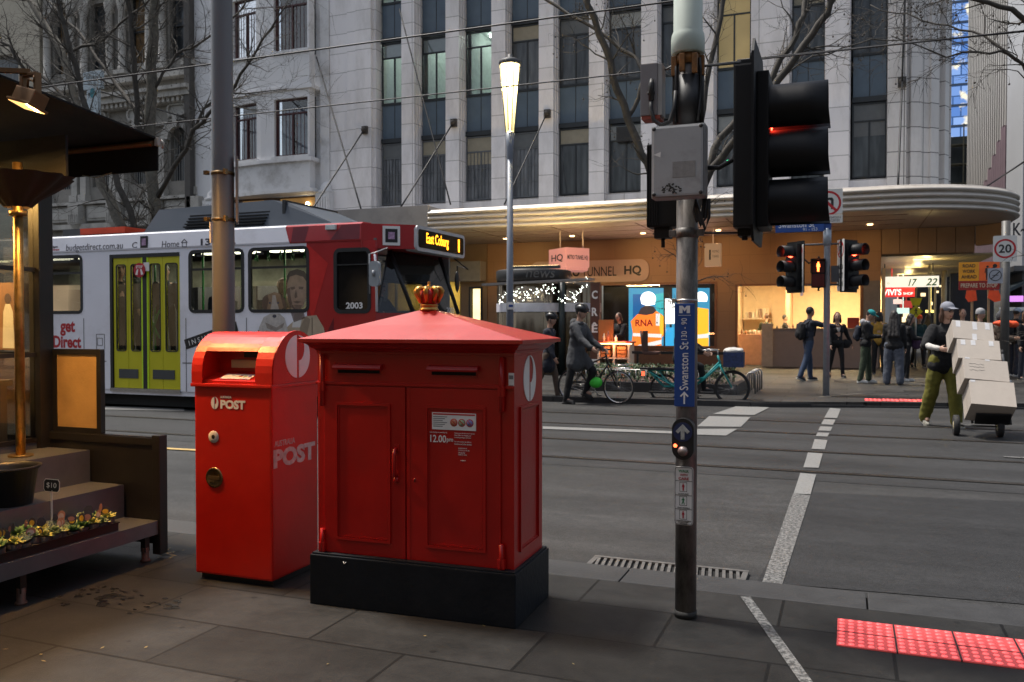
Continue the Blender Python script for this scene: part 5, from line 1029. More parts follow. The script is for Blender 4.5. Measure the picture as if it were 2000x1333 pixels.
# ------------------------------------------------------------------ flower stall at the left edge
ST = thing('flower_stall', 'black flower stall with stepped steel shelves, glazed corner and dark canopy at the left edge', 'stall', (-4.6, 3.2, 0))
SSTL = pm('stall_steel', (.15, .16, .17), .32, .4, .12, 8, .03, 90)
SBLK = pm('stall_black', (.014, .013, .012), .4, 0, .3, 6, dirt=(.05, .04, .03, .3))
ya, yz = 1.5, 4.115
mb = MB()
pf = [(-3.94, .157), (-3.94, .241), (-4.21, .241), (-4.21, .445), (-4.49, .445), (-4.49, .647), (-4.86, .647), (-4.86, .635), (-4.502, .635), (-4.502, .433), (-4.222, .433), (-4.222, .229), (-3.952, .229), (-3.952, .157)]
mb.prism(pf, (0, ya, 0), (1, 0, 0), (0, 0, 1), (0, yz-ya, 0)); mb.build('stepped_shelf', SSTL, ST)
mb = MB(); mb.box(-4.86, -4.3, ya, yz, .1, .42); mb.box(-4.86, -4.6, ya, yz, .42, .63); mb.build('under_shelf', SBLK, ST)
for (lx, ly) in ((-3.975, 3.2), (-3.99, 4.06), (-3.975, 2.2), (-4.7, 4.06)):
    mb = MB(); mb.box(lx-.018, lx+.018, ly-.018, ly+.018, .06, .232); mb.mi = 1; mb.tube([(lx, ly, 0), (lx, ly, .012), (lx, ly, .0121), (lx, ly, .085)], [.03, .03, .022, .022], 14); mb.build('leg', [SBLK, pm('rusty_foot', (.13, .07, .05), .6, .4, .4, 30)], ST)
mb = MB(); mb.box(-4.87, -3.985, 4.13, 4.165, .09, .75); mb.box(-3.985, -3.925, 4.115, 4.18, .03, .763, .004); mb.box(-4.87, -3.99, 4.12, 4.13, .70, .745, .003); mb.build('end_panel', SBLK, ST)
mb = MB(); ring(mb, .415, .54, .008, .035, (-4.625, 4.135, 1.018), (1, 0, 0), (0, 0, 1), (0, .035, 0), 2); nb = mb.build('notice_board', SBLK, ST)
mb = MB(); mb.box(-4.8, -4.45, 4.142, 4.165, .78, 1.255); mb.build('cork_panel', pm('tan_cork', (.42, .26, .09), .6, 0, .14, 5, .1, 60), nb)
# glazed corner
px_ = -4.9
mb = MB(); mb.box(px_-.045, px_+.05, 4.06, 4.165, .03, 2.5, .004); mb.build('corner_post', SBLK, ST)
mb = MB()
for z_ in (1.80, 1.25, .70): mb.box(px_-.02, px_+.02, 1.5, 4.06, z_-.014, z_+.014)
mb.box(-6.6, px_-.05, 4.1, 4.14, 1.235, 1.265); mb.box(-6.6, px_-.05, 4.1, 4.14, 1.785, 1.815); mb.box(-6.6, px_-.05, 4.1, 4.14, .685, .715); mb.build('glazing_bars', SBLK, ST)
mb = MB(); mb.box(px_-.004, px_+.004, 1.5, 4.06, .714, 2.45); mb.box(-6.6, px_-.05, 4.115, 4.123, .715, 2.45); mb.build('glass', glass('stall_glass', (.9, .88, .82), .08), ST)
mb = MB(); mb.box(px_-.01, px_+.012, 1.5, 4.06, .1, .684); mb.box(-6.6, px_-.05, 4.1, 4.13, .05, .684); mb.build('lower_panel', SSTL, ST)
# inside: counter, poster, dark red back board
mb = MB(); mb.box(-6.2, -5.05, 3.0, 3.98, .66, 1.05); mb.box(-6.2, -5.02, 2.9, 4.0, 1.05, 1.09); mb.build('counter', SSTL, ST)
mb = MB(); mb.box(-6.4, -5.36, 4.06, 4.085, 1.2, 2.2); mb.build('back_board', pm('dark_red_board', (.12, .014, .012), .5), ST)
mb = MB(); mb.box(-5.26, -5.0, 4.05, 4.07, 1.28, 1.72); mb.mi = 1; mb.prism([(-.05, -.19), (.06, -.19), (.045, .05), (.02, .1), (-.02, .1), (-.04, .05)], (-5.12, 4.048, 1.48), (1, 0, 0), (0, 0, 1), (0, .002, 0)); mb.mi = 2; mb.prism([(.03*math.cos(2*PI*j/12), .035*math.sin(2*PI*j/12)) for j in range(12)], (-5.12, 4.0475, 1.615), (1, 0, 0), (0, 0, 1), (0, .002, 0))
mb.build('poster', [pm('poster_orange', (.22, .12, .05), .5, 0, .25, 4), pm('poster_pale', (.5, .5, .5), .5), pm('poster_dark', (.06, .035, .02), .5)], ST)
mb = MB(); mb.box(-5.62, -5.34, 4.045, 4.058, 1.72, 1.86); mb.build('price_card', WHITE, ST)
mb = MB(); mb.tube([(-4.66, 3.76, .648), (-4.66, 3.76, 2.42)], .027, 24); mb.tube([(-4.66, 3.76, 2.1), (-4.66, 3.76, 2.13)], .048, 20); mb.tube([(-4.66, 3.76, .648), (-4.66, 3.76, .66)], .07, 20); mb.build('brass_pole', BRASS, ST)
mb = MB(); mb.tube([(-5.5, 3.9, 2.05), (-5.42, 3.92, 2.02), (-5.35, 3.93, 1.9), (-5.33, 3.94, 1.82)], .006, 6); mb.tube([(-5.5, 3.9, 1.82), (-5.4, 3.92, 1.78), (-5.3, 3.93, 1.66)], .006, 6); mb.build('hook', BRASS, ST)
# pleated skirt round the pole
mb = MB(); n_ = 72; prof = [(.46, 2.335), (.4, 2.3), (.3, 2.25), (.18, 2.2), (.11, 2.15)]; rings = []
for r_, z_ in prof: rings.append([mb.bm.verts.new((-4.66+(.72*r_*(1+.06*math.cos(12*2*PI*k/n_)))*math.cos(2*PI*k/n_), 3.76+(r_*(1+.06*math.cos(12*2*PI*k/n_)))*.6*math.sin(2*PI*k/n_), z_)) for k in range(n_)])
for i in range(len(prof)-1):
    for k in range(n_): mb.bm.faces.new((rings[i][k], rings[i][(k+1) % n_], rings[i+1][(k+1) % n_], rings[i+1][k])).smooth = True
mb.build('pleated_skirt', pm('brown_canvas', (.022, .012, .006), .8, 0, .2, 6), ST)
# canopy
CAN = pm('black_canvas', (.0035, .0033, .003), .85, 0, .25, 5, .15, 80)
xr, yf_ = -4.37, 4.6
zr = lambda y: 2.70+.1*(4.6-y)
mb = MB()
mb.face([(xr, yf_, zr(yf_)), (-9, yf_, zr(yf_)), (-9, 0, zr(0)), (xr, 0, zr(0))]); mb.face([(xr, yf_, zr(yf_)+.012), (xr, 0, zr(0)+.012), (-9, 0, zr(0)+.012), (-9, yf_, zr(yf_)+.012)])
mb.face([(xr, yf_, zr(yf_)), (xr, 0, zr(0)), (xr, 0, zr(0)+.012), (xr, yf_, zr(yf_)+.012)]); mb.box(-9, xr-.004, yf_-.01, yf_, 2.492, 2.708)
mb.box(-9, -4.52, 3.98, 4.0, 2.3, 2.62); mb.build('canopy', CAN, ST)
TUB = pm('bronze_tube', (.15, .08, .035), .45, .6, .15)
mb = MB(); mb.tube([(xr-.02, 4.57, 2.672), (-9, 4.57, 2.672)], .02, 10); mb.tube([(-5.0, 4.2, 2.575), (-9, 4.2, 2.575)], .024, 10); mb.ell((-4.99, 4.2, 2.575), (.035, .03, .032), 10); mb.build('canopy_frame', TUB, ST)
mb = MB(); mb.box(xr-.012, xr+.018, 4.57, 4.604, 2.655, 2.712, .004); mb.tube([(xr+.01, 4.605, 2.7), (xr+.03, 4.61, 2.68), (xr+.02, 4.61, 2.64)], .008, 8); mb.build('corner_fitting', pm('pale_fitting', (.4, .38, .34), .5), ST)
mb = MB(); mb.tube([(-5.4, 4.55, 2.49), (-5.3, 4.55, 2.44), (-5.2, 4.55, 2.43), (-5.13, 4.55, 2.49)], .0035, 6); mb.tube([(-5.02, 4.56, 2.495), (-4.9, 4.56, 2.47), (-4.75, 4.56, 2.495)], .0035, 6); mb.build('loose_cord', pm('pale_cord', (.4, .33, .2), .6), ST)
# floodlight on its arm
fx, fy, fz = -4.22, 3.49, 2.70
mb = MB(); mb.obox((fx-.2, fy-.2, fz+.125), (.2, .2, .02), (.01, -.01, 0), (0, 0, .012)); mb.box(fx-.06, fx-.035, fy-.02, fy+.02, fz-.02, fz+.14, .003); mb.box(fx+.045, fx+.062, fy-.02, fy+.02, fz, fz+.12, .003); mb.box(fx-.06, fx+.06, fy-.02, fy+.02, fz+.118, fz+.135, .003)
mb.tube([(fx-.02, fy, fz+.06), (fx+.01, fy-.02, fz+.1), (fx+.05, fy-.02, fz+.08), (fx+.055, fy-.02, fz+.11)], .006, 8); mb.build('light_arm', TUB, ST)
q_ = Matrix.Rotation(R(16), 3, 'Y') @ Matrix.Rotation(R(-14), 3, 'X')
mb = MB(); A_ = [q_ @ Vector(v) for v in ((.075, 0, 0), (0, .05, 0), (0, 0, .04))]; mb.obox((fx, fy, fz), *A_, .008); B_ = [q_ @ Vector(v) for v in ((.09, 0, 0), (0, .065, 0), (0, 0, .008))]; mb.obox(Vector((fx, fy, fz)) - q_ @ Vector((0, 0, .045)), *B_, .005); FL = mb.build('floodlight', TUB, ST)
mb = MB(); mb.obox(Vector((fx, fy, fz)) - q_ @ Vector((0, 0, .054)), q_ @ Vector((.08, 0, 0)), q_ @ Vector((0, .055, 0)), q_ @ Vector((0, 0, .002))); mb.build('lamp_lens', em('warm_lens', (1, .62, .2), 1.2), FL)
lamp_area('floodlight_beam', tuple(Vector((fx, fy, fz)) - q_ @ Vector((0, 0, .075))), (-3.8, 3.1, 0), .12, 52, (1, .5, .14))
# stall ceiling lamp
mb = MB(); mb.lathe([(.001, 2.52), (.09, 2.52), (.1, 2.46), (.001, 2.46)], (-5.62, 3.55, 0), 20); cl = mb.build('ceiling_lamp', em('stall_lamp', (1, .66, .25), 8), ST)
lamp_area('ceiling_lamp_light', (-5.62, 3.55, 2.44), (-5.4, 3.6, 0), .2, 70, (1, .6, .2))
# black bucket on the second step
c = Vector((-4.35, 3.43, .447))
mb = MB(); mb.lathe([(.001, 0), (.12, 0), (.15, .2), (.165, .2), (.168, .214), (.152, .214), (.143, .19), (.115, .012), (.001, .012)], c, 28)
o = mb.build('plant_bucket', pm('black_plastic', (.014, .014, .013), .38, 0, .15)); tag(o, 'empty black plastic bucket on the second step of the flower stall', 'bucket')
# plant tray and succulents
TY0, TY1, TX0, TX1 = 2.75, 3.83, -4.17, -3.965
mb = MB(); mb.box(TX0, TX1, TY0, TY1, .2425, .249); 
for (a0, a1, b0, b1) in ((TX0, TX0+.006, TY0, TY1), (TX1-.006, TX1, TY0, TY1), (TX0+.006, TX1-.006, TY0, TY0+.006), (TX0+.006, TX1-.006, TY1-.006, TY1)): mb.box(a0, a1, b0, b1, .249, .292)
mb.box(TX1, TX1+.008, TY0-.005, TY1+.005, .286, .292); mb.box(TX0-.005, TX1, TY1, TY1+.008, .286, .292)
tag(mb.build('plant_tray', MATS['black_plastic']), 'long black tray holding rows of small succulents on the lowest shelf step', 'tray')
rl = random.Random(11)
LEAF = [pm('pale_green_leaf', (.2, .27, .11), .5, 0, .4, 30), pm('grey_green_leaf', (.2, .26, .2), .5, 0, .3, 30), pm('mid_green_leaf', (.1, .2, .05), .5, 0, .35, 30), pm('yellow_green_leaf', (.4, .4, .09), .5, 0, .3, 30)]
TAGM = [pm('tag_pale', (.38, .33, .36), .5), pm('tag_yellow', (.5, .3, .03), .5), pm('tag_dark', (.04, .04, .06), .4), pm('tag_rose', (.3, .14, .12), .5)]
POT = pm('terracotta_black_pot', (.03, .022, .018), .6, 0, .3)
def rosette(nl, ln, wd, up, ml, name_lab):
    r_ = thing('succulent', name_lab, 'succulent', (0, 0, 0), 0, 'succulents in the black tray')
    mb = MB(); mb.lathe([(.001, 0), (.021, 0), (.028, .045), (.025, .045), (.001, .04)], (0, 0, 0), 12); mb.build('pot', POT, r_, False)
    mb = MB()
    for k in range(nl):
        f = k/nl; a = k*2.4; e = R(up+(85-up)*f**1.5); l = ln*(1-.55*f)
        d = Vector((math.cos(a)*math.cos(e), math.sin(a)*math.cos(e), math.sin(e))); s_ = Vector((-math.sin(a), math.cos(a), 0)); b0 = Vector((0, 0, .045)); nrm = s_.cross(d)
        p0, p1, p2, p3 = b0, b0+d*l*.45+nrm*.003, b0+d*l*.8+nrm*.002, b0+d*l
        v = [p0+s_*wd*.3, p0-s_*wd*.3, p1-s_*wd*.5-nrm*.002, p1+s_*wd*.5-nrm*.002, p2-s_*wd*.36, p2+s_*wd*.36, p3]
        m_ = p1-nrm*.007
        mb.face([v[0], v[1], v[2], v[3]]); mb.face([v[3], v[2], v[4], v[5]]); mb.face([v[5], v[4], v[6]]); mb.face([v[1], v[0], m_]); mb.face([v[0], v[3], m_]); mb.face([v[2], v[1], m_]); mb.face([v[3], v[5], v[6], m_]); mb.face([v[6], v[4], v[2], m_])
    mb.build('leaves', LEAF[ml], r_, False)
    return r_
protos = [rosette(26, .045, .02, 8, 0, 'small pale green rosette succulent in the black tray'), rosette(34, .04, .008, 25, 1, 'small spiky grey-green succulent in the black tray'), rosette(16, .05, .026, 20, 2, 'small broad-leaved dark green succulent in the black tray'), rosette(22, .045, .014, 12, 3, 'small yellow-green starry succulent in the black tray')]
used_ = set(); ti = 0
tagmesh = None
for i in range(17):
    for j in range(3):
        k = rl.choice([0, 0, 1, 2, 3, 3]) if i < 14 else rl.choice([2, 0, 3]); p = protos[k]
        o = p if k not in used_ else copy_tree(p); used_.add(k)
        o.location = (TX0+.04+.062*j+rl.uniform(-.006, .006), TY1-.035-.0625*i+rl.uniform(-.008, .008), .25); o.rotation_euler = (rl.uniform(-.15, .15), rl.uniform(-.15, .15), rl.uniform(0, 6.28)); sc_ = rl.uniform(1.15, 1.6); o.scale = (sc_, sc_, sc_)
        if rl.random() < .7:
            mb = MB(); a = rl.uniform(-.5, .5); ct = Vector(o.location)+Vector((rl.uniform(-.012, .02), -.02, .098+rl.uniform(0, .03))); u_ = Vector((math.cos(a), math.sin(a), 0)); hh = rl.uniform(.8, 1.35)
            mb.prism([(.026*math.cos(2*PI*q/14), .023*hh*math.sin(2*PI*q/14)) for q in range(14)], ct, u_, Vector((0, .2, .98)), Vector((.0, .0016, 0))); mb.mi = 1; mb.prism([(.019*math.cos(2*PI*q/10), -.004+.015*hh*math.sin(2*PI*q/10)) for q in range(10)], ct+Vector((0, -.001, 0)), u_, Vector((0, .2, .98)), Vector((0, .001, 0)))
            mb.build('plant_tag', [TAGM[2] if ti % 3 else TAGM[3], TAGM[ti % 3 if ti % 5 else 3]], None); tob = bpy.data.objects[-1] if 0 else None
            ti += 1
for o in [x for x in bpy.data.objects if x.name.startswith('plant_tag')]: tag(o, 'small round plant tag standing among the succulents in the tray', 'plant tag', 'round plant tags among the succulents')
# broad leaves at the left of the tray
# price stakes
def stake(name, base, tip, w_, h_, txt, lab, rot=0, tan=False):
    t = thing(name, lab, 'price tag', base)
    mb = MB(); mb.obox((Vector(base)+Vector(tip))/2, (.006, 0, 0), (0, .0015, 0), (Vector(tip)-Vector(base))/2); mb.build('stake', WHITE, t)
    U = Vector((math.cos(rot), .25, math.sin(rot))).normalized(); V = Vector((-math.sin(rot), 0, math.cos(rot))); V = (V-U*V.dot(U)).normalized(); Nn = U.cross(V); c = Vector(tip)+V*h_*.4
    A = [(-.5*w_, -.3*h_), (-.4*w_, -.5*h_), (.4*w_, -.5*h_), (.5*w_, -.3*h_), (.5*w_, .3*h_), (.4*w_, .5*h_), (-.4*w_, .5*h_), (-.5*w_, .3*h_)]
    mb = MB(); mb.prism(A, c+Nn*.002, U, V, -Nn*.004); brd = mb.build('board', pm('tan_card', (.3, .17, .07), .6) if tan else BLACK, t)
    mb = MB(); B = [(x*1.07, y*1.09) for x, y in A]; mb.prism(B, c+Nn*.0012, U, V, -Nn*.0024); mb.build('border', WHITE, brd)
    if txt: text('lettering', txt, c+Nn*.002, w_*.66, h_*.5, WHITE, brd, axes=(U, V, Nn), th=.001)
stake('price_tag', (-4.14, 3.53, .30), (-4.14, 3.53, .52), .09, .066, '$10', 'small black chalk price tag on a white stake above the succulents', -.06)
stake('price_tag', (-4.19, 3.02, .3), (-4.19, 3.02, .5), .09, .07, None, 'brown card price tag cut by the left edge of the photo', -.2, True)
# fallen leaves by the stall leg
mb = MB(); rf = random.Random(2)
for k in range(26):
    c = G(330+rf.gauss(0, 12), 1082+rf.gauss(0, 5)); a = rf.uniform(0, 6.28); l = rf.uniform(.01, .025); u_ = Vector((math.cos(a), math.sin(a), rf.uniform(-.2, .3)))*l; v_ = Vector((-math.sin(a), math.cos(a), .2))*l*.4; c.z = .008+rf.uniform(0, .006); mb.face([c-u_, c-v_, c+u_, c+v_])
for (px, py) in ((85, 1294), (80, 1281), (285, 1267), (200, 1268), (10, 1271), (640, 1300), (945, 1225), (830, 1245), (1120, 1300)):
    c = G(px, py); a = rf.uniform(0, 6.28); l = rf.uniform(.008, .016); u_ = Vector((math.cos(a), math.sin(a), .1))*l; v_ = Vector((-math.sin(a), math.cos(a), .15))*l*.4; c.z = .007; mb.face([c-u_, c-v_, c+u_, c+v_])
tag(mb.build('leaf_litter', pm('dry_leaf', (.2, .15, .05), .7, 0, .4, 40)), 'scatter of dry leaves by the foot of the stall end panel', 'leaves', kind='stuff')
# ================================================================== TRAM
T_ = thing('tram', 'red and white tram with yellow-green doors and an orange East Coburg destination display', 'tram', (-12, 12.9, ZR))
TY0, TY1 = 11.55, 14.2
def mk_tram_white():
    return pm('tram_white', (.8, .81, .88), .32, 0, .03, 1.5, .02, 30, coat=.3, dirt=(.35, .33, .34, .35), dscale=1.2)
TW = mk_tram_white(); TR = pm('tram_red', (.36, .012, .016), .3, 0, .1, 1.5, .02, 30, coat=.3); TRD = pm('tram_dark_red', (.13, .006, .014), .3, 0, .1); TG = pm('tram_grey', (.055, .068, .088), .45, 0, .1, 2)
YEL = pm('door_yellow_green', (.52, .49, .012), .38, 0, .06, 2); LIME = pm('lime_edge', (.5, .75, .02), .4); TGL = glass('tram_glass', (.62, .66, .64), .07); GRNP = pm('green_handrail', (.02, .3, .06), .35)
wins = [(-19.6, -17.8), (-17.6, -15.9), (-15.7, -14.3), (-14.15, -12.76), (-10.33, -9.235), (-9.105, -7.974)]
cabw = (-7.47, -6.86); door = (-12.1, -10.545)
WZ = (1.655, 2.665)
mb = MB(); wall(mb, -24, -8.0, .3, 2.735, TY0, TY0+.06, [(a, b_, *WZ) for a, b_ in wins]+[(door[0], door[1], .3, 2.66), (-22.5, -21, .3, 2.66)])
mb.box(-24, -8.0, TY0+.02, TY0+.05, .22, .3); mb.build('side_wall', TW, T_)
mb = MB(); wall(mb, -7.999, -6.75, .3, 2.735, TY0, TY0+.06, [(*cabw, 1.64, 2.6)]); 
mb.face([(-6.75, TY0, .3), (-6.4, 12.1, .3), (-6.4, 12.1, 1.62), (-6.75, TY0, 1.62)]); mb.face([(-6.4, 12.1, .3), (-6.4, 13.65, .3), (-6.36, 13.65, 1.6), (-6.36, 12.1, 1.6)]); mb.face([(-6.4, 13.65, .3), (-6.75, TY1, .3), (-6.75, TY1, 1.62), (-6.4, 13.65, 1.62)])
mb.face([(-6.75, TY0, 1.62), (-6.4, 12.1, 1.62), (-6.9, 12.3, 1.62)]); mb.build('front_body', TR, T_)
# seams, skirts
mb = MB()
for x in (-12.72, -10.42, -9.17, -7.9, -15.8): mb.box(x-.006, x+.006, TY0-.004, TY0+.01, .3, 1.55)
mb.box(-24, -12.2, TY0-.004, TY0+.01, .78, .795); mb.box(-10.5, -8.0, TY0-.004, TY0+.01, .78, .795); mb.build('panel_seams', pm('seam', (.12, .12, .13), .6), T_)
mb = MB(); mb.box(-23.5, -6.9, TY0+.15, TY1-.15, ZR+.05, .32); mb.build('underframe', pm('underframe_black', (.006, .006, .006), .8), T_)
for xb in (-19.3, -9.6):
    for dx in (-.9, .9):
        for yy in (12.18, 13.62): mb = MB(); mb.lathe([(.001, yy-.06), (.28, yy-.06), (.3, yy-.04), (.3, yy+.06), (.001, yy+.06)], (xb+dx, 0, ZR+.31), 20, axis='y'); mb.build('wheel', DGREY, T_)
# far wall
mb = MB(); wall(mb, -24, -6.75, .3, 2.75, TY1-.05, TY1, [(-19+2.0*k, -17.3+2.0*k, 1.6, 2.6) for k in range(6)]); mb.build('far_wall', pm('tram_inside_grey', (.14, .145, .14), .6), T_)
mb = MB(); mb.face([(-20, TY1-.02, 1.55), (-6.9, TY1-.02, 1.55), (-6.9, TY1-.02, 2.65), (-20, TY1-.02, 2.65)]); mb.build('far_glass', glass('far_tram_glass', (.5, .5, .48), .1), T_)
mb = MB(); mb.box(-24, -6.8, TY0+.06, TY1-.06, .82, .88); mb.box(-24, -6.8, TY0+.1, TY1-.1, 2.74, 2.78); mb.box(-8.05, -8.0, TY0+.07, TY1-.06, .88, 2.73); mb.build('floor_and_ceiling', MATS['tram_inside_grey'], T_)
mb = MB()
for k in range(8): mb.box(-20+1.5*k, -18.8+1.5*k, 12.6, 12.75, 2.715, 2.738)
mb.build('ceiling_tubes', em('tram_tube', (1, .93, .68), 4.5), T_)
for xx in (-18.5, -14.5, -11.3, -9.2): lamp_area('tram_light', (xx, 12.8, 2.7), (xx, 12.8, 0), 1.6, 9, (1, .93, .7), .3)
mb = MB(); mb.box(-20, -8.1, TY1-.1, TY1-.06, 2.2, 2.72); mb.build('advert_strip', pm('pale_advert_strip', (.5, .5, .42), .6, 0, .4, 2.5), T_)
# fascia above the windows, slanted in, with red front third
def fascia(x0, x1, slant, mat, y=TY0):
    mb = MB(); mb.prism([(y-.012, 2.735), (y-.02, 2.76), (y+.0, 3.0), (y+.06, 3.03), (y+.3, 3.04), (y+.3, 2.735)], (x0, 0, 0), (0, 1, 0), (0, 0, 1), (x1-x0, 0, 0))
    if slant:
        for v in mb.bm.verts:
            if abs(v.co.x-x1) < 1e-4: v.co.x += slant*(2.88-v.co.z)
            elif slant > 0 and abs(v.co.x-x0) < 1e-4 and mat is TR: v.co.x += slant*(2.88-v.co.z)
    return mb
fascia(-24, -8.36, .35, TW).build('cant_rail', TW, T_)
mb = MB(); mb.prism([(TY0-.012, 2.735), (TY0-.02, 2.76), (TY0, 3.0), (TY0+.06, 3.03), (TY0+.3, 3.04), (TY0+.3, 2.735)], (-8.359, 0, 0), (0, 1, 0), (0, 0, 1), (1.36, 0, 0))
for v in mb.bm.verts:
    if abs(v.co.x+8.359) < 1e-4: v.co.x += .35*(2.88-v.co.z)
mb.build('front_cant_rail', TR, T_)
mb = MB(); mb.prism([(-6.998, TY0-.015), (-6.32, 12.03), (-6.32, 13.72), (-6.998, TY1), (-7.6, TY1), (-7.6, TY0+.3), (-6.998, TY0+.3)], (0, 0, 2.62), (1, 0, 0), (0, 1, 0), (0, 0, .38)); mb.build('front_brow', TR, T_)
BR_ = pm('tram_bright_red', (.55, .02, .02), .3, 0, .1)
for q, m_ in (([(-8.25, TY0-.001, 2.99), (-7.95, TY0-.001, 2.995), (-8.02, TY0-.022, 2.75), (-8.28, TY0-.022, 2.75)], TRD), ([(-7.55, TY0-.022, 2.76), (-7.35, TY0-.001, 2.99), (-7.02, TY0-.001, 2.99), (-7.02, TY0-.022, 2.76)], TRD), ([(-7.95, TY0-.002, .7), (-7.5, TY0-.002, 1.55), (-7.5, TY0-.002, .4)], TRD),
    ([(-8.0, TY0-.003, 2.73), (-7.6, TY0-.003, 2.4), (-7.9, TY0-.003, 1.5), (-8.0, TY0-.003, 1.9)], BR_), ([(-8.0, TY0-.003, 1.45), (-7.62, TY0-.003, 1.2), (-7.75, TY0-.003, .6), (-8.0, TY0-.003, .9)], BR_)):
    mb = MB(); mb.face(q); mb.build('wrap_facet', m_, T_)
# roof
mb = MB(); mb.prism([(TY0+.06, 3.03), (TY0+.5, 3.1), (12.88, 3.14), (TY1-.5, 3.1), (TY1-.06, 3.03), (TY1, 2.74), (TY0+.3, 2.74)], (-24, 0, 0), (0, 1, 0), (0, 0, 1), (16.5, 0, 0)); mb.face([(-7.5, TY0+.06, 3.03), (-6.4, 12.1, 3.01), (-6.4, 13.6, 3.01), (-7.5, TY1-.06, 3.03), (-7.5, 12.88, 3.14)]); mb.build('roof', TG, T_)
mb = MB(); a = [(-11.85, 3.05), (-11.55, 3.5), (-9.1, 3.55), (-8.8, 3.5), (-7.75, 3.06)]; mb.prism(a, (0, 12.05, 0), (1, 0, 0), (0, 0, 1), (0, 1.7, 0))
for v in mb.bm.verts:
    if v.co.z > 3.3: v.co.y += .1 if v.co.y < 12.9 else -.1
pod = mb.build('roof_pod', TG, T_)
for x0, x1 in ((-10.9, -10.3), (-9.85, -9.2)):
    mb = MB()
    for k in range(7): z_ = 3.14+.05*k; mb.box(x0+.02*k, x1+.02*k, 12.02+.011*k*2, 12.1+.02*k, z_, z_+.022)
    mb.build('vent', pm('vent_black', (.006, .006, .007), .7), pod)
mb = MB(); mb.box(-8.86, -8.8, 12.1, 13.7, 3.05, 3.53); mb.build('joint_band', pm('pod_seam', (.02, .022, .025), .6), pod)
mb = MB(); mb.box(-12.95, -11.9, 11.7, 12.6, 3.06, 3.17); mb.build('roof_hatch', pm('orange_hatch', (.7, .06, .015), .45), T_)
mb = MB(); mb.box(-13.6, -13.05, 11.9, 12.6, 3.06, 3.2); mb.build('roof_box', DGREY, T_)
mb = MB(); mb.box(-7.62, -7.44, TY0-.05, TY0+.02, 2.92, 3.0, .01); mb.build('side_lamp', pm('pale_lamp_plastic', (.6, .65, .65), .3), T_)
# windows
BK = pm('window_rubber', (.012, .013, .015), .45)
for a, b_ in wins:
    mb = MB(); ring(mb, b_-a+.05, WZ[1]-WZ[0]+.05, .11, .055, ((a+b_)/2, TY0-.008, sum(WZ)/2), (1, 0, 0), (0, 0, 1), (0, .04, 0)); mb.box(a+.025, b_-.025, TY0-.006, TY0+.03, 2.345, 2.38); W_ = mb.build('window', BK, T_)
    mb = MB(); mb.face([(a, TY0+.02, WZ[0]), (b_, TY0+.02, WZ[0]), (b_, TY0+.02, WZ[1]), (a, TY0+.02, WZ[1])]); mb.build('pane', TGL, W_)
    mb = MB(); mb.box(a+.15, a+.28, TY0-.004, TY0+.018, 2.575, 2.61); mb.box(b_-.28, b_-.15, TY0-.004, TY0+.018, 2.575, 2.61); mb.build('vent_catch', BLACK, W_)
mb = MB(); ring(mb, cabw[1]-cabw[0]+.06, 1.02, .11, .06, (sum(cabw)/2, TY0-.008, 2.12), (1, 0, 0), (0, 0, 1), (0, .04, 0)); mb.box(cabw[0]+.03, cabw[1]-.03, TY0-.004, TY0+.03, 2.36, 2.38); W_ = mb.build('cab_window', BK, T_)
mb = MB(); mb.face([(cabw[0], TY0+.02, 1.64), (cabw[1], TY0+.02, 1.64), (cabw[1], TY0+.02, 2.6), (cabw[0], TY0+.02, 2.6)]); mb.build('pane', pm('tinted_pane', (.008, .008, .009), .06), W_)
text('lettering', '2003', (-7.14, TY0+.018, 1.735), .3, .1, WHITE, W_, bold=.03)
# doors
mb = MB(); mb.box(door[0]-.0, door[0]+.06, TY0-.006, TY0+.1, .3, 2.66); mb.box(door[0], door[1], TY0-.004, TY0+.1, 2.6, 2.665); mb.box(door[0]+.74, door[0]+.83, TY0+.0, TY0+.08, .32, 2.6); mb.build('door_surround', BK, T_)
lx = [door[0]+.07, door[0]+.405, door[0]+.74]; rx = [door[0]+.83, door[0]+1.17, door[1]-.01]
for k, (a, b_) in enumerate(((lx[0], lx[1]), (lx[1], lx[2]), (rx[0], rx[1]), (rx[1], rx[2]))):
    mb = MB(); wall(mb, a+.004, b_-.004, .33, 2.6, TY0+.012, TY0+.05, [(a+.07, b_-.055, .99, 2.47)]); 
    for q in range(2):
        x = a+.062 if q == 0 else b_-.062
    D = mb.build('door_leaf', YEL, T_)
    mb = MB(); ring(mb, b_-a-.1, 1.52, .05, .018, ((a+b_)/2+.008, TY0+.006, 1.73), (1, 0, 0), (0, 0, 1), (0, .02, 0)); mb.build('gasket', BK, D)
    mb = MB(); mb.face([(a+.06, TY0+.03, .98), (b_-.05, TY0+.03, .98), (b_-.05, TY0+.03, 2.48), (a+.06, TY0+.03, 2.48)]); mb.build('pane', TGL, D)
    x0, x1 = (a+.12, b_) if k % 2 == 0 else (a, b_-.12)
    mb = MB(); mb.box(x0, x1, TY0+.002, TY0+.014, .5, .66); mb.build('kick_grille', pm('grille_dark', (.05, .055, .06), .5), D)
    if k in (1, 2):
        mb = MB(); x = b_-.032 if k == 1 else a+.0; mb.box(x, x+.032, TY0+.002, TY0+.015, .33, 2.6); mb.build('edge_strip', LIME, D)
mb = MB(); mb.box(door[0], door[1], TY0-.02, TY0+.3, .27, .325); mb.build('door_step', STEEL, T_)
sgn = AY(272, 528, TY0-.05); mb = MB(); mb.prism([(.125*math.cos(2*PI*k/28), .125*math.sin(2*PI*k/28)) for k in range(28)], sgn, (1, 0, 0), (0, 0, 1), (0, .012, 0)); SD = mb.build('stop_disc', pm('stop_red', (.42, .012, .03), .4), T_)
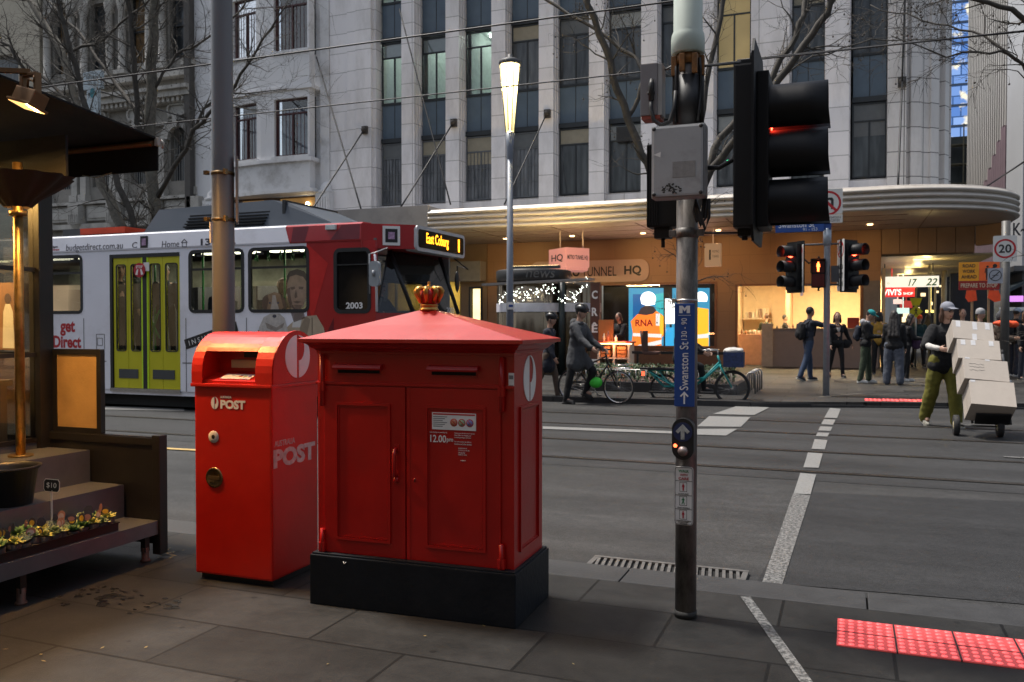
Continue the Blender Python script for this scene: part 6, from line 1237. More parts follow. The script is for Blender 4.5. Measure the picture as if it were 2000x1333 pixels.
mb = MB(); mb.box(sgn.x+.08, sgn.x+.2, TY0-.035, TY0-.028, sgn.z-.02, sgn.z+.13); mb.build('disc_bracket', WHITE, SD)
text('lettering', 'STOP', sgn+Vector((0, 0, .055)), .15, .05, WHITE, SD, bold=.02)
mb = MB()
for s_ in (-1, 1): mb.prism([(s_*.02, .015), (s_*.05, .015), (s_*.09, -.075), (s_*.04, -.085)], sgn+Vector((0, -.003, 0)), (1, 0, 0), (0, 0, 1), (0, .004, 0))
mb.build('pictogram', WHITE, SD)
mb = MB(); ring(mb, .2, .28, .01, .012, AY(196, 668, TY0-.004), (1, 0, 0), (0, 0, 1), (0, .006, 0), 2); ring(mb, .13, .14, .005, .012, AY(195, 668, TY0-.004), (1, 0, 0), (0, 0, 1), (0, .006, 0), 2); mb.build('access_flap', pm('seam_grey', (.2, .2, .21), .5), T_)
# lettering
INK = pm('ad_ink', (.05, .05, .07), .5); ADR = pm('ad_red', (.42, .012, .02), .5)
yl = TY0-.0195
def lett(s_, px0, px1, py, h, mat, bold=0, shear=0, rot=0, y=yl): a = AY(px0, py, y); b2 = AY(px1, py, y); return text('lettering', s_, (a+b2)/2, b2.x-a.x, h, mat, T_, bold=bold, shear=shear, rot=rot)
lett('budgetdirect.com.au', 129, 240, 484, .15, INK, 0, .1); lett('C', 258, 268, 479, .1, INK, 0, .1); lett('Home', 316, 350, 477, .11, INK, 0, .1); lett('13', 392, 411, 473, .115, INK, .03); lett('o', 452, 460, 476, .06, INK)
c0 = AY(360, 476, yl); mb = MB(); ring(mb, .1, .08, .004, .012, c0+Vector((0, 0, -.02)), (1, 0, 0), (0, 0, 1), (0, -.002, 0), 1); mb.prism([(-.07, .02), (0, .08), (.07, .02), (.058, .012), (0, .062), (-.058, .012)], c0, (1, 0, 0), (0, 0, 1), (0, -.002, 0)); mb.build('house_mark', INK, T_)
mb = MB(); c0 = AY(281, 473, yl-.002); mb.box(c0.x-.08, c0.x+.08, c0.y-.003, c0.y+.01, c0.z-.1, c0.z+.1); mb.mi = 1; mb.box(c0.x-.045, c0.x+.045, c0.y-.006, c0.y-.002, c0.z-.06, c0.z+.06); mb.build('code_plate', [BLACK, pm('plate_muted', (.4, .25, .4), .5, 0, .5, 20)], T_)
lett('Budget', 95, 113, 483, .045, INK, .03); lett('Direct', 101, 116, 488, .04, ADR, .03)
yb = TY0-.001
a = AY(62, 640, yb); text('lettering', 'Bud', AY(82, 640, yb), .56, .22, INK, T_, bold=.03); text('lettering', 'get', AY(132, 642, yb), .36, .27, ADR, T_, bold=.035); text('lettering', 'Direct', AY(131, 668, yb), .68, .225, ADR, T_, bold=.035)
c0 = AY(412, 656, yb); mb = MB(); an = R(16); mb.obox(c0+Vector((0, -.002, 0)), (.56*math.cos(an), 0, .56*math.sin(an)), (0, .003, 0), (-.085*math.sin(an), 0, .085*math.cos(an))); bn = mb.build('insurance_banner', BLACK, T_); text('lettering', 'INSURANCE', c0+Vector((0, -.005, 0)), .95, .085, WHITE, bn, rot=an, space=1.5)
# printed advert: a coat, a face and a small dog (generic)
def decal(name, poly, mat, y): mb = MB(); mb.face([AY(px, py, y) for px, py in poly]); return mb.build(name, mat, T_)
decal('advert_coat', [(548, 672), (560, 640), (575, 626), (598, 618), (618, 616), (632, 640), (640, 672)], pm('ad_beige', (.42, .33, .23), .5, 0, .12, 6), yb-.003)
decal('advert_sleeve', [(490, 668), (512, 634), (530, 618), (548, 640), (540, 670)], pm('ad_dark_sleeve', (.1, .04, .03), .5, 0, .3, 6), yb-.0035)
decal('advert_lapel', [(586, 640), (597, 618), (606, 624), (596, 672), (584, 672)], pm('ad_beige_dark', (.25, .19, .13), .5), yb-.0042); decal('advert_shirt', [(570, 640), (575, 614), (592, 612), (586, 640)], pm('ad_white', (.6, .58, .55), .5, 0, .08, 6), yb-.004)
def film(name, col, a_=.75):
    m = pm(name, col, .5, 0, .22, 9); t = m.node_tree; o = t.nodes['Material Output']; mx = t.nodes.new('ShaderNodeMixShader'); tr = t.nodes.new('ShaderNodeBsdfTransparent'); mx.inputs[0].default_value = a_
    t.links.new(tr.outputs[0], mx.inputs[1]); t.links.new(t.nodes['Principled BSDF'].outputs[0], mx.inputs[2]); t.links.new(mx.outputs[0], o.inputs[0]); return m
FC = film('ad_skin', (.3, .18, .125)); FS = film('ad_skin_shade', (.13, .075, .055), .6); yg = TY0+.012
decal('advert_face', [(562, 545), (566, 536), (578, 532), (590, 534), (597, 542), (600, 560), (598, 580), (593, 596), (585, 607), (576, 608), (567, 600), (562, 586), (560, 565)], FC, yg)
decal('advert_hair', [(560, 556), (560, 540), (566, 530), (580, 526), (594, 530), (601, 540), (602, 560), (598, 550), (592, 541), (578, 537), (566, 541)], film('ad_hair', (.06, .04, .03), .85), yg-.001)
decal('advert_shadow', [(560, 565), (566, 562), (568, 582), (572, 598), (578, 607), (567, 600), (562, 586)], FS, yg-.0015)
decal('advert_shadow', [(566, 562), (575, 560), (577, 564), (570, 567)], FS, yg-.002); decal('advert_shadow', [(583, 560), (593, 561), (591, 566), (584, 565)], FS, yg-.002)
decal('advert_shadow', [(578, 565), (581, 581), (576, 583), (575, 578)], FS, yg-.002); decal('advert_shadow', [(572, 590), (580, 588), (589, 590), (581, 593)], FS, yg-.002); decal('advert_shadow', [(570, 596), (590, 596), (586, 607), (576, 608)], film('ad_stubble', (.16, .1, .075), .5), yg-.0018)
decal('advert_neck', [(566, 606), (592, 606), (596, 622), (574, 630)], FS, yb-.0045)
DG = film('ad_dog_tan', (.26, .16, .085), .9); DW = pm('ad_dog_white', (.45, .42, .39), .5, 0, .25, 14); DE = film('ad_dog_ear', (.12, .07, .04), .9)
decal('advert_dog', [(516, 606), (518, 586), (524, 575), (535, 571), (547, 574), (553, 584), (555, 600), (549, 606)], DG, yg-.003)
decal('advert_dog', [(516, 606), (511, 598), (513, 582), (522, 575), (525, 586), (521, 606)], DE, yg-.004); decal('advert_dog', [(548, 577), (557, 583), (560, 600), (555, 606), (551, 592)], DE, yg-.004); decal('advert_dog', [(532, 577), (538, 577), (541, 592), (546, 606), (528, 606), (531, 590)], film('ad_dog_blaze', (.42, .36, .3), .9), yg-.005)
for ex in (527, 543): decal('advert_dog', arcp(ex, 592, 2, 2, 0, 340, 8), INK, yg-.006)
decal('advert_dog', [(515, 620), (528, 613), (546, 613), (556, 622), (562, 645), (560, 672), (505, 672), (506, 640)], DW, yb-.005); decal('advert_dog', arcp(536, 618, 4, 3.4, 0, 340, 8), INK, yb-.006); decal('advert_dog', [(518, 630), (540, 640), (556, 630), (552, 640), (538, 648), (522, 642)], pm('ad_dog_shade', (.26, .22, .19), .5, 0, .3, 14), yb-.0055)
decal('advert_hand', [(508, 655), (520, 646), (534, 650), (536, 660), (516, 668)], pm('ad_hand', (.28, .16, .11), .5), yb-.0065)
# destination display
bx = -6.29
mb = MB(); mb.prism(rrect(1.82, .40, .07, 5), (bx-.2, 12.93, 2.80), (0, 1, 0), (0, 0, 1), (.2, 0, 0)); DB = mb.build('destination_display', pm('display_bezel', (.5, .5, .52), .35), T_)
mb = MB(); mb.prism(rrect(1.70, .29, .05, 5), (bx+.001, 12.93, 2.80), (0, 1, 0), (0, 0, 1), (.004, 0, 0)); mb.build('screen', pm('display_black', (.012, .01, .008), .15), DB)
AMB = em('amber_led', (1, .36, .015), 3.2)
text('lettering', 'East Coburg', (bx+.006, 12.76, 2.80), .82, .22, AMB, DB, face='+X', bold=.012); text('lettering', '1', (bx+.006, 13.58, 2.80), .06, .22, AMB, DB, face='+X', bold=.012)
# white framed plate on the brow
pU = Vector((.678, .51, 0)).normalized(); pN = Vector((pU.y, -pU.x, 0)); c0 = Vector((-6.62, 11.81, 2.82))+pN*.012
mb = MB(); mb.obox(c0, pU*.135, pN*.006, Vector((0, 0, .15))); wp = mb.build('square_plate', WHITE, T_); mb = MB(); mb.obox(c0+pN*.006, pU*.095, pN*.003, Vector((0, 0, .105))); mb.mi = 1; mb.obox(c0+pN*.009, pU*.05, pN*.002, Vector((0, 0, .055))); mb.build('centre', [BLACK, MATS['plate_muted']], wp)
# windscreen, pillars, quarter windows
nb_, nt2, ft, fb = Vector((-6.40, 12.12, 1.62)), Vector((-6.80, 12.08, 2.62)), Vector((-6.70, 13.68, 2.62)), Vector((-6.34, 13.68, 1.62))
WG = glass('windscreen_glass', (.6, .64, .64), .03)
mb = MB(); mb.face([nb_, fb, ft, nt2]); mb.build('windscreen', WG, T_)
mb = MB(); mb.face([(-6.73, TY0+.01, 1.62), nb_, nt2, (-6.8, TY0+.01, 2.6)]); mb.build('quarter_window', WG, T_)
for q in ([nb_, nt2], [fb, ft]): mb = MB(); mb.tube(q, .035, 8); mb.build('pillar', BK, T_)
mb = MB(); mb.tube([(-6.73, TY0, 1.64), (-6.74, TY0-.002, 2.3), (-6.76, TY0, 2.5), (-6.82, TY0+.08, 2.6)], .02, 8); mb.build('white_trim', TW, T_)
mb = MB(); mb.box(-7.3, -6.78, 12.2, 13.6, 2.15, 2.6); mb.build('cab_header', pm('cab_black', (.01, .01, .01), .7), T_)
mb = MB(); mb.box(-7.0, -6.5, 12.3, 13.5, 1.3, 1.66); mb.box(-7.7, -7.3, 12.4, 12.9, 1.0, 1.9, .05); mb.build('dashboard', pm('cab_grey', (.06, .075, .085), .5), T_)
text('lettering', '2003', (-6.338, 13.35, 1.68), .3, .1, WHITE, T_, face='+X')
# mirrors
mA = AY(730, 535, TY0-.22); mb = MB(); mb.prism(rrect(.17, .38, .06, 5), mA, (1, 0, 0), (0, 0, 1), (0, .07, 0)); MR = mb.build('mirror', pm('mirror_grey', (.3, .33, .35), .4), T_)
mb = MB(); mb.tube([mA+Vector((-.09, .03, -.3)), mA+Vector((-.09, .03, .3)), mA+Vector((.02, .1, .34)), (-6.6, TY0+.1, 2.62)], .011, 8); mb.tube([mA+Vector((.0, -.01, -.03)), mA+Vector((0, -.01, .05))], .022, 8); mb.build('mirror_arm', pm('mirror_arm_grey', (.35, .36, .38), .4, .4), MR)
mB = AY(893, 550, 14.15); mb = MB(); mb.tube([(-6.45, 13.75, 2.6), (-6.3, 14.0, 2.42), (mB.x, 14.15, mB.z+.28), (mB.x, 14.15, mB.z-.2)], .012, 8); mb.ell(mB, (.035, .09, .19), 12); mb.build('far_mirror', BLACK, T_)
# inside: handrails, seats
mb = MB()
for xx in (-13.3, -11.85, -10.75, -9.9, -9.0, -8.4):
    mb.tube([(xx, 12.35, .9), (xx, 12.35, 2.72)], .019, 8)
for x0, s_ in ((-11.55, 1), (-11.1, -1)): mb.tube([(x0, TY0+.2, .9), (x0, TY0+.2, 1.65), (x0+.06*s_, TY0+.2, 1.7), (x0+.12*s_, TY0+.2, 1.62), (x0+.32*s_, TY0+.25, 1.2)], .017, 8)
for k in range(7): mb.tube([(-9.8+.25*k, 12.3, 2.7), (-9.83+.25*k, 12.3, 2.55), (-9.77+.25*k, 12.3, 2.53), (-9.8+.25*k, 12.3, 2.7)], .012, 6)
mb.build('handrails', GRNP, T_)
mb = MB(); mb.tube([(-10.9, 12.0, 1.25), (-10.7, 12.0, 1.55)], .02, 8); mb.tube([(-10.68, 12.6, .9), (-10.68, 12.6, 2.7)], .02, 8); mb.build('yellow_handrail', pm('yellow_handrail', (.55, .35, .01), .4), T_)
for xx in (-14.0, -13.2, -9.9, -9.1):
    mb = MB(); mb.box(xx, xx+.42, 11.75, 12.2, 1.25, 1.33, .02); mb.box(xx-.03, xx+.03, 11.75, 12.2, 1.33, 1.85, .02); mb.build('seat', pm('seat_cloth', (.03, .05, .07), .8), T_)
# ================================================================== STREET FURNITURE
# lit street lamp
lp = AY(996, 400, 15.95); lx_, ly_ = lp.x, 15.95
SL = thing('street_lamp', 'tall street lamp with a glowing tapered lantern on a slim blue-grey post', 'street lamp', (lx_, ly_, ZF))
SLG = pm('blue_grey_pole', (.17, .19, .23), .45, .2, .06)
zt1, zb1 = AY(996, 128, ly_).z, AY(996, 258, ly_).z
mb = MB(); mb.tube([(lx_, ly_, ZF), (lx_, ly_, 2), (lx_, ly_, zb1-.55)], [.075, .07, .056], 20); mb.lathe([(.056, zb1-.55), (.066, zb1-.5), (.07, zb1-.3), (.095, zb1-.02), (.001, zb1-.02)], (lx_, ly_, 0), 20); mb.build('post', SLG, SL)
mb = MB()
for k in range(16):
    a0, a1 = 2*PI*k/16+.045, 2*PI*(k+1)/16-.045
    q = [(.085, zb1), (.2, zt1)]; mb.face([(lx_+q[0][0]*math.cos(a0), ly_+q[0][0]*math.sin(a0), q[0][1]), (lx_+q[0][0]*math.cos(a1), ly_+q[0][0]*math.sin(a1), q[0][1]), (lx_+q[1][0]*math.cos(a1), ly_+q[1][0]*math.sin(a1), q[1][1]), (lx_+q[1][0]*math.cos(a0), ly_+q[1][0]*math.sin(a0), q[1][1])])
m = em('lantern_glow', (1, .8, .36), 2.2); t = m.node_tree; N = t.nodes; L = t.links
tc = N.new('ShaderNodeTexCoord'); sp = N.new('ShaderNodeSeparateXYZ'); L.new(tc.outputs['Object'], sp.inputs[0]); mr = N.new('ShaderNodeMapRange'); mr.inputs[1].default_value = zb1-ZF; mr.inputs[2].default_value = zt1-ZF; mr.inputs[3].default_value = .75; mr.inputs[4].default_value = 4.5; L.new(sp.outputs[2], mr.inputs[0]); L.new(mr.outputs[0], N['Principled BSDF'].inputs['Emission Strength'])
mb.build('lantern', m, SL)
mb = MB(); mb.tube([(lx_, ly_, zb1), (lx_, ly_, zt1)], [.02, .03], 10); mb.build('lamp_tube', em('lamp_core', (1, .9, .6), 14), SL)
mb = MB(); mb.lathe([(.001, zt1), (.215, zt1), (.225, zt1+.04), (.215, zt1+.085), (.12, zt1+.13), (.05, zt1+.14), (.05, zt1+.21), (.001, zt1+.215)], (lx_, ly_, 0), 24)
for k in range(8): a = 2*PI*k/8; mb.tube([(lx_+.088*math.cos(a), ly_+.088*math.sin(a), zb1-.02), (lx_+.207*math.cos(a), ly_+.207*math.sin(a), zt1+.01)], .008, 6)
mb.build('cap', DGREY, SL)
mb = MB(); c0 = AY(998, 598, ly_-.08); mb.box(c0.x-.075, c0.x+.075, ly_-.085, ly_-.07, c0.z-.07, c0.z+.07); mb.mi = 1; mb.box(c0.x-.045, c0.x+.045, ly_-.088, ly_-.084, c0.z-.02, c0.z+.025); mb.build('plate', [WHITE, BLUE], SL)
lamp_point('street_lamp_light', (lx_, ly_+.0, (zt1*.7+zb1*.3)), 260, (1, .74, .34), .2)
# ------------------------------------------------------------------ far traffic signal post
fx, fy = -.372, 17.6
FP = thing('traffic_signal_pole', 'slim pale signal post across the road with red man and no-turn signs', 'traffic light', (fx, fy, ZF))
mb = MB(); mb.tube([(fx, fy, ZF), (fx, fy, 3.5), (fx, fy, 3.95)], [.06, .058, .05], 20); mb.tube([(fx, fy, 2.95), (fx, fy, 3.28)], .075, 18); mb.build('post', pm('pale_blue_post', (.33, .37, .42), .42, .35, .14, 12), FP)
def far_head(x, y, ang, states, par, label=None):
    """three-aspect head; ang = direction it faces, degrees from -Y turning to +X"""
    a = R(ang); d = Vector((math.sin(a), -math.cos(a), 0)); s_ = Vector((d.y*-1, d.x, 0)); s_ = Vector((math.cos(a), math.sin(a), 0)); up = Vector((0, 0, 1)); c0 = Vector((x, y, 0))
    mb = MB(); mb.obox(c0+up*2.55, s_*.16, d*.09, up*.44, .01); mb.obox(c0-d*.02+up*2.55, s_*.24, d*.008, up*.5); H_ = mb.build('signal_head', SIGB, par)
    for k, zc in enumerate((2.84, 2.55, 2.26)):
        mb = MB(); n_ = 16; r_ = .12
        va = [[mb.bm.verts.new(c0+d*(.09+.26*q)+up*zc+s_*(rr*math.cos(b_))+up*(rr*math.sin(b_))) for b_ in [R(-50+280*j/n_) for j in range(n_+1)]] for q, rr in ((0, r_), (1, r_), (1, r_-.008), (0, r_-.008))]
        for i in range(3):
            for j in range(n_): mb.bm.faces.new((va[i][j], va[i][j+1], va[i+1][j+1], va[i+1][j])).smooth = True
        mb.build('visor', SIGB, H_)
        mb = MB(); mb.prism([(.105*math.cos(2*PI*j/20), .105*math.sin(2*PI*j/20)) for j in range(20)], c0+d*.094+up*zc, s_, up, d*.012); mb.build('lens', em('far_red_lens', (1, .05, .02), 16) if k == 0 and states else MATS['unlit_lens'], H_)
    return H_
far_head(-.96, fy, -46, True, FP); far_head(.03, fy, 52, True, FP)
mb = MB(); mb.box(-.65, -.40, fy-.2, fy-.05, 2.14, 2.68, .01); mb.cyl((-.52, fy-.12, 2.68), (-.52, fy-.12, 2.74), .02); mb.cyl((-.52, fy-.1, 2.08), (-.52, fy-.1, 2.14), .02); PH = mb.build('pedestrian_lantern', SIGB, FP)
mb = MB(); mb.box(-.635, -.415, fy-.205, fy-.2, 2.43, 2.655); mb.box(-.635, -.415, fy-.205, fy-.2, 2.16, 2.4); mb.build('lens_panel', pm('dark_red_panel', (.08, .006, .006), .3), PH)
mb = MB(); walker(mb, (-.525, fy-.206, 2.54), .19, D=Vector((0, -.004, 0)), stand=True); mb.build('red_man', em('red_man_glow', (1, .16, .03), 7), PH)
mb = MB(); mb.box(-.66, -.65, fy-.33, fy-.2, 2.42, 2.68); mb.box(-.40, -.39, fy-.33, fy-.2, 2.42, 2.68); mb.box(-.65, -.40, fy-.33, fy-.2, 2.675, 2.685); mb.build('visor', SIGB, PH)
BG_ = pm('bracket_grey', (.1, .1, .11), .5, .3)
for z_ in (2.98, 2.2): mb = MB(); mb.tube([(-.96, fy, z_), (.03, fy, z_)], .018, 8); mb.build('bracket', BG_, FP)
mb = MB(); mb.tube([(-.93, fy+.02, 2.9), (-.84, fy, 2.75), (-.7, fy, 2.62), (-.6, fy, 2.7)], .018, 8); mb.build('cable', CABLE, FP); mb = MB(); mb.box(-.3, -.1, fy-.03, fy+.03, 2.25, 2.56); mb.build('control_box', BG_, FP)
def turn_sign(c, w_, h_, U, kind):
    V = Vector((0, 0, 1)); U = Vector(U).normalized(); Nn = U.cross(V)
    mb = MB(); mb.prism(rrect(w_, h_, .02, 3), Vector(c), U, V, -Nn*.008); sn = mb.build('turn_sign', pm('sign_face_white', (.62, .62, .6), .4, 0, .03), FP)
    rr2 = w_*.45; cc = Vector(c)+V*(h_/2-w_*.52)+Nn*.002
    mb = MB(); n_ = 28
    o_ = [mb.bm.verts.new(cc+U*rr2*math.cos(2*PI*k/n_)+V*rr2*math.sin(2*PI*k/n_)) for k in range(n_)]; i_ = [mb.bm.verts.new(cc+U*rr2*.83*math.cos(2*PI*k/n_)+V*rr2*.83*math.sin(2*PI*k/n_)) for k in range(n_)]
    for k in range(n_): mb.bm.faces.new((o_[k], o_[(k+1) % n_], i_[(k+1) % n_], i_[k]))
    q = rr2*.62; e_ = rr2*.075
    sl = 1 if kind == 'left' else -1
    mb.face([cc+Nn*.003+U*x*sl+V*z for x, z in ((-q+e_, q+e_), (-q-e_, q-e_), (q-e_, -q-e_), (q+e_, -q+e_))]); mb.build('ban_ring', INKR if 0 else pm('ban_red', (.45, .012, .02), .4), sn)
    mb = MB(); r3 = rr2; pts = [(.22, -.5), (.42, -.5), (.42, .3), (.3, .45), (-.1, .45), (-.1, .62), (-.5, .35), (-.1, .08), (-.1, .26), (.15, .26), (.22, .2)]
    mb.face([cc+Nn*.0015+U*x*r3*sl+V*z*r3 for x, z in pts]); mb.build('arrow', INKB, sn); return sn, cc, U, V, Nn
sn, cc, U, V, Nn = turn_sign((-.36, fy-.09, 3.78), .52, .48, (1, 0, 0), 'left')
mb = MB(); mb.box(-.62, -.1, fy-.098, fy-.09, 3.37, 3.53); mb.build('supplement_plate', MATS['sign_face_white'], FP)
text('lettering', 'AUTHORISED VEHICLES &', (-.36, fy-.099, 3.475), .46, .04, INKB, FP); text('lettering', 'BICYCLES EXCEPTED', (-.36, fy-.099, 3.415), .42, .04, INKB, FP)
for c_, U_ in (((-.13, fy-.1, 2.56), (.35, -.94, 0)), ((-.83, fy-.1, 2.48), (.18, -.98, 0))):
    sn, cc, U, V, Nn = turn_sign(c_, .36, .98, (-U_[0] if 0 else U_[0], U_[1], 0) if U_[0] < 0 else (U_[0], -abs(U_[1])*.9 if 0 else U_[1], 0), 'right')
    for q, s_ in enumerate(('NO', 'RIGHT', 'TURN')): text('lettering', s_, Vector(c_)+V*(-.03-.16*q)+Nn*.002, .25, .1, INKB, sn, axes=(U, V, Nn), bold=.02)
SS = thing('street_sign', 'blue Swanston St name blade fixed high on the far signal post', 'street sign', (-.86, fy, 3.3))
mb = MB(); mb.box(-1.32, -.43, fy-.11, fy-.09, 3.22, 3.45); mb.box(-.46, -.3, fy-.07, fy-.05, 3.25, 3.42); mb.build('blade', BLUE, SS)
text('lettering', 'Swanston St', (-.93, fy-.11, 3.36), .66, .105, SW, SS, bold=.01); text('lettering', '91 - 153', (-.68, fy-.11, 3.265), .26, .06, SW, SS)
# ------------------------------------------------------------------ newsstand drums with fairy lights
c1 = AY(1042, 600, 22.9); c2 = AY(1122, 600, 23.1)
NS = thing('newsstand', 'round stainless newsstand with black roof disc and a draped string of fairy lights', 'kiosk', (c1.x, 22.9, ZF))
m = pm('ribbed_stainless', (.22, .17, .12), .14, .9, .1, 3)
for c_, r_ in ((c1, 1.0), (c2, .72)):
    n_ = 64; mb = MB(); mb.lathe([(r_, ZF), (r_, 2.55), (r_*.98, 2.6), (.001, 2.6)], (c_.x, c_.y if 0 else (22.9 if c_ is c1 else 23.1), 0), n_)
    for v in mb.bm.verts:
        d = Vector((v.co.x-c_.x, v.co.y-(22.9 if c_ is c1 else 23.1), 0))
        if d.length > .3: k = math.atan2(d.y, d.x); v.co += d.normalized()*.04*math.cos(26*k)
    mb.build('drum', m, NS)
mb = MB(); mb.lathe([(.001, 2.62), (1.02, 2.62), (1.06, 2.66), (1.06, 2.92), (1.02, 2.95), (.001, 2.96)], (c1.x, 22.9, 0), 40); mb.build('roof_disc', pm('roof_black', (.015, .015, .016), .5), NS)
text('lettering', 'news', (c1.x+.55, 22.9-.97, 2.79), .8, .18, pm('dull_letter', (.1, .1, .1), .5), NS, shear=.2, axes=(Vector((.88, .47, 0)), Vector((0, 0, 1)), Vector((.47, -.88, 0))))
mb = MB(); mb.prism([(-1.2, 0), (1.9, .1), (1.9, .16), (-1.2, .06)], (c1.x+.1, 21.75, 2.5), (1, 0, 0), (0, 0, 1), (0, .4, 0)); mb.build('awning_blade', pm('white_awning', (.22, .2, .19), .5), NS)
mb = MB()
for k in range(28):
    a0, a1 = PI*1.02+PI*.98*k/28, PI*1.02+PI*.98*(k+1)/28
    q = 1.05; mb.face([(c1.x+q*math.cos(a), 22.9+q*math.sin(a), z) for a, z in ((a0, 1.78), (a1, 1.78), (a1, 2.02), (a0, 2.02))]); q = .77; mb.face([(c2.x+q*math.cos(a), 23.1+q*math.sin(a), z) for a, z in ((a0, 1.78), (a1, 1.78), (a1, 2.02), (a0, 2.02))])
mb.build('banner', pm('white_banner', (.55, .54, .6), .5, 0, .12, 5), NS)
mb = MB(); mb.tube([(c1.x+1.02, 22.35, ZF), (c1.x+1.02, 22.35, 2.6)], .09, 12); mb.build('dark_post', pm('dark_green_post', (.012, .02, .02), .4), NS)
mb = MB(); mb.box(c1.x-.5, c1.x+.9, 22.45, 22.6, 2.98, 3.06, .01); mb.tube([(c1.x, 22.55, 2.9), (c1.x, 22.55, 2.99)], .03, 8); mb.mi = 1; mb.box(c1.x-.46, c1.x+.86, 22.48, 22.57, 3.061, 3.066); mb.build('added_floodlight', [DGREY, em('added_flood_glow', (1, .72, .32), 4)], NS)  # added lamp with no known fixture, throws a warm glow on the canopy ribs
lamp_area('added_rib_light', (c1.x+.2, 22.53, 3.09), (c1.x+.2, 24.3, 4.3), 1.4, 135, (1, .7, .3), .12)
FLT = thing('fairy_lights', 'string of white fairy lights draped round the newsstand', 'fairy lights', (c1.x, 22, 2.2)); rfl = random.Random(6)
pts = []
for k in range(41):
    f = k/40; px_ = 978+172*f; py_ = 572+6*math.sin(f*9)+ (14 if f > .6 else 0)*math.sin((f-.6)*PI/.2 if f < .8 else 0) - (26*(f-.85)/.15 if f > .85 else 0)+(14*(1-f/.06) if f < .06 else 0); pts.append(AY(px_, py_, 21.75))
mb = MB(); mb.tube(pts, .008, 5); mb.build('wire', CABLE, FLT)
mb = MB()
for k in range(150):
    p = pts[rfl.randrange(41)]+Vector((rfl.uniform(-.06, .06), rfl.uniform(-.08, .05), rfl.gauss(0, .075))); mb.ell(p, rfl.uniform(.005, .011), 6)
o = mb.build('bulbs', em('fairy_bulb', (.95, 1, .88), 9), FLT); o['kind'] = 'stuff'
# ------------------------------------------------------------------ crepe stall
CRS = thing('crepe_sign', 'brown vertical sign with white letters spelling CREPES downwards beside the newsstand', 'sign', (-6.2, 21.9, ZF))
a_, b_ = AY(1153, 553, 21.9), AY(1171, 738, 21.9); mb = MB(); mb.box(a_.x, b_.x, 21.9, 22.0, ZF, a_.z); mb.build('board', pm('brown_sign', (.1, .035, .02), .5), CRS)
for k, ch in enumerate('CRÊPES'): c0 = AY(1161.5, 576+33.5*k-(3 if ch == 'Ê' else 0), 21.898); text('lettering', ch, c0, .16, .27 if ch == 'Ê' else .22, WHITE, CRS, bold=.03)
CC = thing('crepe_counter', 'small white crepe counter with red top and glowing crates on its shelves', 'counter', (-5.5, 21.6, ZF))
a_, b_ = AY(1168, 667, 21.5), AY(1231, 735, 21.5); x0, x1, zt_ = a_.x, b_.x, a_.z
mb = MB(); mb.box(x0-.05, x1+.03, 21.4, 22.0, zt_-.04, zt_); mb.build('top', pm('red_counter_top', (.4, .015, .015), .35), CC)
mb = MB()
for xx in (x0, (x0+x1)/2-.02, x1-.06): mb.box(xx, xx+.05, 21.45, 21.9, ZF, zt_-.041)
for zz in (ZF+.02, .55): mb.box(x0+.05, (x0+x1)/2-.02, 21.46, 21.9, zz, zz+.03); mb.box((x0+x1)/2+.03, x1-.06, 21.46, 21.9, zz, zz+.03)
mb.box(x0, x1, 21.901, 21.93, ZF, zt_-.041); mb.build('shelf_frame', pm('white_shelf', (.6, .5, .42), .5), CC)
for k in range(4):
    xx = x0+.08+(k % 2)*((x1-x0)/2-.0); z_ = ZF+.06 if k < 2 else .59
    t = tag(bpy.data.objects.new('crate', None), '%s slatted crate on the crepe counter shelves, %s side' % ('lower' if k < 2 else 'upper', 'left' if k % 2 == 0 else 'right'), 'crate', 'crates on the crepe counter'); COL.objects.link(t); t.location = (xx, 21.5, z_)
    mb = MB(); ww = (x1-x0)/2-.2
    for q in range(3): mb.box(xx, xx+ww, 21.5, 21.515, z_+.1*q, z_+.1*q+.075); mb.box(xx, xx+ww, 21.785, 21.8, z_+.1*q, z_+.1*q+.075)
    mb.box(xx, xx+.02, 21.515, 21.785, z_, z_+.28); mb.box(xx+ww-.02, xx+ww, 21.515, 21.785, z_, z_+.28); mb.build('slats', pm('crate_wood', (.4, .16, .06), .6), t)
lamp_area('crepe_light', (-5.5, 21.35, 1.0), (-5.55, 22, .4), .5, 7, (1, .42, .16), .2)
mb = MB(); mb.box(-5.95, -5.1, 21.44, 21.47, zt_-.075, zt_-.045); mb.build('shelf_lamp', em('shelf_lamp', (1, .5, .2), 5), CC)
a_, b_ = AY(1170, 625, 21.9), AY(1198, 664, 21.9); tag(None or (lambda: (lambda mb: (mb.box(a_.x, b_.x, 21.85, 21.95, zt_+.002, a_.z), mb.build('menu_board', pm('orange_board', (.5, .17, .04), .5, 0, .1)))[1])(MB()))(), 'orange menu board standing on the red crepe counter', 'menu board')
for k, (px, hh, col) in enumerate(((1180, .2, (.6, .5, .35)), (1188, .26, (.3, .1, .06)), (1203, .16, (.6, .55, .5)))):
    c0 = AY(px, 660, 21.6); mb = MB(); mb.lathe([(.001, zt_+.002), (.035, zt_+.002), (.035, zt_+hh*.65), (.014, zt_+hh*.8), (.014, zt_+hh), (.001, zt_+hh)], (c0.x, 21.6, 0), 10)
    tag(mb.build('bottle', pm('bottle_%d' % k, col, .4)), ['cream bottle at the left on the crepe counter', 'dark red bottle in the middle of the crepe counter', 'short white bottle at the right on the crepe counter'][k], 'bottle', 'bottles on the crepe counter')
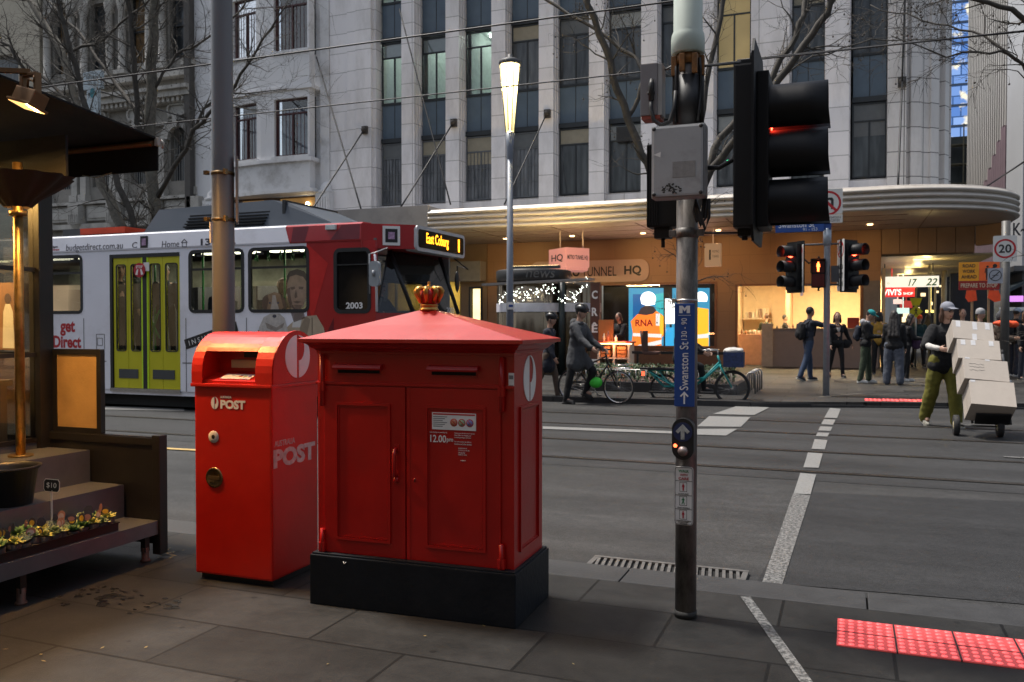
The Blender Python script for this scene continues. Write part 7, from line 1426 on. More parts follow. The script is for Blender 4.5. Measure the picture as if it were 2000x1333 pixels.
# ------------------------------------------------------------------ planter bed with low hedge
PLT = thing('planter', 'long black-edged street planter with low green hedge and thin guard rails', 'planter', (-3.6, 18, ZF))
x0, x1, y0, y1 = -5.35, -1.98, 17.1, 19.2
mb = MB(); mb.box(x0, x1, y0, y0+.1, ZF-.02, .27, .01); mb.box(x0, x0+.1, y0+.1, y1, ZF-.02, .27, .01); mb.box(x1-.1, x1, y0+.1, y1, ZF-.02, .27, .01); mb.box(x0+.1, x1-.1, y0+.11, y1, ZF, .2); mb.build('edging', pm('planter_black', (.02, .02, .022), .55, 0, .2), PLT)
mb = MB(); rh = random.Random(12)
for k in range(4200):
    p = Vector((rh.uniform(x0+.15, x1-.2), rh.uniform(y0+.15, y1-.3), .22+.36*rh.random()**.6)); a = rh.uniform(0, 6.28); e = rh.uniform(-.4, 1.2); l = rh.uniform(.025, .055); d = Vector((math.cos(a)*math.cos(e), math.sin(a)*math.cos(e), math.sin(e)))*l; s_ = Vector((-math.sin(a), math.cos(a), rh.uniform(-.4, .4)))*l*.4
    mb.face([p-d, p+s_, p+d, p-s_])
o = mb.build('hedge', pm('hedge_leaf', (.035, .065, .022), .5, 0, .5, 12), PLT, fix=False); o['kind'] = 'stuff'
mb = MB()
for k in range(16): xx = x0+.1+.21*k; mb.tube([(xx, y0+.05, .26), (xx, y0+.05, .52)], .008, 6)
mb.tube([(x0+.1, y0+.05, .52), (x1-.1, y0+.05, .52)], .01, 6); mb.build('front_rail', STEEL, PLT)
mb = MB(); mb.box(-4.5, -2.2, y1-.25, y1-.2, .78, .84)
for xx in (-4.4, -3.3, -2.3): mb.box(xx, xx+.05, y1-.24, y1-.21, .2, .78)
mb.build('back_rail', BLACK, PLT)
for k, (px, py) in enumerate(((1458, 742), (1464, 745), (1471, 740))):
    pass
for k in range(4): yy = 17.6+.45*k; mb = MB(); mb.tube([(-1.85, yy, ZF), (-1.85, yy, .42), (-1.82, yy, .48), (-1.72, yy, .48), (-1.69, yy, .42), (-1.69, yy, ZF)], .018, 8); tag(mb.build('bike_hoop', STEEL), 'steel bike hoop beside the planter end, %s of four' % ('nearest', 'second nearest', 'third nearest', 'farthest')[k], 'bike rack', 'bike hoops beside the planter')
# ------------------------------------------------------------------ bare plane trees
BARK = pm('plane_bark', (.12, .11, .09), .8, 0, .45, 9, .3, 30, dirt=(.2, .19, .15, .6), dscale=5); BRK2 = pm('twig_bark', (.05, .042, .035), .8, 0, .3, 9)
def grow(mb, p, d, r, l, lev, rnd, fruit=None, cnt=None, droop=0):
    n_ = 5; pts = [Vector(p)]; rad = [r]; d = Vector(d).normalized()
    for k in range(n_):
        d = (d+Vector((rnd.gauss(0, .2), rnd.gauss(0, .2), rnd.gauss(0, .17)+(.05 if not droop else -droop)))).normalized(); pts.append(pts[-1]+d*l/n_); rad.append(r*(1-.7*(k+1)/n_))
    mb.tube(pts, rad, 5 if lev > 0 else 4, cap=False)
    if fruit is not None and lev == 0 and rnd.random() < .3: fruit.append(pts[-1])
    if lev > 0:
        for k in range(rnd.randint(3, 5)):
            i = rnd.randint(1, n_); dd = (pts[i]-pts[i-1]).normalized(); ax = dd.cross(Vector((rnd.gauss(0, 1), rnd.gauss(0, 1), rnd.gauss(0, 1)))).normalized(); q = Quaternion(ax, rnd.uniform(.5, 1.1)); grow(mb, pts[i], q @ dd, max(rad[i]*.6, .004), l*rnd.uniform(.45, .75), lev-1, rnd, fruit, cnt, droop)
def tree(name_lab, base, limbs, seed, twigs, tw_len, Y0, fruit_n=True, droop=0, trunk_i=(0,)):
    """limbs: list of (list of (px,py,dY), r0, r1)"""
    rnd = random.Random(seed); T = thing('plane_tree', name_lab, 'tree', base); fr = []
    tm = MB(); cm = MB()
    for li, (pl, r0, r1) in enumerate(limbs):
        P = [AY(px, py, Y0+dy) for px, py, dy in pl]
        Q = []
        for i in range(len(P)-1):
            for s_ in range(4): Q.append(P[i].lerp(P[i+1], s_/4)+Vector((rnd.gauss(0, .02), rnd.gauss(0, .03), rnd.gauss(0, .02))))
        Q.append(P[-1]); rad = [r0+(r1-r0)*i/(len(Q)-1) for i in range(len(Q))]
        mb = tm if li in trunk_i else cm
        mb.tube(Q, rad, 12 if r0 > .06 else 8)
        for k in range(int(twigs*(len(pl)-1)/2)):
            i = rnd.randint(len(Q)//5, len(Q)-1); dd = (Q[min(i+1, len(Q)-1)]-Q[max(i-1, 0)]).normalized(); ax = dd.cross(Vector((rnd.gauss(0, 1), rnd.gauss(0, 1), rnd.gauss(0, 1)))).normalized(); q = Quaternion(ax, rnd.uniform(.5, 1.2)); grow(cm, Q[i], q @ dd, min(rad[i]*.45, .022), tw_len*rnd.uniform(.5, 1.1), 2, rnd, fr, None, droop)
    tm.build('trunk', BARK, T); cr = cm.build('crown', BARK if 0 else pm('branch_bark', (.05, .044, .037), .8, 0, .4, 9, .2, 30), T, fix=False)
    if fr and fruit_n:
        fm = MB()
        for p in fr[:160]: fm.tube([p, p-Vector((0, 0, .09))], .002, 4); fm.ell(p-Vector((0, 0, .11)), .018, 6)
        o = fm.build('seed_balls', BRK2, T); o['kind'] = 'stuff'
    return T
tree('bare plane tree rising from the planter behind the signal pole', (AY(1334, 700, 18.3).x, 18.3, ZF), [
    ([(1331, 735, 0), (1332, 640, 0), (1336, 560, 0), (1342, 490, 0), (1345, 440, 0)], .13, .12),
    ([(1345, 445, 0), (1300, 395, -.2), (1262, 320, -.4), (1225, 235, -.5), (1190, 120, -.7), (1150, 10, -.9), (1130, -80, -1)], .1, .06),
    ([(1225, 235, -.5), (1262, 150, -.3), (1240, 110, 0), (1140, 45, .2), (1040, -15, .4), (960, -60, .6)], .05, .03),
    ([(1345, 450, 0), (1372, 360, .2), (1405, 270, .4), (1480, 190, .5), (1530, 115, .6), (1570, 30, .8), (1590, -60, 1)], .09, .05),
    ([(1345, 445, 0), (1390, 330, -.3), (1460, 245, -.5), (1540, 130, -.6), (1600, 45, -.7), (1650, -40, -.8)], .085, .06),
    ([(1360, 300, .6), (1385, 130, .8), (1412, 10, 1), (1420, -60, 1)], .06, .05),
    ([(1480, 190, .5), (1585, 110, 1.2), (1700, 80, 1.8), (1850, 75, 2.2)], .022, .01)], 31, 5, 1.1, 18.3)
tree('large bare plane tree with straight trunk behind the tram roof', (AY(305, 700, 20).x, 20, ZF), [
    ([(306, 760, 0), (306, 560, 0), (303, 420, 0), (292, 280, 0), (294, 150, 0), (300, 40, 0), (302, -60, 0)], .2, .13),
    ([(300, 330, 0), (268, 240, -.5), (262, 120, -.7), (250, 0, -.9), (240, -80, -1)], .09, .05),
    ([(305, 390, 0), (380, 255, -.6), (440, 190, -1), (500, 100, -1.3), (560, 10, -1.5)], .07, .02),
    ([(310, 385, 0), (400, 210, .2), (450, 185, .3), (560, 175, .6)], .055, .012),
    ([(290, 240, 0), (225, 165, .4), (150, 60, .8), (80, -10, 1)], .07, .03),
    ([(296, 180, 0), (345, 110, .3), (400, 80, .5), (470, 20, .8), (520, -40, 1)], .045, .02)], 8, 13, 1.5, 20)
tree('leaning bare plane tree with two stems above the stall canopy', (AY(262, 700, 19).x, 19, ZF), [
    ([(268, 760, 0), (266, 560, 0), (245, 455, 0), (190, 330, 0), (155, 220, 0), (120, 100, .2), (70, 20, .3), (20, -60, .5)], .16, .09),
    ([(262, 520, 0), (262, 440, -.3), (225, 340, -.5), (160, 190, -.7), (135, 80, -.9), (105, -30, -1)], .1, .06),
    ([(150, 210, 0), (60, 130, .4), (-30, 60, .8)], .06, .03),
    ([(120, 100, .2), (200, 80, .6), (280, 10, 1), (330, -40, 1)], .05, .02),
    ([(50, 140, -.3), (20, 90, -.5), (-40, 60, -.6)], .05, .04)], 15, 14, 1.4, 19)
tree('bare plane tree with hanging seed balls at the upper right', (AY(2080, 700, 15.6).x, 15.6, ZF), [
    ([(2090, 850, 0), (2085, 600, 0), (2080, 350, 0), (2070, 100, 0), (2060, -80, 0)], .15, .12),
    ([(2070, 100, 0), (1980, 20, -.3), (1880, -10, -.6), (1760, -40, -1)], .05, .02),
    ([(2078, 250, 0), (2000, 130, .3), (1900, 60, .6), (1800, 40, .8), (1700, 10, 1)], .03, .008),
    ([(2075, 180, 0), (1960, 100, -.5), (1850, 110, -.9), (1740, 70, -1.1)], .028, .007)], 77, 7, .95, 15.6, droop=.06)
# ------------------------------------------------------------------ overhead wires
WIR = pm('wire_dark', (.02, .02, .022), .5, .3)
def wire(name_lab, pts, r, sag=0):
    P = [Vector(p) for p in pts]; Q = []
    for i in range(len(P)-1):
        for s_ in range(9): f = s_/8; Q.append(P[i].lerp(P[i+1], f)-Vector((0, 0, sag*4*f*(1-f))))
    mb = MB(); mb.tube(Q, r, 6); return tag(mb.build('overhead_wire', WIR), name_lab, 'wire', 'overhead tram wires and stays')
z1 = AY(600, 100, 9.78).z; z2 = AY(660, 205, 12.9).z
wire('upper tram contact wire crossing the picture above the street lamp', [(-40, 9.78, z1), (30, 9.78, z1)], .011); wire('lower tram contact wire passing in front of the glowing lantern', [(-40, 12.9, z2), (30, 12.9, z2)], .011)
wire('canopy stay rod anchored to the first tiled pier', [AY(885, 240, 27.58), AY(783, 405, 24.7)], .028); wire('canopy stay rod anchored to the end wall beside the white building', [AY(711, 254, 27.58), AY(570, 470, 22.5)], .03); wire('canopy stay rod anchored behind the street lamp', [AY(1068, 222, 27.58), AY(985, 400, 24.7)], .024)
wire('dark cable slanting down right across the white end wall', [AY(618, 112, 27.5), AY(706, 412, 24.7)], .03); wire('dark cable slanting down across the first lit windows', [AY(780, 18, 27.5), AY(880, 400, 24.8)], .026); wire('near vertical cable on the rounded corner', [AY(1768, -20, 27.3), AY(1762, 160, 27.2), AY(1754, 362, 25)], .028)
wire('thin cable rising at the right edge before the ribbed building', [AY(1925, 366, 30), AY(2010, 310, 22)], .02); wire('thin span wire above the right corner', [AY(1440, 118, 13.5), AY(2040, 58, 13.5)], .012)
for k, (px, py) in enumerate(((885, 240), (711, 254), (1068, 222), (1762, 160))):
    c0 = AY(px, py, 27.5); mb = MB(); mb.box(c0.x-.11, c0.x+.11, 27.5, 27.6, c0.z-.14, c0.z+.14); mb.ell((c0.x, 27.45, c0.z), .09, 8)
    tag(mb.build('wire_anchor', pm('rusty_anchor', (.05, .045, .04), .7)), ['iron wire anchor on the pier left of the street lamp', 'iron wire anchor on the pale end wall', 'iron wire anchor right of the glowing lantern', 'iron wire anchor on the rounded corner'][k], 'anchor', 'wire anchors on the office building')
# ------------------------------------------------------------------ signs round the corner
def pole_thing(name, lab, cat, x, y, h, r, mat): t = thing(name, lab, cat, (x, y, ZF)); mb = MB(); mb.tube([(x, y, ZF), (x, y, h)], r, 16); mb.build('post', mat, t); return t
p20 = AY(1963, 600, 22); SP = pole_thing('speed_sign', 'white 20 speed limit sign with red ring on a grey post', 'traffic sign', p20.x, 22, 3.75, .09, pm('sign_post_grey', (.09, .088, .085), .5, .2, .15, 8))
c0 = AY(1963, 486, 21.88); mb = MB(); mb.prism(rrect(.47, .58, .03, 3), c0, (1, 0, 0), (0, 0, 1), (0, .01, 0)); sn = mb.build('sign_plate', MATS['sign_face_white'], SP)
mb = MB(); n_ = 32
cc = c0+Vector((0, -.003, .0)); o_ = [mb.bm.verts.new(cc+Vector((.215*math.cos(2*PI*k/n_), 0, .215*math.sin(2*PI*k/n_)))) for k in range(n_)]; i_ = [mb.bm.verts.new(cc+Vector((.175*math.cos(2*PI*k/n_), 0, .175*math.sin(2*PI*k/n_)))) for k in range(n_)]
for k in range(n_): mb.bm.faces.new((o_[k], o_[(k+1) % n_], i_[(k+1) % n_], i_[k]))
mb.build('ring', MATS['ban_red'], sn); text('lettering', '20', cc, .25, .19, INKB, sn, bold=.02)
c0 = AY(1944, 539, 21.85); mb = MB(); mb.box(c0.x-.15, c0.x+.15, 21.85, 21.86, c0.z-.17, c0.z+.17); s2 = mb.build('small_plate', pm('blue_white_plate', (.35, .37, .42), .5), SP); mb = MB(); ring(mb, .25, .25, .12, .016, c0+Vector((0, -.002, .01)), (1, 0, 0), (0, 0, 1), (0, -.002, 0), 6); mb.obox(c0+Vector((0, -.003, .01)), (.08, 0, .08), (0, .001, 0), (-.007, 0, .007)); mb.obox(c0+Vector((0, -.003, .01)), (.06, 0, .0), (0, .001, 0), (.0, 0, .007)); mb.build('symbol', INKB, s2)
ra, rb_2 = AY(1873, 513, 24), AY(1952, 566, 24)
RW = thing('roadwork_sign', 'orange road work ahead board over a red prepare to stop plate on timber legs', 'road sign', ((ra.x+rb_2.x)/2, 24, ZF)); xm = ra.x+(rb_2.x-ra.x)*.5; zm = ra.z-(ra.z-rb_2.z)*.68
mb = MB(); mb.box(ra.x, xm-.003, 24, 24.02, zm+.003, ra.z); b1_ = mb.build('panel', pm('amber_panel', (.8, .34, .02), .5), RW); mb = MB(); mb.box(xm+.003, rb_2.x, 24, 24.02, zm+.003, ra.z); b2_ = mb.build('panel', pm('orange_panel', (.95, .15, .03), .5), RW); mb = MB(); mb.box(ra.x, rb_2.x, 24, 24.02, rb_2.z, zm); b3_ = mb.build('panel', pm('red_panel', (.3, .02, .015), .5), RW)
for q, s_ in enumerate(('ROAD', 'WORK', 'AHEAD')): text('lettering', s_, ((ra.x+xm)/2, 23.998, ra.z-.09-.135*q), .34 if q == 2 else .28, .085, INKB, b1_, bold=.02)
text('lettering', 'PREPARE TO STOP', ((ra.x+rb_2.x)/2, 23.998, (zm+rb_2.z)/2), .8, .11, pm('cream_letter', (.6, .5, .35), .5), b3_, bold=.015)
mb = MB(); walker(mb, ((xm+rb_2.x)/2-.04, 23.997, (zm+ra.z)/2-.03), .36, stand=True); mb.prism([(.05*math.cos(2*PI*j/12), .05*math.sin(2*PI*j/12)) for j in range(12)], ((xm+rb_2.x)/2+.12, 23.997, (zm+ra.z)/2+.13), (1, 0, 0), (0, 0, 1), (0, .001, 0)); mb.obox(((xm+rb_2.x)/2+.04, 23.997, (zm+ra.z)/2+.06), (.08, 0, .03), (0, .001, 0), (-.006, 0, .015)); mb.build('pictogram', INKB, b2_)
mb = MB(); mb.box(ra.x+.28, ra.x+.33, 24.02, 24.07, ZF, ra.z-.1); mb.box(rb_2.x-.25, rb_2.x-.2, 24.02, 24.07, ZF, ra.z-.1); mb.build('legs', pm('raw_timber', (.35, .22, .12), .7), RW)
for px, dx in ((1897, -1), (1941, 1)):
    c0 = AY(px, 577, 23.98); mb = MB(); mb.prism([(-.1, .12), (.1, .12), (.13+.06*max(dx, 0), -.13), (-.02+.04*dx, -.17), (-.13, -.06)], c0, (1, 0, 0), (0, 0, 1), (0, .02, 0)); mb.build('flag', pm('fluoro_orange', (.9, .09, .02), .6), RW)
a_, b_ = AY(1726, 541, 33), AY(1834, 560, 33); LB = thing('route_sign', 'long white lit sign box with green numbers 17 and 22 hanging in the side entrance', 'sign', ((a_.x+b_.x)/2, 33, a_.z)); mb = MB(); mb.box(a_.x, b_.x, 33, 33.25, b_.z, a_.z, .01); mb.build('light_box', em('white_lightbox', (1, .97, .85), .62), LB)
text('lettering', '17', (a_.x+.93, 32.99, (a_.z+b_.z)/2-.03), .28, .25, pm('sign_green', (.01, .16, .09), .5), LB, shear=.3, bold=.02, th=.005); text('lettering', '22', (a_.x+1.52, 32.99, (a_.z+b_.z)/2-.02), .36, .25, MATS['sign_green'], LB, shear=.3, bold=.02, th=.005); text('lettering', 'O', (a_.x+.15, 32.99, (a_.z+b_.z)/2-.05), .07, .07, MATS['sign_green'], LB, th=.005)
mb = MB(); mb.box(a_.x+.02, a_.x+.05, 33.1, 33.14, a_.z, 3.56); mb.box(b_.x-.2, b_.x-.17, 33.1, 33.14, a_.z, 3.56); mb.build('hangers', DGREY, LB)
a_, b_ = AY(1719, 562, 36), AY(1789, 580, 36); VS = thing('shop_sign', 'red lit shop sign reading VIVIS SHOP in the side entrance', 'sign', ((a_.x+b_.x)/2, 36, a_.z)); mb = MB(); mb.box(a_.x, b_.x, 36, 36.2, b_.z, a_.z, .01); mb.box(a_.x+.4, a_.x+.43, 36.05, 36.1, a_.z, 3.56); mb.build('light_box', em('red_lightbox', (.8, .03, .03), .7), VS)
WL = em('white_letter_glow', (1, .95, .9), .9); text('lettering', "VIVI'S", (a_.x+.42, 35.99, (a_.z+b_.z)/2), .66, .24, WL, VS, bold=.03, th=.005); text('lettering', 'SHOP', (a_.x+.98, 35.99, (a_.z+b_.z)/2-.06), .34, .1, WL, VS, bold=.02, th=.005)
for (px0, py0, px1, py1, Y, mt, lab, txt) in ((1745, 585, 1762, 594, 40, em('white_red_glow', (1, .7, .6), .8), 'small pale lit sign below the red shop sign', None), (1758, 588, 1782, 602, 41, em('dull_red_glow', (.35, .03, .03), .7), 'dull red lit sign beside the small pale sign', None), (1752, 602, 1776, 613, 40, em('mint_glow', (.75, 1, .9), .7), 'small mint white lit sign lowest in the side entrance', 'OPEN' if 0 else None), (1808, 606, 1828, 611, 50, em('yellow_glow', (1, .75, .2), 1.6), 'bright yellow shop light far down the side street', None)):
    a_, b_ = AY(px0, py0, Y), AY(px1, py1, Y); mb = MB(); mb.box(a_.x, b_.x, Y, Y+.15, b_.z, a_.z, .01); mb.box((a_.x+b_.x)/2-.02, (a_.x+b_.x)/2+.02, Y+.05, Y+.1, a_.z, 3.56); tag(mb.build('shop_sign', mt), lab, 'sign')
pc = AY(1789, 600, 30); PX_ = pole_thing('pedestrian_sign', 'fluorescent yellow-green pedestrian crossing signs on a post in the side entrance', 'traffic sign', pc.x, 30.06, 2.6, .03, STEEL); mb = MB()
FY = pm('fluoro_yellow', (.6, .62, .02), .5); c0 = AY(1789, 590, 30); mb.prism([(-.18, .12), (.18, .12), (.1, -.12), (-.1, -.12)], c0, (1, 0, 0), (0, 0, 1), (0, .02, 0)); mb.build('panel', FY, PX_); c0 = AY(1789, 609, 30); mb = MB(); mb.prism([(0, .2), (.2, 0), (0, -.2), (-.2, 0)], c0, (1, 0, 0), (0, 0, 1), (0, .02, 0)); pl_ = mb.build('panel', FY, PX_); mb = MB(); walker(mb, c0+Vector((0, -.003, 0)), .24); mb.build('pictogram', INKB, pl_)
for k, px in enumerate((1815, 1843, 1826)):
    c0 = AY(px, 640, 34+4*k); t = pole_thing('street_post', ['slim pale post left of the entrance pillars', 'thick yellow-lit column at the canopy edge', 'thin post further down the side street'][k], 'post', c0.x, 34+4*k, 3.56 if k != 1 else 4.3, (.04, .1, .05)[k], pm('pale_column', (.4, .36, .25), .5))
mb = MB(); x0_ = AY(1856, 600, 40).x; mb.box(x0_, x0_+1.6, 40, 40.4, ZF, 3.7); tag(mb.build('hoarding_panel', pm('navy_hoarding', (.02, .024, .035), .5, 0, .2)), 'dark navy hoarding panel beyond the canopy edge', 'hoarding')
mb = MB(); mb.ell(AY(1918, 618, 26), (.17, .17, .2), 10); c0 = AY(1918, 618, 26); mb.tube([c0, (c0.x, 26, ZF)], .03, 6)
tag(mb.build('topiary', pm('olive_bush', (.08, .09, .03), .8, 0, .5, 20, .6, 30)), 'small round olive-green bush behind the cardboard boxes', 'plant')
# pharmacy-like blade sign among the trees
BS = thing('blade_sign', 'pale vertical shop sign with a teal oval among the bare trees', 'sign', (AY(178, 180, 23).x, 23, 8)); a_, b_ = AY(162, 142, 23), AY(197, 172, 23); mb = MB(); mb.box(a_.x, b_.x, 23, 23.15, b_.z, a_.z, .01); mb.mi = 0; c_, d_ = AY(169, 174, 23), AY(191, 226, 23); mb.box(c_.x, d_.x, 23.01, 23.14, d_.z, c_.z); mb.build('board', pm('pale_blue_board', (.42, .5, .55), .5, 0, .08), BS)
mb = MB(); c0 = AY(180, 182, 22.99); mb.prism([(.11*math.cos(2*PI*k/20), .17*math.sin(2*PI*k/20)) for k in range(20)], c0, (1, 0, 0), (0, 0, 1), (0, .01, 0)); mb.mi = 1
for s_ in (-1, 1): mb.prism([(.05*math.cos(2*PI*k/8), .06*math.sin(2*PI*k/8)) for k in range(8)], c0+Vector((s_*.15, 0, -.03)), (1, 0, 0), (0, 0, 1), (0, .01, 0))
mb.build('logo', [pm('teal_ink', (.01, .16, .2), .5), INKB], BS)
rz_ = random.Random(5); mb = MB()
for row, n_ in ((151, 7), (163, 5)):
    for k in range(n_): c0 = AY(179+(k-n_/2+.5)*3.6, row, 22.985); mb.tube([c0+Vector((rz_.uniform(-.02, .02), 0, -.055)), c0+Vector((rz_.uniform(-.02, .02), 0, .0)), c0+Vector((rz_.uniform(-.02, .02), 0, .055))], .008, 4)
mb.build('illegible_lettering', INKB, BS); mb = MB(); mb.tube([(c_.x+.2, 23.07, c_.z), (c_.x+.2, 28, c_.z)], .03, 6); mb.build('bracket', DGREY, BS)
# ================================================================== PEOPLE
from mathutils import noise as mnoise
def cap_(mb, p0, r0, p1, r1, n=10):
    p0, p1 = Vector(p0), Vector(p1); mb.tube([p0, p0.lerp(p1, .5), p1], [r0, (r0+r1)/2, r1], n); mb.ell(p0, r0*.995, n); mb.ell(p1, r1*.995, n)
def remesh(mb, name, mats, parent, vox, smooth=3, wrinkle=0, freq=9, paint=None):
    me = bpy.data.meshes.new(name); mb.bm.to_mesh(me); mb.bm.free(); o = bpy.data.objects.new(name, me); COL.objects.link(o)
    m = o.modifiers.new('r', 'REMESH'); m.mode = 'VOXEL'; m.voxel_size = vox; m.use_smooth_shade = True
    if smooth: s_ = o.modifiers.new('s', 'SMOOTH'); s_.iterations = smooth; s_.factor = .5
    dg = bpy.context.evaluated_depsgraph_get(); m2 = bpy.data.meshes.new_from_object(o.evaluated_get(dg)); bpy.data.objects.remove(o); bpy.data.meshes.remove(me)
    if wrinkle:
        nv = [v.normal.copy() for v in m2.vertices]
        for v, nn in zip(m2.vertices, nv):
            q = v.co*freq; v.co = v.co+nn*wrinkle*(mnoise.noise(Vector((q.x, q.y, q.z*.6)))+.5*mnoise.noise(q*2.3))
    for x in (mats if isinstance(mats, (list, tuple)) else [mats]): m2.materials.append(x)
    if paint:
        for p in m2.polygons:
            k = paint(p.center)
            if k: p.material_index = k
    for p in m2.polygons: p.use_smooth = True
    if parent is not None: m2.transform(wmat(parent).inverted())
    m2.name = name; o = bpy.data.objects.new(name, m2); COL.objects.link(o)
    if parent is not None: o.parent = parent
    return o
SKIN = [pm('skin_light', (.42, .25, .18), .5, 0, .08, 20), pm('skin_tan', (.3, .17, .11), .5, 0, .08, 20)]
EYE = pm('eye_dark', (.02, .015, .012), .3); LIP = pm('lip', (.3, .1, .08), .5)
def cloth(name, col, rough=.85, var=.2): return pm(name, col, rough, 0, var, 14, .25, 120)
HAIRM = {'dark': pm('hair_dark', (.014, .011, .01), .55, 0, .4, 40), 'brown': pm('hair_brown', (.07, .035, .02), .55, 0, .4, 40), 'grey': pm('hair_grey', (.15, .14, .13), .6, 0, .3, 40)}
UP = Vector((0, 0, 1))
def person(label, x, y, z, h=0, H=1.74, legs=((0, 4, 3), (0, 4, 3)), arms=((5, 8, 12, 0), (5, 8, 12, 0)), lean=0, turn=0, nod=0, skin=0, top=None, coat=0, sleeve=1, wide=1, pants=None, pantw=1, shoes=None, hair='dark', hairstyle='short', hat=None, hatm=None, vox=.0105, pelvis=None, glasses=False, cuff=None, hood=None, group=None, feet=True):
    k = H/1.75; a = R(h); f = Vector((math.sin(a), -math.cos(a), 0)); s = Vector((math.cos(a), math.sin(a), 0))
    T = thing('person', label, 'person', (x, y, z), 0, group)
    def rot(v, ang, ax): return Quaternion(ax, ang) @ v
    L1, L2, AH = .435*k, .415*k, .082*k
    J = []
    for q, (th, kn, out) in enumerate(legs):
        sd = s*(1 if q == 0 else -1); d1 = (-UP*math.cos(R(th))+f*math.sin(R(th))); d1 = (d1+sd*math.tan(R(out))).normalized(); d2 = (-UP*math.cos(R(th-kn))+f*math.sin(R(th-kn))); d2 = (d2+sd*math.tan(R(out))*.6).normalized()
        hp = sd*.088*k; J.append([hp, hp+d1*L1, hp+d1*L1+d2*L2, d2])
    low = min(j[2].z for j in J); base = Vector((x, y, z)); P = base+UP*(AH-low) if pelvis is None else Vector(pelvis)
    for j in J: j[0] += P; j[1] += P; j[2] += P
    u = (UP*math.cos(R(lean))+f*math.sin(R(lean))).normalized(); nf = (f-u*f.dot(u)).normalized()
    chest = P+u*.34*k; neck = P+u*.50*k; sh = [neck-u*.055*k+s*.168*k, neck-u*.055*k-s*.168*k]
    ht = R(turn); hf = rot(nf, ht, u); hf = rot(hf, R(nod), hf.cross(u)*-1 if 0 else u.cross(hf)); hs = u.cross(hf).normalized() if 0 else hf.cross(u).normalized()*-1; hu = hs.cross(hf).normalized()
    if hu.dot(u) < 0: hu = -hu
    hc = neck+u*.085*k+hu*.115*k+hf*.018
    rm = Matrix((hs, hf, hu)).transposed()
    A = []
    for q, (fw_, out, el, tw) in enumerate(arms):
        sd = s*(1 if q == 0 else -1); d1 = -u*math.cos(R(fw_))+nf*math.sin(R(fw_)); d1 = (d1*math.cos(R(out))+sd*math.sin(R(out))).normalized()
        ax = sd.cross(d1); fd = nf*math.cos(R(fw_))+u*math.sin(R(fw_)); fd = (fd*math.cos(R(tw))-sd*math.sin(R(tw))); fd = (fd-d1*fd.dot(d1)).normalized(); d2 = (d1*math.cos(R(el))+fd*math.sin(R(el))).normalized()
        e_ = sh[q]+d1*.285*k; w_ = e_+d2*.245*k; A.append((sh[q], e_, w_, d2, sd, fd))
    # body: one continuous mesh
    mb = MB()
    mb.ell(hc, (.073*k, .093*k, .118*k), 16, rm); mb.ell(hc+hf*.028*k-hu*.062*k, (.05*k, .055*k, .05*k), 12, rm); mb.ell(hc+hf*.092*k-hu*.012*k, (.013*k, .02*k, .024*k), 8, rm); mb.ell(hc+hf*.082*k-hu*.058*k, (.024*k, .014*k, .011*k), 8, rm)
    for sd in (1, -1): mb.ell(hc+hs*.074*k*sd-hu*.01*k-hf*.005, (.012*k, .02*k, .03*k), 8, rm)
    cap_(mb, neck-u*.05*k, .058*k, hc-hu*.05*k-hf*.012*k, .052*k); cap_(mb, P, .1*k, chest, .11*k); cap_(mb, sh[0], .05*k, sh[1], .05*k)
    for j in J: cap_(mb, j[0], .075*k, j[1], .052*k); cap_(mb, j[1], .052*k, j[2], .036*k); cap_(mb, j[2], .036*k, j[2]+f*.1*k-UP*.03*k, .03*k)
    for (s0, e_, w_, d2, sd, fd) in A:
        cap_(mb, s0, .045*k, e_, .036*k); cap_(mb, e_, .036*k, w_, .026*k)
        pc = w_+d2*.05*k; inn = (-sd-d2*(-sd).dot(d2)).normalized(); kn = d2.cross(inn).normalized()
        mb.ell(pc, (.017*k, .04*k, .05*k), 8, Matrix((inn, kn, d2)).transposed())
        for i, ln in enumerate((.062, .072, .068, .052)):
            b0 = w_+d2*.092*k+kn*(.027-.018*i)*k; m_ = b0+d2*ln*.5*k+inn*.012*k; cap_(mb, b0, .0085*k, m_, .008*k, 6); cap_(mb, m_, .008*k, m_+d2*ln*.3*k+inn*.026*k, .007*k, 6)
        t0 = w_+d2*.03*k+kn*.03*k; cap_(mb, t0, .011*k, t0+(d2*.5+kn*.4+inn*.6).normalized()*.05*k, .008*k, 6)
    eyes = [hc+hf*.082*k+hs*.03*k*sd+hu*.012*k for sd in (1, -1)]; mouth = hc+hf*.092*k-hu*.058*k
    def pf(c):
        c = c
        if min((c-e_).length for e_ in eyes) < .0145*k: return 1
        d = c-mouth
        if abs(d.dot(hu)) < .007*k and abs(d.dot(hs)) < .024*k and d.length < .03*k: return 2
        return 0
    remesh(mb, 'body', [SKIN[skin], EYE, LIP], T, vox, 2, paint=pf)
    # top
    if top is not None:
        mb = MB(); w2 = wide
        rt = Matrix((s, nf, u)).transposed()
        mb.ell(neck-u*.16*k, (.178*k*w2, .112*k*w2, .17*k), 14, rt); mb.ell(P+u*.17*k, (.152*k*w2, .108*k*w2, .2*k), 14, rt); mb.ell(P+u*.02*k, (.16*k*w2, .115*k*w2, .15*k), 14, rt); cap_(mb, neck-u*.03*k, .075*k, neck-u*.0*k, .07*k)
        for (s0, e_, w_, d2, sd, fd) in A:
            cap_(mb, s0, .07*k*w2, e_, .056*k*w2)
            if sleeve >= 1: cap_(mb, e_, .056*k*w2, w_-d2*.01, .043*k*w2)
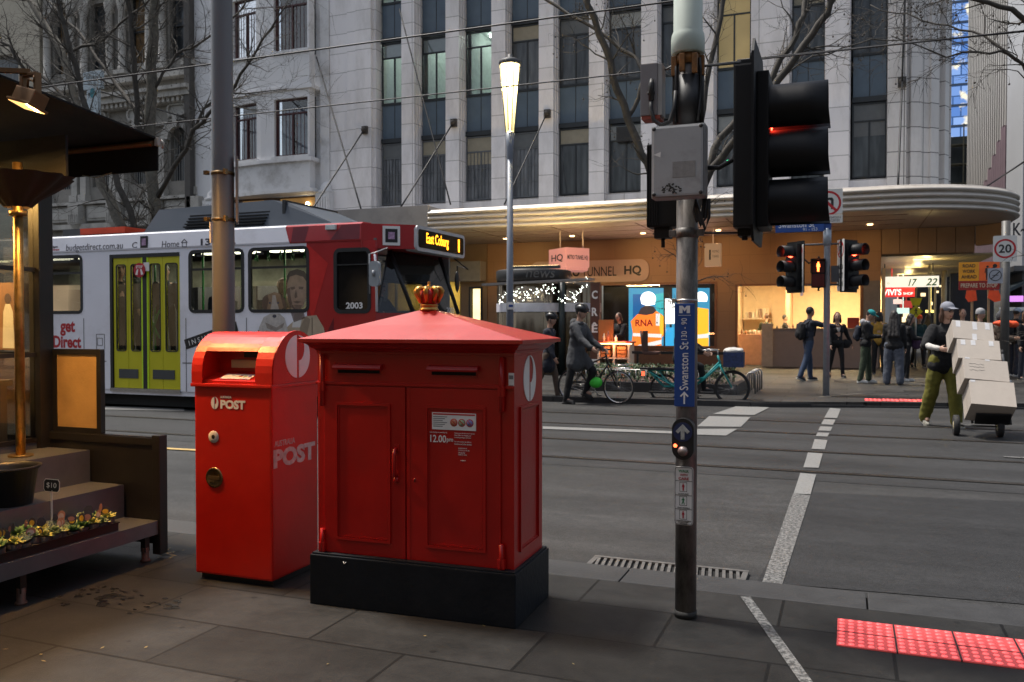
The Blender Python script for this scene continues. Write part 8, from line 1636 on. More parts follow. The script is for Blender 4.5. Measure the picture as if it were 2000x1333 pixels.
        if coat:
            l = max(.0, coat-.1)*k
            b0 = P+u*.05*k; b1 = P-UP*l
            for sd in (-1, 0, 1): cap_(mb, b0+s*.05*k*sd*w2, .108*k*w2, b1+s*.068*k*sd*w2, .122*k*w2)
            for j in J:
                if (j[1]-j[0]).normalized().dot(f) > .3: cap_(mb, j[0], .1*k, j[0].lerp(j[1], .7), .1*k)
        remesh(mb, 'jacket' if sleeve >= 1 else 'shirt', top, T, .017, 4, .011, 11)
        if cuff is not None:
            for (s0, e_, w_, d2, sd, fd) in A: mb = MB(); cap_(mb, e_-d2*.02, .047*k, w_-d2*.005, .037*k); remesh(mb, 'sleeve', cuff, T, .014, 3, .006, 14)
    if hood is not None:
        mb = MB(); rt = Matrix((s, nf, u)).transposed()
        if hood[1]: mb.ell(hc-hf*.02*k+hu*.005, (.1*k, .118*k, .14*k), 14, rm); mb.ell(neck-u*.01*k-nf*.02, (.12*k, .1*k, .08*k), 12, rt)
        else: mb.ell(neck-nf*.09*k+u*.0, (.12*k, .075*k, .085*k), 12, rt); mb.ell(neck+u*.0, (.105*k, .09*k, .05*k), 12, rt)
        o_ = remesh(mb, 'hood', hood[0], T, .016, 3, .008, 12)
        if hood[1]:
            me = o_.data; bm = bmesh.new(); bm.from_mesh(me); loc = Vector(T.location); dl = [v for v in bm.verts if ((v.co+loc)-hc).dot(hf) > .045*k and abs(((v.co+loc)-hc).dot(hs)) < .075*k and -.11*k < ((v.co+loc)-hc).dot(hu) < .085*k]; bmesh.ops.delete(bm, geom=dl, context='VERTS'); bm.to_mesh(me); bm.free()
    if pants is not None:
        mb = MB(); pw = pantw; mb.ell(P+UP*.02*k, (.155*k, .108*k, .13*k), 12, Matrix((s, f, UP)).transposed())
        for j in J: cap_(mb, j[0], .092*k*max(1, pw*.92), j[1], .07*k*pw); cap_(mb, j[1], .07*k*pw, j[2]+j[3]*(.0), .056*k*pw if pw < 1.2 else .06*k*pw)
        remesh(mb, 'trousers', pants, T, .017, 3, .012 if pw > 1.1 else .007, 9)
    if shoes is not None and feet:
        for j in J:
            mb = MB(); fd_ = (f*math.cos(.0)+UP*0).normalized(); d2 = j[3]; toe = (f-d2*f.dot(d2)).normalized() if d2.z > -.97 else f; up_ = -d2 if d2.z > -.97 else UP; rt = Matrix((up_.cross(toe), toe, up_)).transposed(); c0 = j[2]-up_*.035*k+toe*.055*k
            mb.ell(c0, (.045*k, .13*k, .04*k), 12, rt); mb.ell(j[2]-up_*.0*k, (.045*k, .055*k, .05*k), 10, rt); mb.ell(c0+toe*.05-up_*.01, (.046*k, .075*k, .028*k), 10, rt)
            mb.obox(c0-up_*.035*k, up_.cross(toe)*.04*k, toe*.12*k, up_*.01*k)
            sm_ = shoes if isinstance(shoes, (list, tuple)) else [shoes, pm('sole', (.35, .34, .32), .6)]; lo = c0-up_*.027*k
            remesh(mb, 'shoe', sm_, T, .011, 2, paint=lambda c: 1 if (c-lo).dot(up_) < 0 else 0)
    if hair:
        mb = MB(); mb.ell(hc-hf*.022*k+hu*.028*k, (.082*k, .092*k, .104*k), 14, rm)
        if hairstyle in ('long', 'verylong'):
            l = .3 if hairstyle == 'long' else .48
            for sd in (-.045, 0, .045): cap_(mb, hc-hf*.05*k+hs*sd*k, .055*k, hc-hf*.06*k-nf*.07*k-u*l*k+hs*sd*1.9*k, .06*k)
            for sd in (1, -1): cap_(mb, hc+hs*.07*k*sd+hu*.03*k, .028*k, hc+hs*.085*k*sd-hu*.16*k+hf*.01, .024*k)
        if hairstyle == 'mid':
            for sd in (1, -1): cap_(mb, hc+hs*.066*k*sd+hu*.03*k-hf*.01, .032*k, hc+hs*.08*k*sd-hu*.14*k-hf*.01, .03*k)
            mb.ell(hc-hf*.06*k-hu*.08*k, (.08*k, .05*k, .1*k), 12, rm)
        remesh(mb, 'hair', HAIRM[hair], T, .0125, 2, .006, 22)
    if hat:
        mb = MB()
        if hat == 'cap': mb.ell(hc+hu*.05*k-hf*.008*k, (.088*k, .104*k, .085*k), 16, rm); mb.ell(hc+hu*.052*k+hf*.115*k, (.068*k, .075*k, .009*k), 12, rm)
        elif hat == 'beanie': mb.ell(hc+hu*.055*k-hf*.01, (.094*k, .108*k, .1*k), 16, rm); mb.ell(hc+hu*.02*k-hf*.012, (.097*k, .11*k, .035*k), 14, rm)
        elif hat == 'helmet': mb.ell(hc+hu*.062*k-hf*.01, (.1*k, .128*k, .088*k), 16, rm); mb.ell(hc+hu*.04*k+hf*.09*k, (.07*k, .05*k, .014*k), 10, rm)
        hn = {'cap': 'cap', 'beanie': 'beanie', 'helmet': 'helmet'}[hat]
        o_ = remesh(mb, hn, hatm, T, .011, 2, .0)
        if hat == 'helmet':
            mb = MB()
            for q in (-.045, 0, .045): mb.tube([hc+hu*.06*k+hf*.115*k+hs*q, hc+hu*.146*k+hf*.04*k+hs*q*1.1, hc+hu*.15*k-hf*.05*k+hs*q*1.1, hc+hu*.09*k-hf*.128*k+hs*q], .011, 6)
            for sd in (1, -1): mb.tube([hc+hs*.088*k*sd+hu*.03*k, hc+hs*.07*k*sd-hu*.06*k+hf*.02, hc-hu*.115*k+hf*.04], .006, 6)
            mb.build('helmet_ribs', pm('helmet_rib', (.03, .03, .032), .4), T)
    if glasses:
        mb = MB()
        for sd in (1, -1): mb.tube([hc+hf*.1*k+hs*.031*k*sd+hu*.012*k+hs*.022*k*math.cos(q*.785)+hu*.016*k*math.sin(q*.785) for q in range(9)], .0028, 5)
        mb.tube([hc+hf*.1*k+hs*.01*k+hu*.015*k, hc+hf*.1*k-hs*.01*k+hu*.015*k], .0028, 5)
        for sd in (1, -1): mb.tube([hc+hf*.1*k+hs*.053*k*sd+hu*.015*k, hc+hs*.08*k*sd+hu*.012*k], .0028, 5)
        mb.build('glasses', BLACK, T)
    return dict(T=T, P=P, u=u, f=f, s=s, nf=nf, hc=hc, A=A, J=J, neck=neck, chest=chest, k=k)
C_BLK = cloth('cloth_black', (.006, .006, .0075)); C_NAVY = cloth('cloth_navy', (.018, .022, .035)); C_DEN = cloth('cloth_denim', (.03, .05, .095)); C_GRY = cloth('cloth_charcoal', (.055, .058, .064)); C_GRN = cloth('cloth_green', (.035, .05, .028)); C_WIDE = cloth('cloth_wide_denim', (.075, .085, .11)); C_OLV = cloth('cloth_olive_yellow', (.13, .12, .015)); C_WHT = cloth('cloth_white', (.5, .48, .45)); C_BRN = cloth('cloth_brown', (.11, .08, .06)); C_BEI = cloth('cloth_beige', (.3, .26, .21)); C_ORG = pm('cloth_fluoro_orange', (.8, .09, .02), .7, 0, .15, 10); C_TEAL = cloth('cloth_teal', (.01, .045, .055)); C_MUS = cloth('cloth_mustard', (.35, .2, .03)); TEALCAP = cloth('cap_teal', (.01, .22, .23)); C_LG = cloth('cloth_light_grey', (.3, .3, .31)); HELM = pm('helmet_black', (.015, .016, .018), .3); SHB = pm('shoe_black', (.012, .012, .013), .6); SHW = pm('shoe_white', (.5, .5, .48), .6)
def at(px, py, zz=None): p = G(px, py, ZF if zz is None else zz); return p.x, p.y, p.z
def backpack(pr, mat, label, w_=.3, hh=.42, d=.17):
    k = pr['k']; c = pr['neck']-pr['u']*(.26*k)-pr['nf']*(.115+d/2)*k; mb = MB(); rt = Matrix((pr['s'], pr['nf'], pr['u'])).transposed(); mb.ell(c, (w_/2*1.1, d/2*1.15, hh/2*1.1), 14, rt); mb.obox(c, pr['s']*w_/2*.85, pr['nf']*d/2*.75, pr['u']*hh/2*.85); mb.ell(c-pr['nf']*d*.45-pr['u']*.07, (w_*.36, .05, hh*.24), 12, rt)
    T = thing('backpack', label, 'backpack', tuple(c)); remesh(mb, 'bag', mat, T, .016, 3, .006, 10); mb = MB()
    for sd in (1, -1): o = pr['s']*.1*k*sd; mb.tube([c+pr['u']*hh*.4+pr['nf']*d*.4+o, pr['neck']+o-pr['u']*.0+UP*.02, pr['neck']+o-pr['u']*.09+pr['nf']*.125*k, c-pr['u']*.1+pr['nf']*(d*.5+.22)+o, c-pr['u']*hh*.35+pr['nf']*d*.5+o*1.3], .018, 6)
    mb.build('straps', mat, T); return T
# the group by the cafe
x, y, z = at(1578, 744); p = person('man in dark jacket and blue jeans pointing to the right with an outstretched arm', x, y, z, 118, 1.8, ((11, 6, 3), (-13, 10, 3)), ((8, 6, 20, 0), (82, 4, 6, 0)), 3, 10, 0, 1, C_NAVY, 0, 1, 1.08, C_DEN, 1.1, [SHB, SHW], 'dark', 'short'); backpack(p, C_BLK, 'black backpack worn by the pointing man')
x, y, z = at(1634, 738); p = person('woman in black coat and white shirt half hidden by the far signal post', x, y, z, 20, 1.68, ((8, 6, 4), (-10, 14, 4)), ((-18, 28, 14, 0), (10, 8, 20, 10)), 2, -20, 5, 0, C_BLK, .1, 1, 1, C_BLK, .9, SHB, 'dark', 'mid')
mb = MB(); c0 = p['P']+p['s']*.22+Vector((0, 0, -.02)); mb.ell(c0, (.14, .07, .12), 12); mb.obox(c0, (.1, 0, 0), (0, .05, 0), (0, 0, .1)); t = thing('handbag', 'black shoulder bag of the woman behind the far signal post', 'bag', tuple(c0)); remesh(mb, 'bag', C_BLK, t, .014, 3); mb = MB(); mb.tube([c0+UP*.1-Vector((.1, 0, 0)), p['neck']+p['s']*.12+UP*.02, c0+UP*.1+Vector((.1, 0, 0))], .009, 6); mb.build('strap', C_BLK, t)
mb = MB(); mb.ell(p['neck']-p['u']*.1+p['nf']*.1, (.05, .03, .1), 10); remesh(mb, 'shirt_front', C_WHT, p['T'], .014, 2)
x, y, z = at(1690, 749); p = person('person in teal cap and green trousers looking down at a phone', x, y, z, 82, 1.73, ((6, 4, 3), (-4, 6, 4)), ((18, 2, 78, 22), (18, 2, 78, 22)), 3, 0, 28, 0, C_BLK, .06, 1, 1.08, C_GRN, 1.12, SHW, 'dark', 'short', 'cap', TEALCAP, hood=(C_LG, False)); backpack(p, C_NAVY, 'small navy backpack worn by the person in the teal cap', .26, .36, .14)
hp = p['A'][0][2]+p['A'][0][3]*.1; mb = MB(); mb.obox(hp+UP*.02, p['s']*.04, p['nf']*.05+UP*.05, UP*.004-p['nf']*.004); tag(mb.build('phone', pm('phone_black', (.01, .01, .012), .2)), 'black phone held by the person in the teal cap', 'phone')
x, y, z = at(1745, 752); p = person('woman with very long dark hair in wide grey jeans standing with her back turned', x, y, z, 172, 1.68, ((2, 3, 5), (-3, 5, 5)), ((12, 8, 30, 0), (8, 8, 20, 0)), 2, 0, 6, 0, C_BLK, .12, 1, 1.18, C_WIDE, 1.5, [SHB, SHB], 'dark', 'verylong')
x, y, z = at(1768, 748); p2 = person('person in dark top and striped trousers mostly hidden by the long-haired woman', x+.05, y+.35, z, 95, 1.62, ((4, 4, 3), (-6, 6, 3)), ((25, 3, 60, 10), (30, 3, 65, 10)), 4, 0, 12, 0, C_BLK, 0, 1, 1, C_BLK, .95, SHW, 'dark', 'mid')
mb = MB(); c0 = p2['P']+p2['f']*.2+UP*.05; mb.ell(c0, (.12, .08, .14), 12); t = thing('handbag', 'purple bag carried in front of the person behind the long-haired woman', 'bag', tuple(c0)); remesh(mb, 'bag', cloth('bag_purple', (.06, .03, .075)), t, .014, 3, .006, 12); mb = MB(); mb.tube([c0+UP*.12, c0+UP*.3-p2['f']*.05, c0+UP*.12-p2['f']*.1], .008, 6); mb.build('strap', C_BLK, t)
q = AY(1717, 590, 25.5); person('person in mustard jacket behind the long-haired woman', q.x, 25.5, ZF, 175, 1.72, top=C_MUS, pants=C_BLK, shoes=SHB, hair='dark', hairstyle='mid')
q = AY(1796, 600, 30); person('person in teal jacket and orange beanie further down the side street', q.x, 30.2, ZF, 15, 1.66, ((10, 6, 4), (-12, 14, 4)), ((15, 8, 40, 0), (15, 8, 40, 0)), 4, top=C_TEAL, wide=1.15, pants=C_BLK, shoes=SHB, hat='beanie', hatm=C_ORG, vox=.014)
q = AY(1813, 600, 33); person('person with long dark hair and dark coat further down the side street', q.x, 33, ZF, 170, 1.7, top=C_BLK, coat=.35, pants=C_BLK, shoes=SHB, hairstyle='long', vox=.014)
# the crowd at the right edge
q = AY(1880, 620, 24.6); person('man with short hair whose head shows above the cardboard boxes', q.x, 24.6, ZF, 10, 1.76, top=C_GRY, pants=C_BLK, shoes=SHB, hair='brown')
q = AY(1914, 620, 22.5); person('person in pale knitted beanie behind the cardboard boxes', q.x, 22.5, ZF, 60, 1.72, top=C_BRN, coat=.2, pants=C_BLK, shoes=SHB, hat='beanie', hatm=C_LG, hair='brown')
x, y, z = at(1950, 748); p = person('woman in grey hood, brown jacket and beige trousers at the right edge', x, y, z, 62, 1.68, ((8, 6, 4), (-10, 10, 4)), ((22, 5, 75, 25), (22, 5, 70, 25)), 3, 0, 5, 1, C_BRN, .12, 1, 1.18, C_BEI, 1.15, SHW, None, 'short', hood=(C_GRY, True))
mb = MB(); c0 = AY(1962, 632, y-.35); mb.ell(c0, (.25, .1, .075), 12); mb.ell(c0+Vector((.16, 0, -.02)), (.14, .09, .08), 12); tag(remesh(mb, 'fluoro_garment', C_ORG, None, .016, 3, .012, 9), 'bunched fluorescent orange garment carried by the hooded woman', 'garment')
x, y, z = at(1982, 736); p = person('person in black jacket and pale cap standing at the right edge', x, y, z, 120, 1.8, ((4, 4, 4), (-4, 6, 4)), ((8, 8, 30, 0), (8, 8, 30, 0)), 2, 20, 5, 1, C_BLK, .05, 1, 1.15, C_NAVY, 1.15, SHW, 'dark', 'short', 'cap', pm('cap_pale_blue', (.3, .36, .45), .7)); backpack(p, C_BLK, 'black backpack of the person in the pale cap at the right edge')
q = AY(2004, 620, 24); person('person in dark coat cut by the right edge of the photo', q.x, 24, ZF, 30, 1.7, top=C_BLK, coat=.25, pants=C_NAVY, shoes=SHB, hair='brown', hairstyle='mid')
# the courier with the hand trolley
px_, py_ = G(1838, 834, ZR).xy
courier = person('courier in grey cap, black T-shirt and baggy olive trousers wheeling stacked boxes', px_+.02, py_, ZR, 20, 1.8, ((10, 8, 5), (-9, 14, 5)), ((48, 10, 40, 0), (28, 32, 78, 40)), 6, 14, 3, 0, C_BLK, .16, .5, 1.12, C_OLV, 1.38, [pm('shoe_mixed', (.25, .24, .2), .6, 0, .9, 40), SHW], 'brown', 'mid', 'cap', pm('cap_grey', (.2, .21, .25), .8), glasses=True, cuff=C_WHT, vox=.009)
th = R(38); uu = Vector((0, math.sin(th), math.cos(th))); nn = Vector((0, -math.cos(th), math.sin(th)))
Yb = 12.65; xl = AY(1886, 838, Yb).x; O = Vector((xl, Yb, .17))
HTK = thing('hand_trolley', 'black two-wheeled hand trolley leaning back under the stacked boxes', 'trolley', (xl+.3, Yb, ZR))
mb = MB(); mb.obox(O+Vector((.3, 0, 0))-uu*.012+nn*.1, (.2, 0, 0), nn*.12, uu*.008); mb.build('toe_plate', BLACK, HTK)
mb = MB()
for dx in (.08, .52): mb.tube([O+Vector((dx, 0, 0))-nn*.03, O+Vector((dx, 0, 0))-nn*.03+uu*1.12], .016, 8)
for q in (.3, .7, 1.0): mb.tube([O+Vector((.08, 0, 0))-nn*.03+uu*q, O+Vector((.52, 0, 0))-nn*.03+uu*q], .012, 8)
mb.build('frame', DGREY, HTK); mb = MB()
for dx in (.08, .52): p0 = O+Vector((dx, 0, 0))-nn*.03+uu*1.12; mb.tube([p0, p0+uu*.06, p0+uu*.1-nn*.1, p0+uu*.08-nn*.18], .018, 8)
mb.build('handles', BLKRUB, HTK)
wy = Yb+.1
for dx in (-.1, .41):
    xc = xl+dx; mb = MB(); mb.lathe([(.055, -.03), (.11, -.04), (.135, -.03), (.137, 0), (.135, .03), (.11, .04), (.055, .03)], (xc, wy, ZR+.137), 24, axis='x'); W_ = mb.build('wheel', BLKRUB, HTK); mb = MB(); mb.lathe([(.001, -.032), (.05, -.034), (.062, -.026), (.062, .026), (.05, .034), (.001, .032)], (xc, wy, ZR+.137), 16, axis='x'); mb.build('hub', pm('wheel_hub', (.45, .4, .25), .5), W_)
mb = MB(); mb.tube([(xl-.1, wy, ZR+.137), (xl+.41, wy, ZR+.137)], .012, 8); mb.build('axle', DGREY, HTK)
CARD = pm('cardboard', (.4, .355, .31), .75, 0, .06, 3, .05, 40, dirt=(.3, .25, .2, .3), dscale=4); CARDS = pm('cardboard_edge', (.34, .27, .2), .75); TAPE = pm('clear_tape', (.55, .55, .56), .3)
off = 0
for i, (L_, w_, d_, dx, n0, lab) in enumerate(((.375, .52, .40, .0, 0, 'large brown cardboard box lowest on the hand trolley'), (.33, .53, .38, -.06, .03, 'brown cardboard box with faint handwriting, second from the bottom of the stack'), (.32, .51, .37, -.10, .04, 'brown cardboard box with three tape strips, second from the top of the stack'), (.31, .50, .35, -.15, .06, 'brown cardboard box with long tape strips at the top of the stack'))):
    c0 = O+Vector((dx+w_/2, 0, 0))+uu*(off+L_/2+.003)+nn*(n0+d_/2); t = thing('cardboard_box', lab, 'box', tuple(c0-uu*L_/2), 0, 'cardboard boxes on the hand trolley')
    tw = R((-6, -8, -5, -8)[i]); X_ = Vector((math.cos(tw), 0, 0))+nn*math.sin(tw); X_.normalize(); n2 = X_.cross(uu)*-1; n2 = n2 if n2.dot(nn) > 0 else -n2
    mb = MB(); mb.obox(c0, X_*w_/2, n2*d_/2, uu*(L_/2-.002), .004); mb.build('carton', CARD, t)
    mb = MB(); mb.obox(c0+uu*0, X_*(w_/2+.001), n2*.002, uu*L_/2*.98)
    mb.build('seams', pm('box_seam', (.2, .16, .12), .8), t)
    mb = MB(); ts = {0: [(-.42, .45, .1)], 1: [(.05, .47, .08), (-.4, .5, .08)], 2: [(-.36, .33, .3), (-.12, .33, .3), (.3, .33, .3)], 3: [(-.36, .3, .4), (.05, .25, .5), (.36, .28, .44), (.02, -.36, .4)]}[i]
    for (tx_, tz_, tl) in ts: mb.obox(c0+n2*(d_/2+.0015)+X_*w_*tx_+uu*L_*tz_, X_*.028, n2*.0008, uu*L_*tl*.42)
    mb.build('tape', TAPE, t)
    if i == 1:
        mb = MB(); rq = random.Random(3)
        for q in range(3):
            pts = [c0+n2*(d_/2+.0015)+X_*(-.2+.02*j+.0)+uu*(.08-.05*q+rq.uniform(-.012, .012)) for j in range(10)]; mb.tube(pts, .0018, 4)
        mb.build('handwriting', pm('faint_pen', (.2, .19, .18), .7), t)
    off += L_+.004
# ------------------------------------------------------------------ bicycles
def bike(label, pr, pf_, r, frame_m, tyre_m, rake=.05, bar=.62, seat=.62, longtail=False, bar_x=0):
    pr, pf_ = Vector(pr), Vector(pf_); t = thing('bicycle', label, 'bicycle', tuple(pr.lerp(pf_, .5)))
    f = (pf_-pr); wb = f.length; f.normalize(); s = Vector((-f.y, f.x, 0))
    cr, cf = pr+UP*r, pf_+UP*r*1.0
    for c, r2 in ((cr, r*(.86 if longtail else 1)), (cf, r)):
        c = Vector(c); c.z = pr.z+r2
        mb = MB(); n_ = 36; mb.tube([c+f*r2*.965*math.cos(2*PI*k/n_)+UP*r2*.965*math.sin(2*PI*k/n_) for k in range(n_+1)], r2*.05 if not longtail else r2*.075, 8, cap=False); W_ = mb.build('wheel', tyre_m, t)
        mb = MB(); mb.tube([c+f*r2*.9*math.cos(2*PI*k/n_)+UP*r2*.9*math.sin(2*PI*k/n_) for k in range(n_+1)], .011, 6, cap=False); mb.build('rim', CHROME if not longtail else BLACK, W_)
        mb = MB()
        for k in range(24): a = 2*PI*k/24; o = s*(.025 if k % 2 else -.025); mb.tube([c+o+f*.02*math.cos(a+.8)+UP*.02*math.sin(a+.8), c+f*r2*.9*math.cos(a)+UP*r2*.9*math.sin(a)], .0018, 3, cap=False)
        mb.tube([c-s*.04, c+s*.04], .022, 10); mb.build('spokes', CHROME, W_)
    bb = pr+f*wb*.43+UP*.27; hd0 = pf_-f*(.16+rake)+UP*(r*2+.12); hd1 = hd0-f*.05+UP*.16; st = bb-f*.14+UP*.42
    if longtail:
        st = bb-f*.1+UP*.36; bb2 = bb+UP*.04
        mb = MB(); mb.tube([hd0, hd0.lerp(bb2, .55)-UP*.02, bb2], .026, 10); mb.tube([hd0+UP*.06, hd0.lerp(st, .5)-UP*.2, bb2-f*.05+UP*.12], .019, 10); mb.tube([bb2, st], .02, 10)
        for o in (s*.07, -s*.07): mb.tube([bb2, cr+o], .015, 8); mb.tube([st-UP*.08, cr+o+UP*.3+f*.1, cr+o-f*.3+UP*.3], .015, 8); mb.tube([cr+o-f*.3+UP*.3, cr+o], .013, 8); mb.tube([bb2+o*1.2, cr+o*1.4-UP*.02+f*.25, cr+o*1.4+UP*.28-f*.28], .014, 8); mb.tube([cr+o*1.2+f*.35+UP*.3, cr+o*1.2+f*.15, cr+o*1.2-f*.1+UP*.3], .012, 8)
    else:
        mb = MB(); mb.tube([hd0, bb], .017, 10); mb.tube([hd1-UP*.03, st], .015, 10); mb.tube([bb, st+UP*.05], .015, 10)
        for o in (s*.055, -s*.055): mb.tube([bb, cr+o], .01, 8); mb.tube([st-UP*.02, cr+o], .009, 8)
    mb.tube([hd0-UP*.02, hd1], .02, 10)
    for o in (s*.055, -s*.055): mb.tube([hd0, hd0+o-UP*.04, pf_+UP*r+o], [.018, .015, .01], 8)
    mb.build('frame', frame_m, t)
    mb = MB(); hb = hd1+UP*.1+f*bar_x; mb.tube([hd1, hb], .012, 8); mb.tube([hb+s*.3-f*.12, hb+s*.2, hb, hb-s*.2, hb-s*.3-f*.12], .012, 8); mb.tube([hb+s*.3-f*.12, hb+s*.3-f*.24], .017, 8); mb.tube([hb-s*.3-f*.12, hb-s*.3-f*.24], .017, 8); mb.build('handlebar', BLACK if not longtail else STEEL, t)
    mb = MB(); mb.ell(st+UP*.14-f*.03, (.1, .07, .035) if abs(f.x) > abs(f.y) else (.07, .1, .035), 10); mb.tube([st, st+UP*.13], .013, 8); mb.build('saddle', BLKRUB, t)
    mb = MB(); mb.tube([bb-s*.06, bb+s*.06], .03, 10); mb.tube([bb+s*.07, bb+s*.07+f*.1-UP*.13], .01, 6); mb.tube([bb-s*.07, bb-s*.07-f*.1+UP*.13], .01, 6); mb.obox(bb+s*.12+f*.1-UP*.13, f*.045, s*.04, UP*.01); mb.obox(bb-s*.12-f*.1+UP*.13, f*.045, s*.04, UP*.01)
    n_ = 24; mb.tube([bb-s*.05+f*.09*math.cos(2*PI*k/n_)+UP*.09*math.sin(2*PI*k/n_) for k in range(n_+1)], .006, 5, cap=False); mb.tube([bb-s*.05+UP*.09, cr-s*.05+UP*.03], .004, 4); mb.tube([bb-s*.05-UP*.09, cr-s*.05-UP*.03], .004, 4); mb.build('cranks', STEEL, t)
    return dict(t=t, f=f, s=s, bb=bb, st=st, hb=hb, cr=cr, cf=cf, hd=hd0)
b1 = bike('black city bicycle with front rack held by the standing cyclist in a grey coat', G(1118, 785, ZR), G(1208, 790, ZR), .31, BLACK, BLKRUB)
mb = MB(); f, s = b1['f'], b1['s']; c0 = b1['cf']+UP*.36+f*.02
for q in (-.12, -.06, 0, .06, .12): mb.tube([c0+s*q-f*.14, c0+s*q+f*.2], .006, 6)
for q in (-.14, .03, .2): mb.tube([c0+s*.12+f*q, c0-s*.12+f*q], .006, 6)
for o in (s*.07, -s*.07): mb.tube([c0+o, b1['cf']+o], .006, 6)
mb.tube([c0+s*.13-f*.14+UP*.06, c0+s*.13+f*.2+UP*.06, c0-s*.13+f*.2+UP*.06, c0-s*.13-f*.14+UP*.06], .006, 6); mb.build('front_rack', CHROME, b1['t']); mb = MB(); mb.lathe([(.001, 0), (.03, .005), (.045, .04), (.05, .045)], b1['cf']+UP*.27+f*.17, 14, axis='x'); mb.build('headlight', CHROME, b1['t'])
c0 = b1['bb']+f*.12+UP*.12; mb = MB(); mb.ell(c0-b1['s']*.08, (.13, .09, .105), 14); tag(remesh(mb, 'pannier_ball', pm('neon_green', (.06, .6, .05), .5, 0, .1), None, .014, 2), 'bright green ball bag hanging on the black bicycle frame', 'bag')
ft = G(1113, 789, ZR); ph = Vector((ft.x+.12, ft.y+.0, ZR+.93))
hd = math.degrees(math.atan2(b1['f'].x, -b1['f'].y))
cyc = person('cyclist in long grey coat and black helmet standing astride a black bicycle', ft.x+.1, ft.y+.08, ZR, hd, 1.84, ((36, 62, 10), (-6, 3, 8)), ((34, 10, 28, 4), (42, 8, 20, 4)), 6, 0, 6, 0, C_GRY, .32, 1, 1.2, C_BLK, 1.0, [SHB, SHB], 'dark', 'short', 'helmet', HELM, hood=(C_GRY, False))
x, y, z = at(1071, 783, ZR); person('pedestrian in dark coat and cycle helmet half hidden behind the large kiosk', x, y, z, 88, 1.7, ((14, 8, 3), (-16, 16, 3)), ((-10, 6, 15, 0), (14, 6, 20, 0)), 3, 0, 4, 0, C_NAVY, .35, 1, 1.05, C_BRN, .95, SHB, 'dark', 'short', 'helmet', HELM)
TEAL = pm('teal_frame', (.012, .27, .27), .35, 0, .05)
b2 = bike('teal longtail cargo bicycle with blue front basket by the planter', G(1297, 787, ZR), G(1430, 791, ZR), .31, TEAL, BLKRUB, longtail=True)
f, s = b2['f'], b2['s']; c0 = b2['cr']+UP*.33-f*.12; mb = MB(); mb.obox(c0, f*.32, s*.12, UP*.02, .01); mb.obox(b2['cr']-UP*.1+f*.05-s*.2, f*.3, s*.05, UP*.015); mb.build('rear_deck', BLKRUB, b2['t'])
mb = MB(); mb.box(*sorted((b2['cr'].x-.42, b2['cr'].x-.38)), b2['cr'].y-.04, b2['cr'].y+.04, ZR+.5, ZR+.58); mb.build('tail_light', em('tail_light', (1, .1, .04), 2), b2['t'])
mb = MB(); c1_ = b2['cr']+UP*.62-f*.22; mb.obox(c1_, f*.14, s*.15, UP*.03, .02); mb.obox(c1_-f*.14+UP*.2, f*.03+UP*.0, s*.15, UP*.22, .02); mb.tube([c1_-f*.2-UP*.0+s*.14, c1_-f*.25+UP*.42+s*.14], .02, 8); tag(mb.build('child_seat', pm('child_seat_brown', (.08, .035, .025), .7)), 'dark brown child seat mounted on the rear deck of the teal bicycle', 'child seat')
bk = b2['cf']+UP*.52+f*.03; mb = MB(); mb.obox(bk-UP*.13, f*.17, s*.2, UP*.006)
for d_, a_, b_ in ((f, .17, .2), (-f, .17, .2), (s, .2, .17), (-s, .2, .17)): mb.obox(bk+d_*a_, d_*.005, (s if d_ in (f, -f) else f)*b_, UP*.135)
tag(mb.build('bike_basket', pm('basket_blue', (.02, .035, .1), .5, 0, .5, 25)), 'dark blue crate basket on the front of the teal bicycle', 'basket')
mb = MB(); mb.ell(bk+UP*.15-f*.03, (.17, .15, .07), 12); mb.ell(bk+UP*.16+f*.08, (.09, .12, .05), 10); tag(remesh(mb, 'cloth_bundle', C_WHT, None, .015, 3, .014, 12), 'white cloth bundle lying in the blue bicycle basket', 'cloth')
hd = math.degrees(math.atan2(f.x, -f.y)); st = b2['st']; person('cargo cyclist in black riding the teal bicycle, mostly hidden by the signal pole', st.x, st.y, ZR, hd, 1.72, ((70, 62, 6), (50, 62, 6)), ((58, 8, 8, 4), (58, 8, 8, 4)), 6, 0, 2, 0, C_BLK, 0, 1, 1.05, C_BLK, .95, SHB, 'dark', 'short', 'helmet', HELM, pelvis=(st.x-.17, st.y-.02, st.z+.2))
# vendor and baristas
q = AY(1213, 620, 22.4); person('crepe vendor with brown hair and black coat behind the red counter', q.x, 22.4, ZF, -35, 1.68, arms=((32, 6, 60, 18), (30, 6, 66, 10)), lean=4, nod=12, top=C_BLK, wide=1.1, pants=C_BLK, shoes=SHB, hair='brown', hairstyle='mid')
q = AY(1497, 620, 31.2); person('barista in olive top at the cafe shelves', q.x, 31.2, ZF, 200, 1.74, arms=((40, 6, 60, 10), (40, 6, 60, 10)), top=C_GRN, pants=C_BLK, shoes=SHB, hair='brown', vox=.014)
q = AY(1533, 620, 31.0); person('second barista in dark top behind the taupe cafe counter', q.x, 31, ZF, 90, 1.7, arms=((40, 6, 60, 10), (40, 6, 60, 10)), top=C_BLK, pants=C_BLK, shoes=SHB, vox=.014)
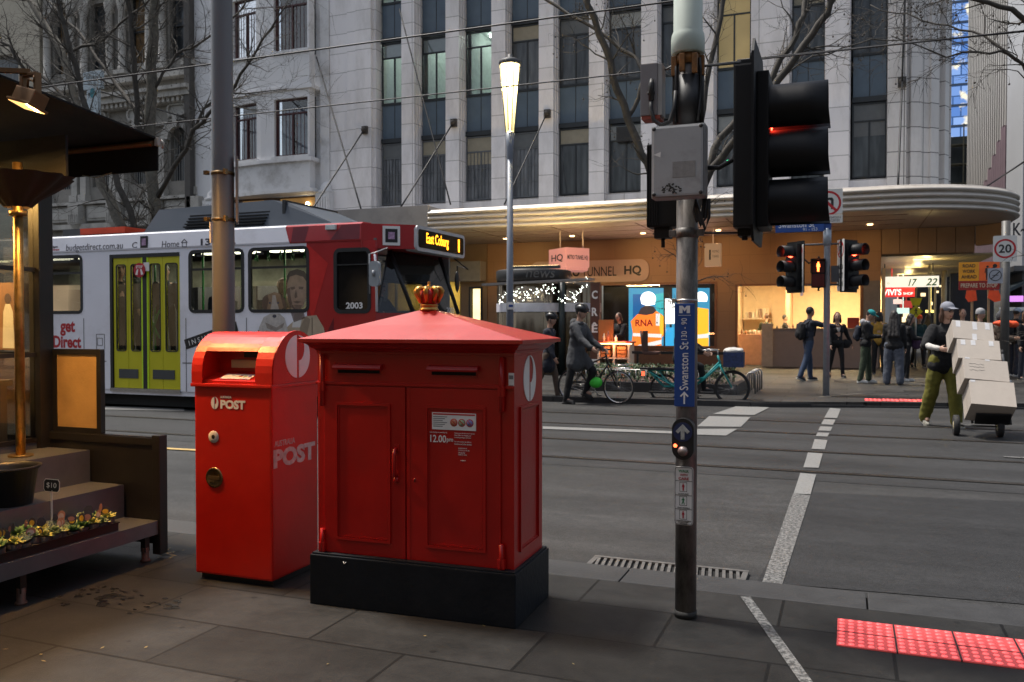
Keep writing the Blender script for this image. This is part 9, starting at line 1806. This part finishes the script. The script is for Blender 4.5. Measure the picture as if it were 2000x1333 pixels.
# tram driver and passengers
person('tram driver in dark jacket and orange hi-vis vest at the windscreen', -7.35, 12.75, .95, 80, 1.74, ((80, 80, 6), (80, 80, 6)), ((45, 8, 30, 5), (45, 8, 30, 5)), 4, top=C_NAVY, pants=C_BLK, shoes=SHB, hair='grey', pelvis=(-7.4, 12.75, 1.38), vox=.014)
for k, (xx, yy, hh_, st_) in enumerate(((-12.75, 12.4, 70, 0), (-12.15, 12.2, 120, 0), (-11.7, 12.45, 40, 0), (-13.15, 12.8, 160, 0), (-14.0, 12.0, 85, 1), (-14.7, 12.5, 90, 1), (-10.15, 12.05, 85, 1), (-9.3, 12.7, -85, 1))):
    person(['standing tram passenger in a black coat behind the left door glass', 'standing tram passenger near the middle of the doors, facing right', 'standing tram passenger behind the right door leaf', 'standing tram passenger with back turned left of the doors', 'seated tram passenger in the leftmost tram window', 'second seated passenger deeper in the leftmost tram window', 'seated tram passenger behind the tall grey pole', 'seated tram passenger beside the advert window'][k], xx, yy, .88 if not st_ else .95, hh_, 1.72 if k % 2 else 1.64, ((85, 85, 5), (85, 85, 5)) if st_ else ((2, 3, 4), (-2, 4, 4)), top=[C_BLK, C_GRY, C_NAVY, C_BRN][k % 4], pants=C_BLK, shoes=SHB, hair=['dark', 'brown'][k % 2], hairstyle=['short', 'mid'][k % 2], pelvis=(xx, yy, 1.45) if st_ else None, vox=.016, hat='beanie' if k == 6 else None, hatm=C_LG)
# ------------------------------------------------------------------ cafe shelf, counter clutter
mb = MB(); mb.box(-3.6, -2.6, 32.4, 32.9, 1.62, 1.66); mb.box(-3.6, -2.6, 32.4, 32.9, 1.15, 1.19); tag(mb.build('cafe_shelf', pm('shelf_wood', (.5, .4, .3), .5)), 'pale double wall shelf at the left of the cafe', 'shelf')
for k in range(7): xx = -3.5+.125*k; mb = MB(); mb.box(xx, xx+.09, 32.5, 32.7, 1.662, 1.662+(.34 if k > 2 else .22), .01); tag(mb.build('coffee_tin', pm('tin_%d' % (k % 3), [(.5, .42, .3), (.2, .12, .08), (.6, .55, .45)][k % 3], .4)), '%s on the cafe wall shelf' % ('pale cream tin', 'short dark brown tin', 'tall whitish tin')[k % 3], 'tin', 'tins on the cafe shelf')
rc_ = random.Random(14)
for k in range(22):
    xx = -3.5+.14*k if k < 8 else -2.15+.125*(k-8); yy = 30.2 if k < 8 else 29.45; z_ = 1.102 if k < 8 else 1.2; hh = rc_.uniform(.08, .26); r_ = rc_.uniform(.025, .05); mb = MB(); mb.lathe([(.001, z_), (r_, z_), (r_, z_+hh*.7), (r_*.5, z_+hh*.85), (r_*.5, z_+hh), (.001, z_+hh)], (xx, yy, 0), 10); kk = rc_.randrange(3); tag(mb.build('bottle', pm('cafe_bottle_%d' % kk, [(.05, .03, .02), (.5, .45, .4), (.25, .12, .05)][kk], .3)), '%s among the clutter on the cafe counter' % ('dark bottle', 'white jug', 'amber bottle')[kk], 'bottle', 'bottles and jugs on the cafe counter')
mb = MB(); mb.box(-2.2, .4, 29.3, 29.75, .9, 1.198); tag(mb.build('cafe_worktop', pm('worktop', (.35, .27, .2), .5)), 'cafe worktop behind the taupe counter front', 'worktop')
mb = MB(); mb.box(.0, .35, 29.5, 29.8, 1.2, 1.65, .02); tag(mb.build('coffee_machine', pm('machine_red', (.16, .02, .012), .4)), 'dark red machine at the right end of the cafe counter', 'machine')
mb = MB(); c0 = AY(1500, 645, 28.8); mb.box(c0.x-.2, c0.x+.15, 28.78, 28.83, ZF+.0, c0.z+.22, .01); mb.box(c0.x-.1, c0.x+.05, 28.77, 28.779, c0.z-.1, c0.z+.05); tag(mb.build('menu_stand', pm('menu_beige', (.45, .35, .25), .5)), 'beige menu stand at the left of the cafe counter', 'menu stand')
# white van beyond the crowd
vc = AY(1985, 640, 44); V = thing('van', 'white van parked beyond the crowd at the right edge', 'van', (vc.x, 44, ZF)); vx, vy, vz = vc.x, 44, ZF
WV = pm('van_white', (.5, .5, .48), .3, 0, .04, coat=.3); mb = MB(); prf = [(-2.4, .35), (2.4, .35), (2.45, .9), (2.2, 1.15), (1.6, 2.0), (1.4, 2.1), (-2.35, 2.1), (-2.45, 1.9)]
mb.prism(prf, (vx-.9, vy, vz), (0, -1, 0), (0, 0, 1), (1.8, 0, 0)); mb.build('body', WV, V)
mb = MB(); mb.face([(vx-.8, vy-2.18, vz+1.2), (vx+.8, vy-2.18, vz+1.2), (vx+.72, vy-1.66, vz+1.95), (vx-.72, vy-1.66, vz+1.95)]); mb.build('windscreen', pm('van_glass', (.015, .018, .02), .08), V)
for sx in (-1, 1):
    mb = MB(); mb.box(vx+sx*.7-.15, vx+sx*.7+.15, vy-2.47, vy-2.42, vz+.8, vz+.95); mb.build('headlight', em('van_headlight', (1, .95, .8), 3), V)
    for dy in (-1.5, 1.5): mb = MB(); mb.lathe([(.001, -.1), (.33, -.1), (.35, -.06), (.35, .1), (.001, .1)], (vx+sx*.83, vy+dy, vz+.35), 20, axis='x'); mb.build('wheel', BLKRUB, V)
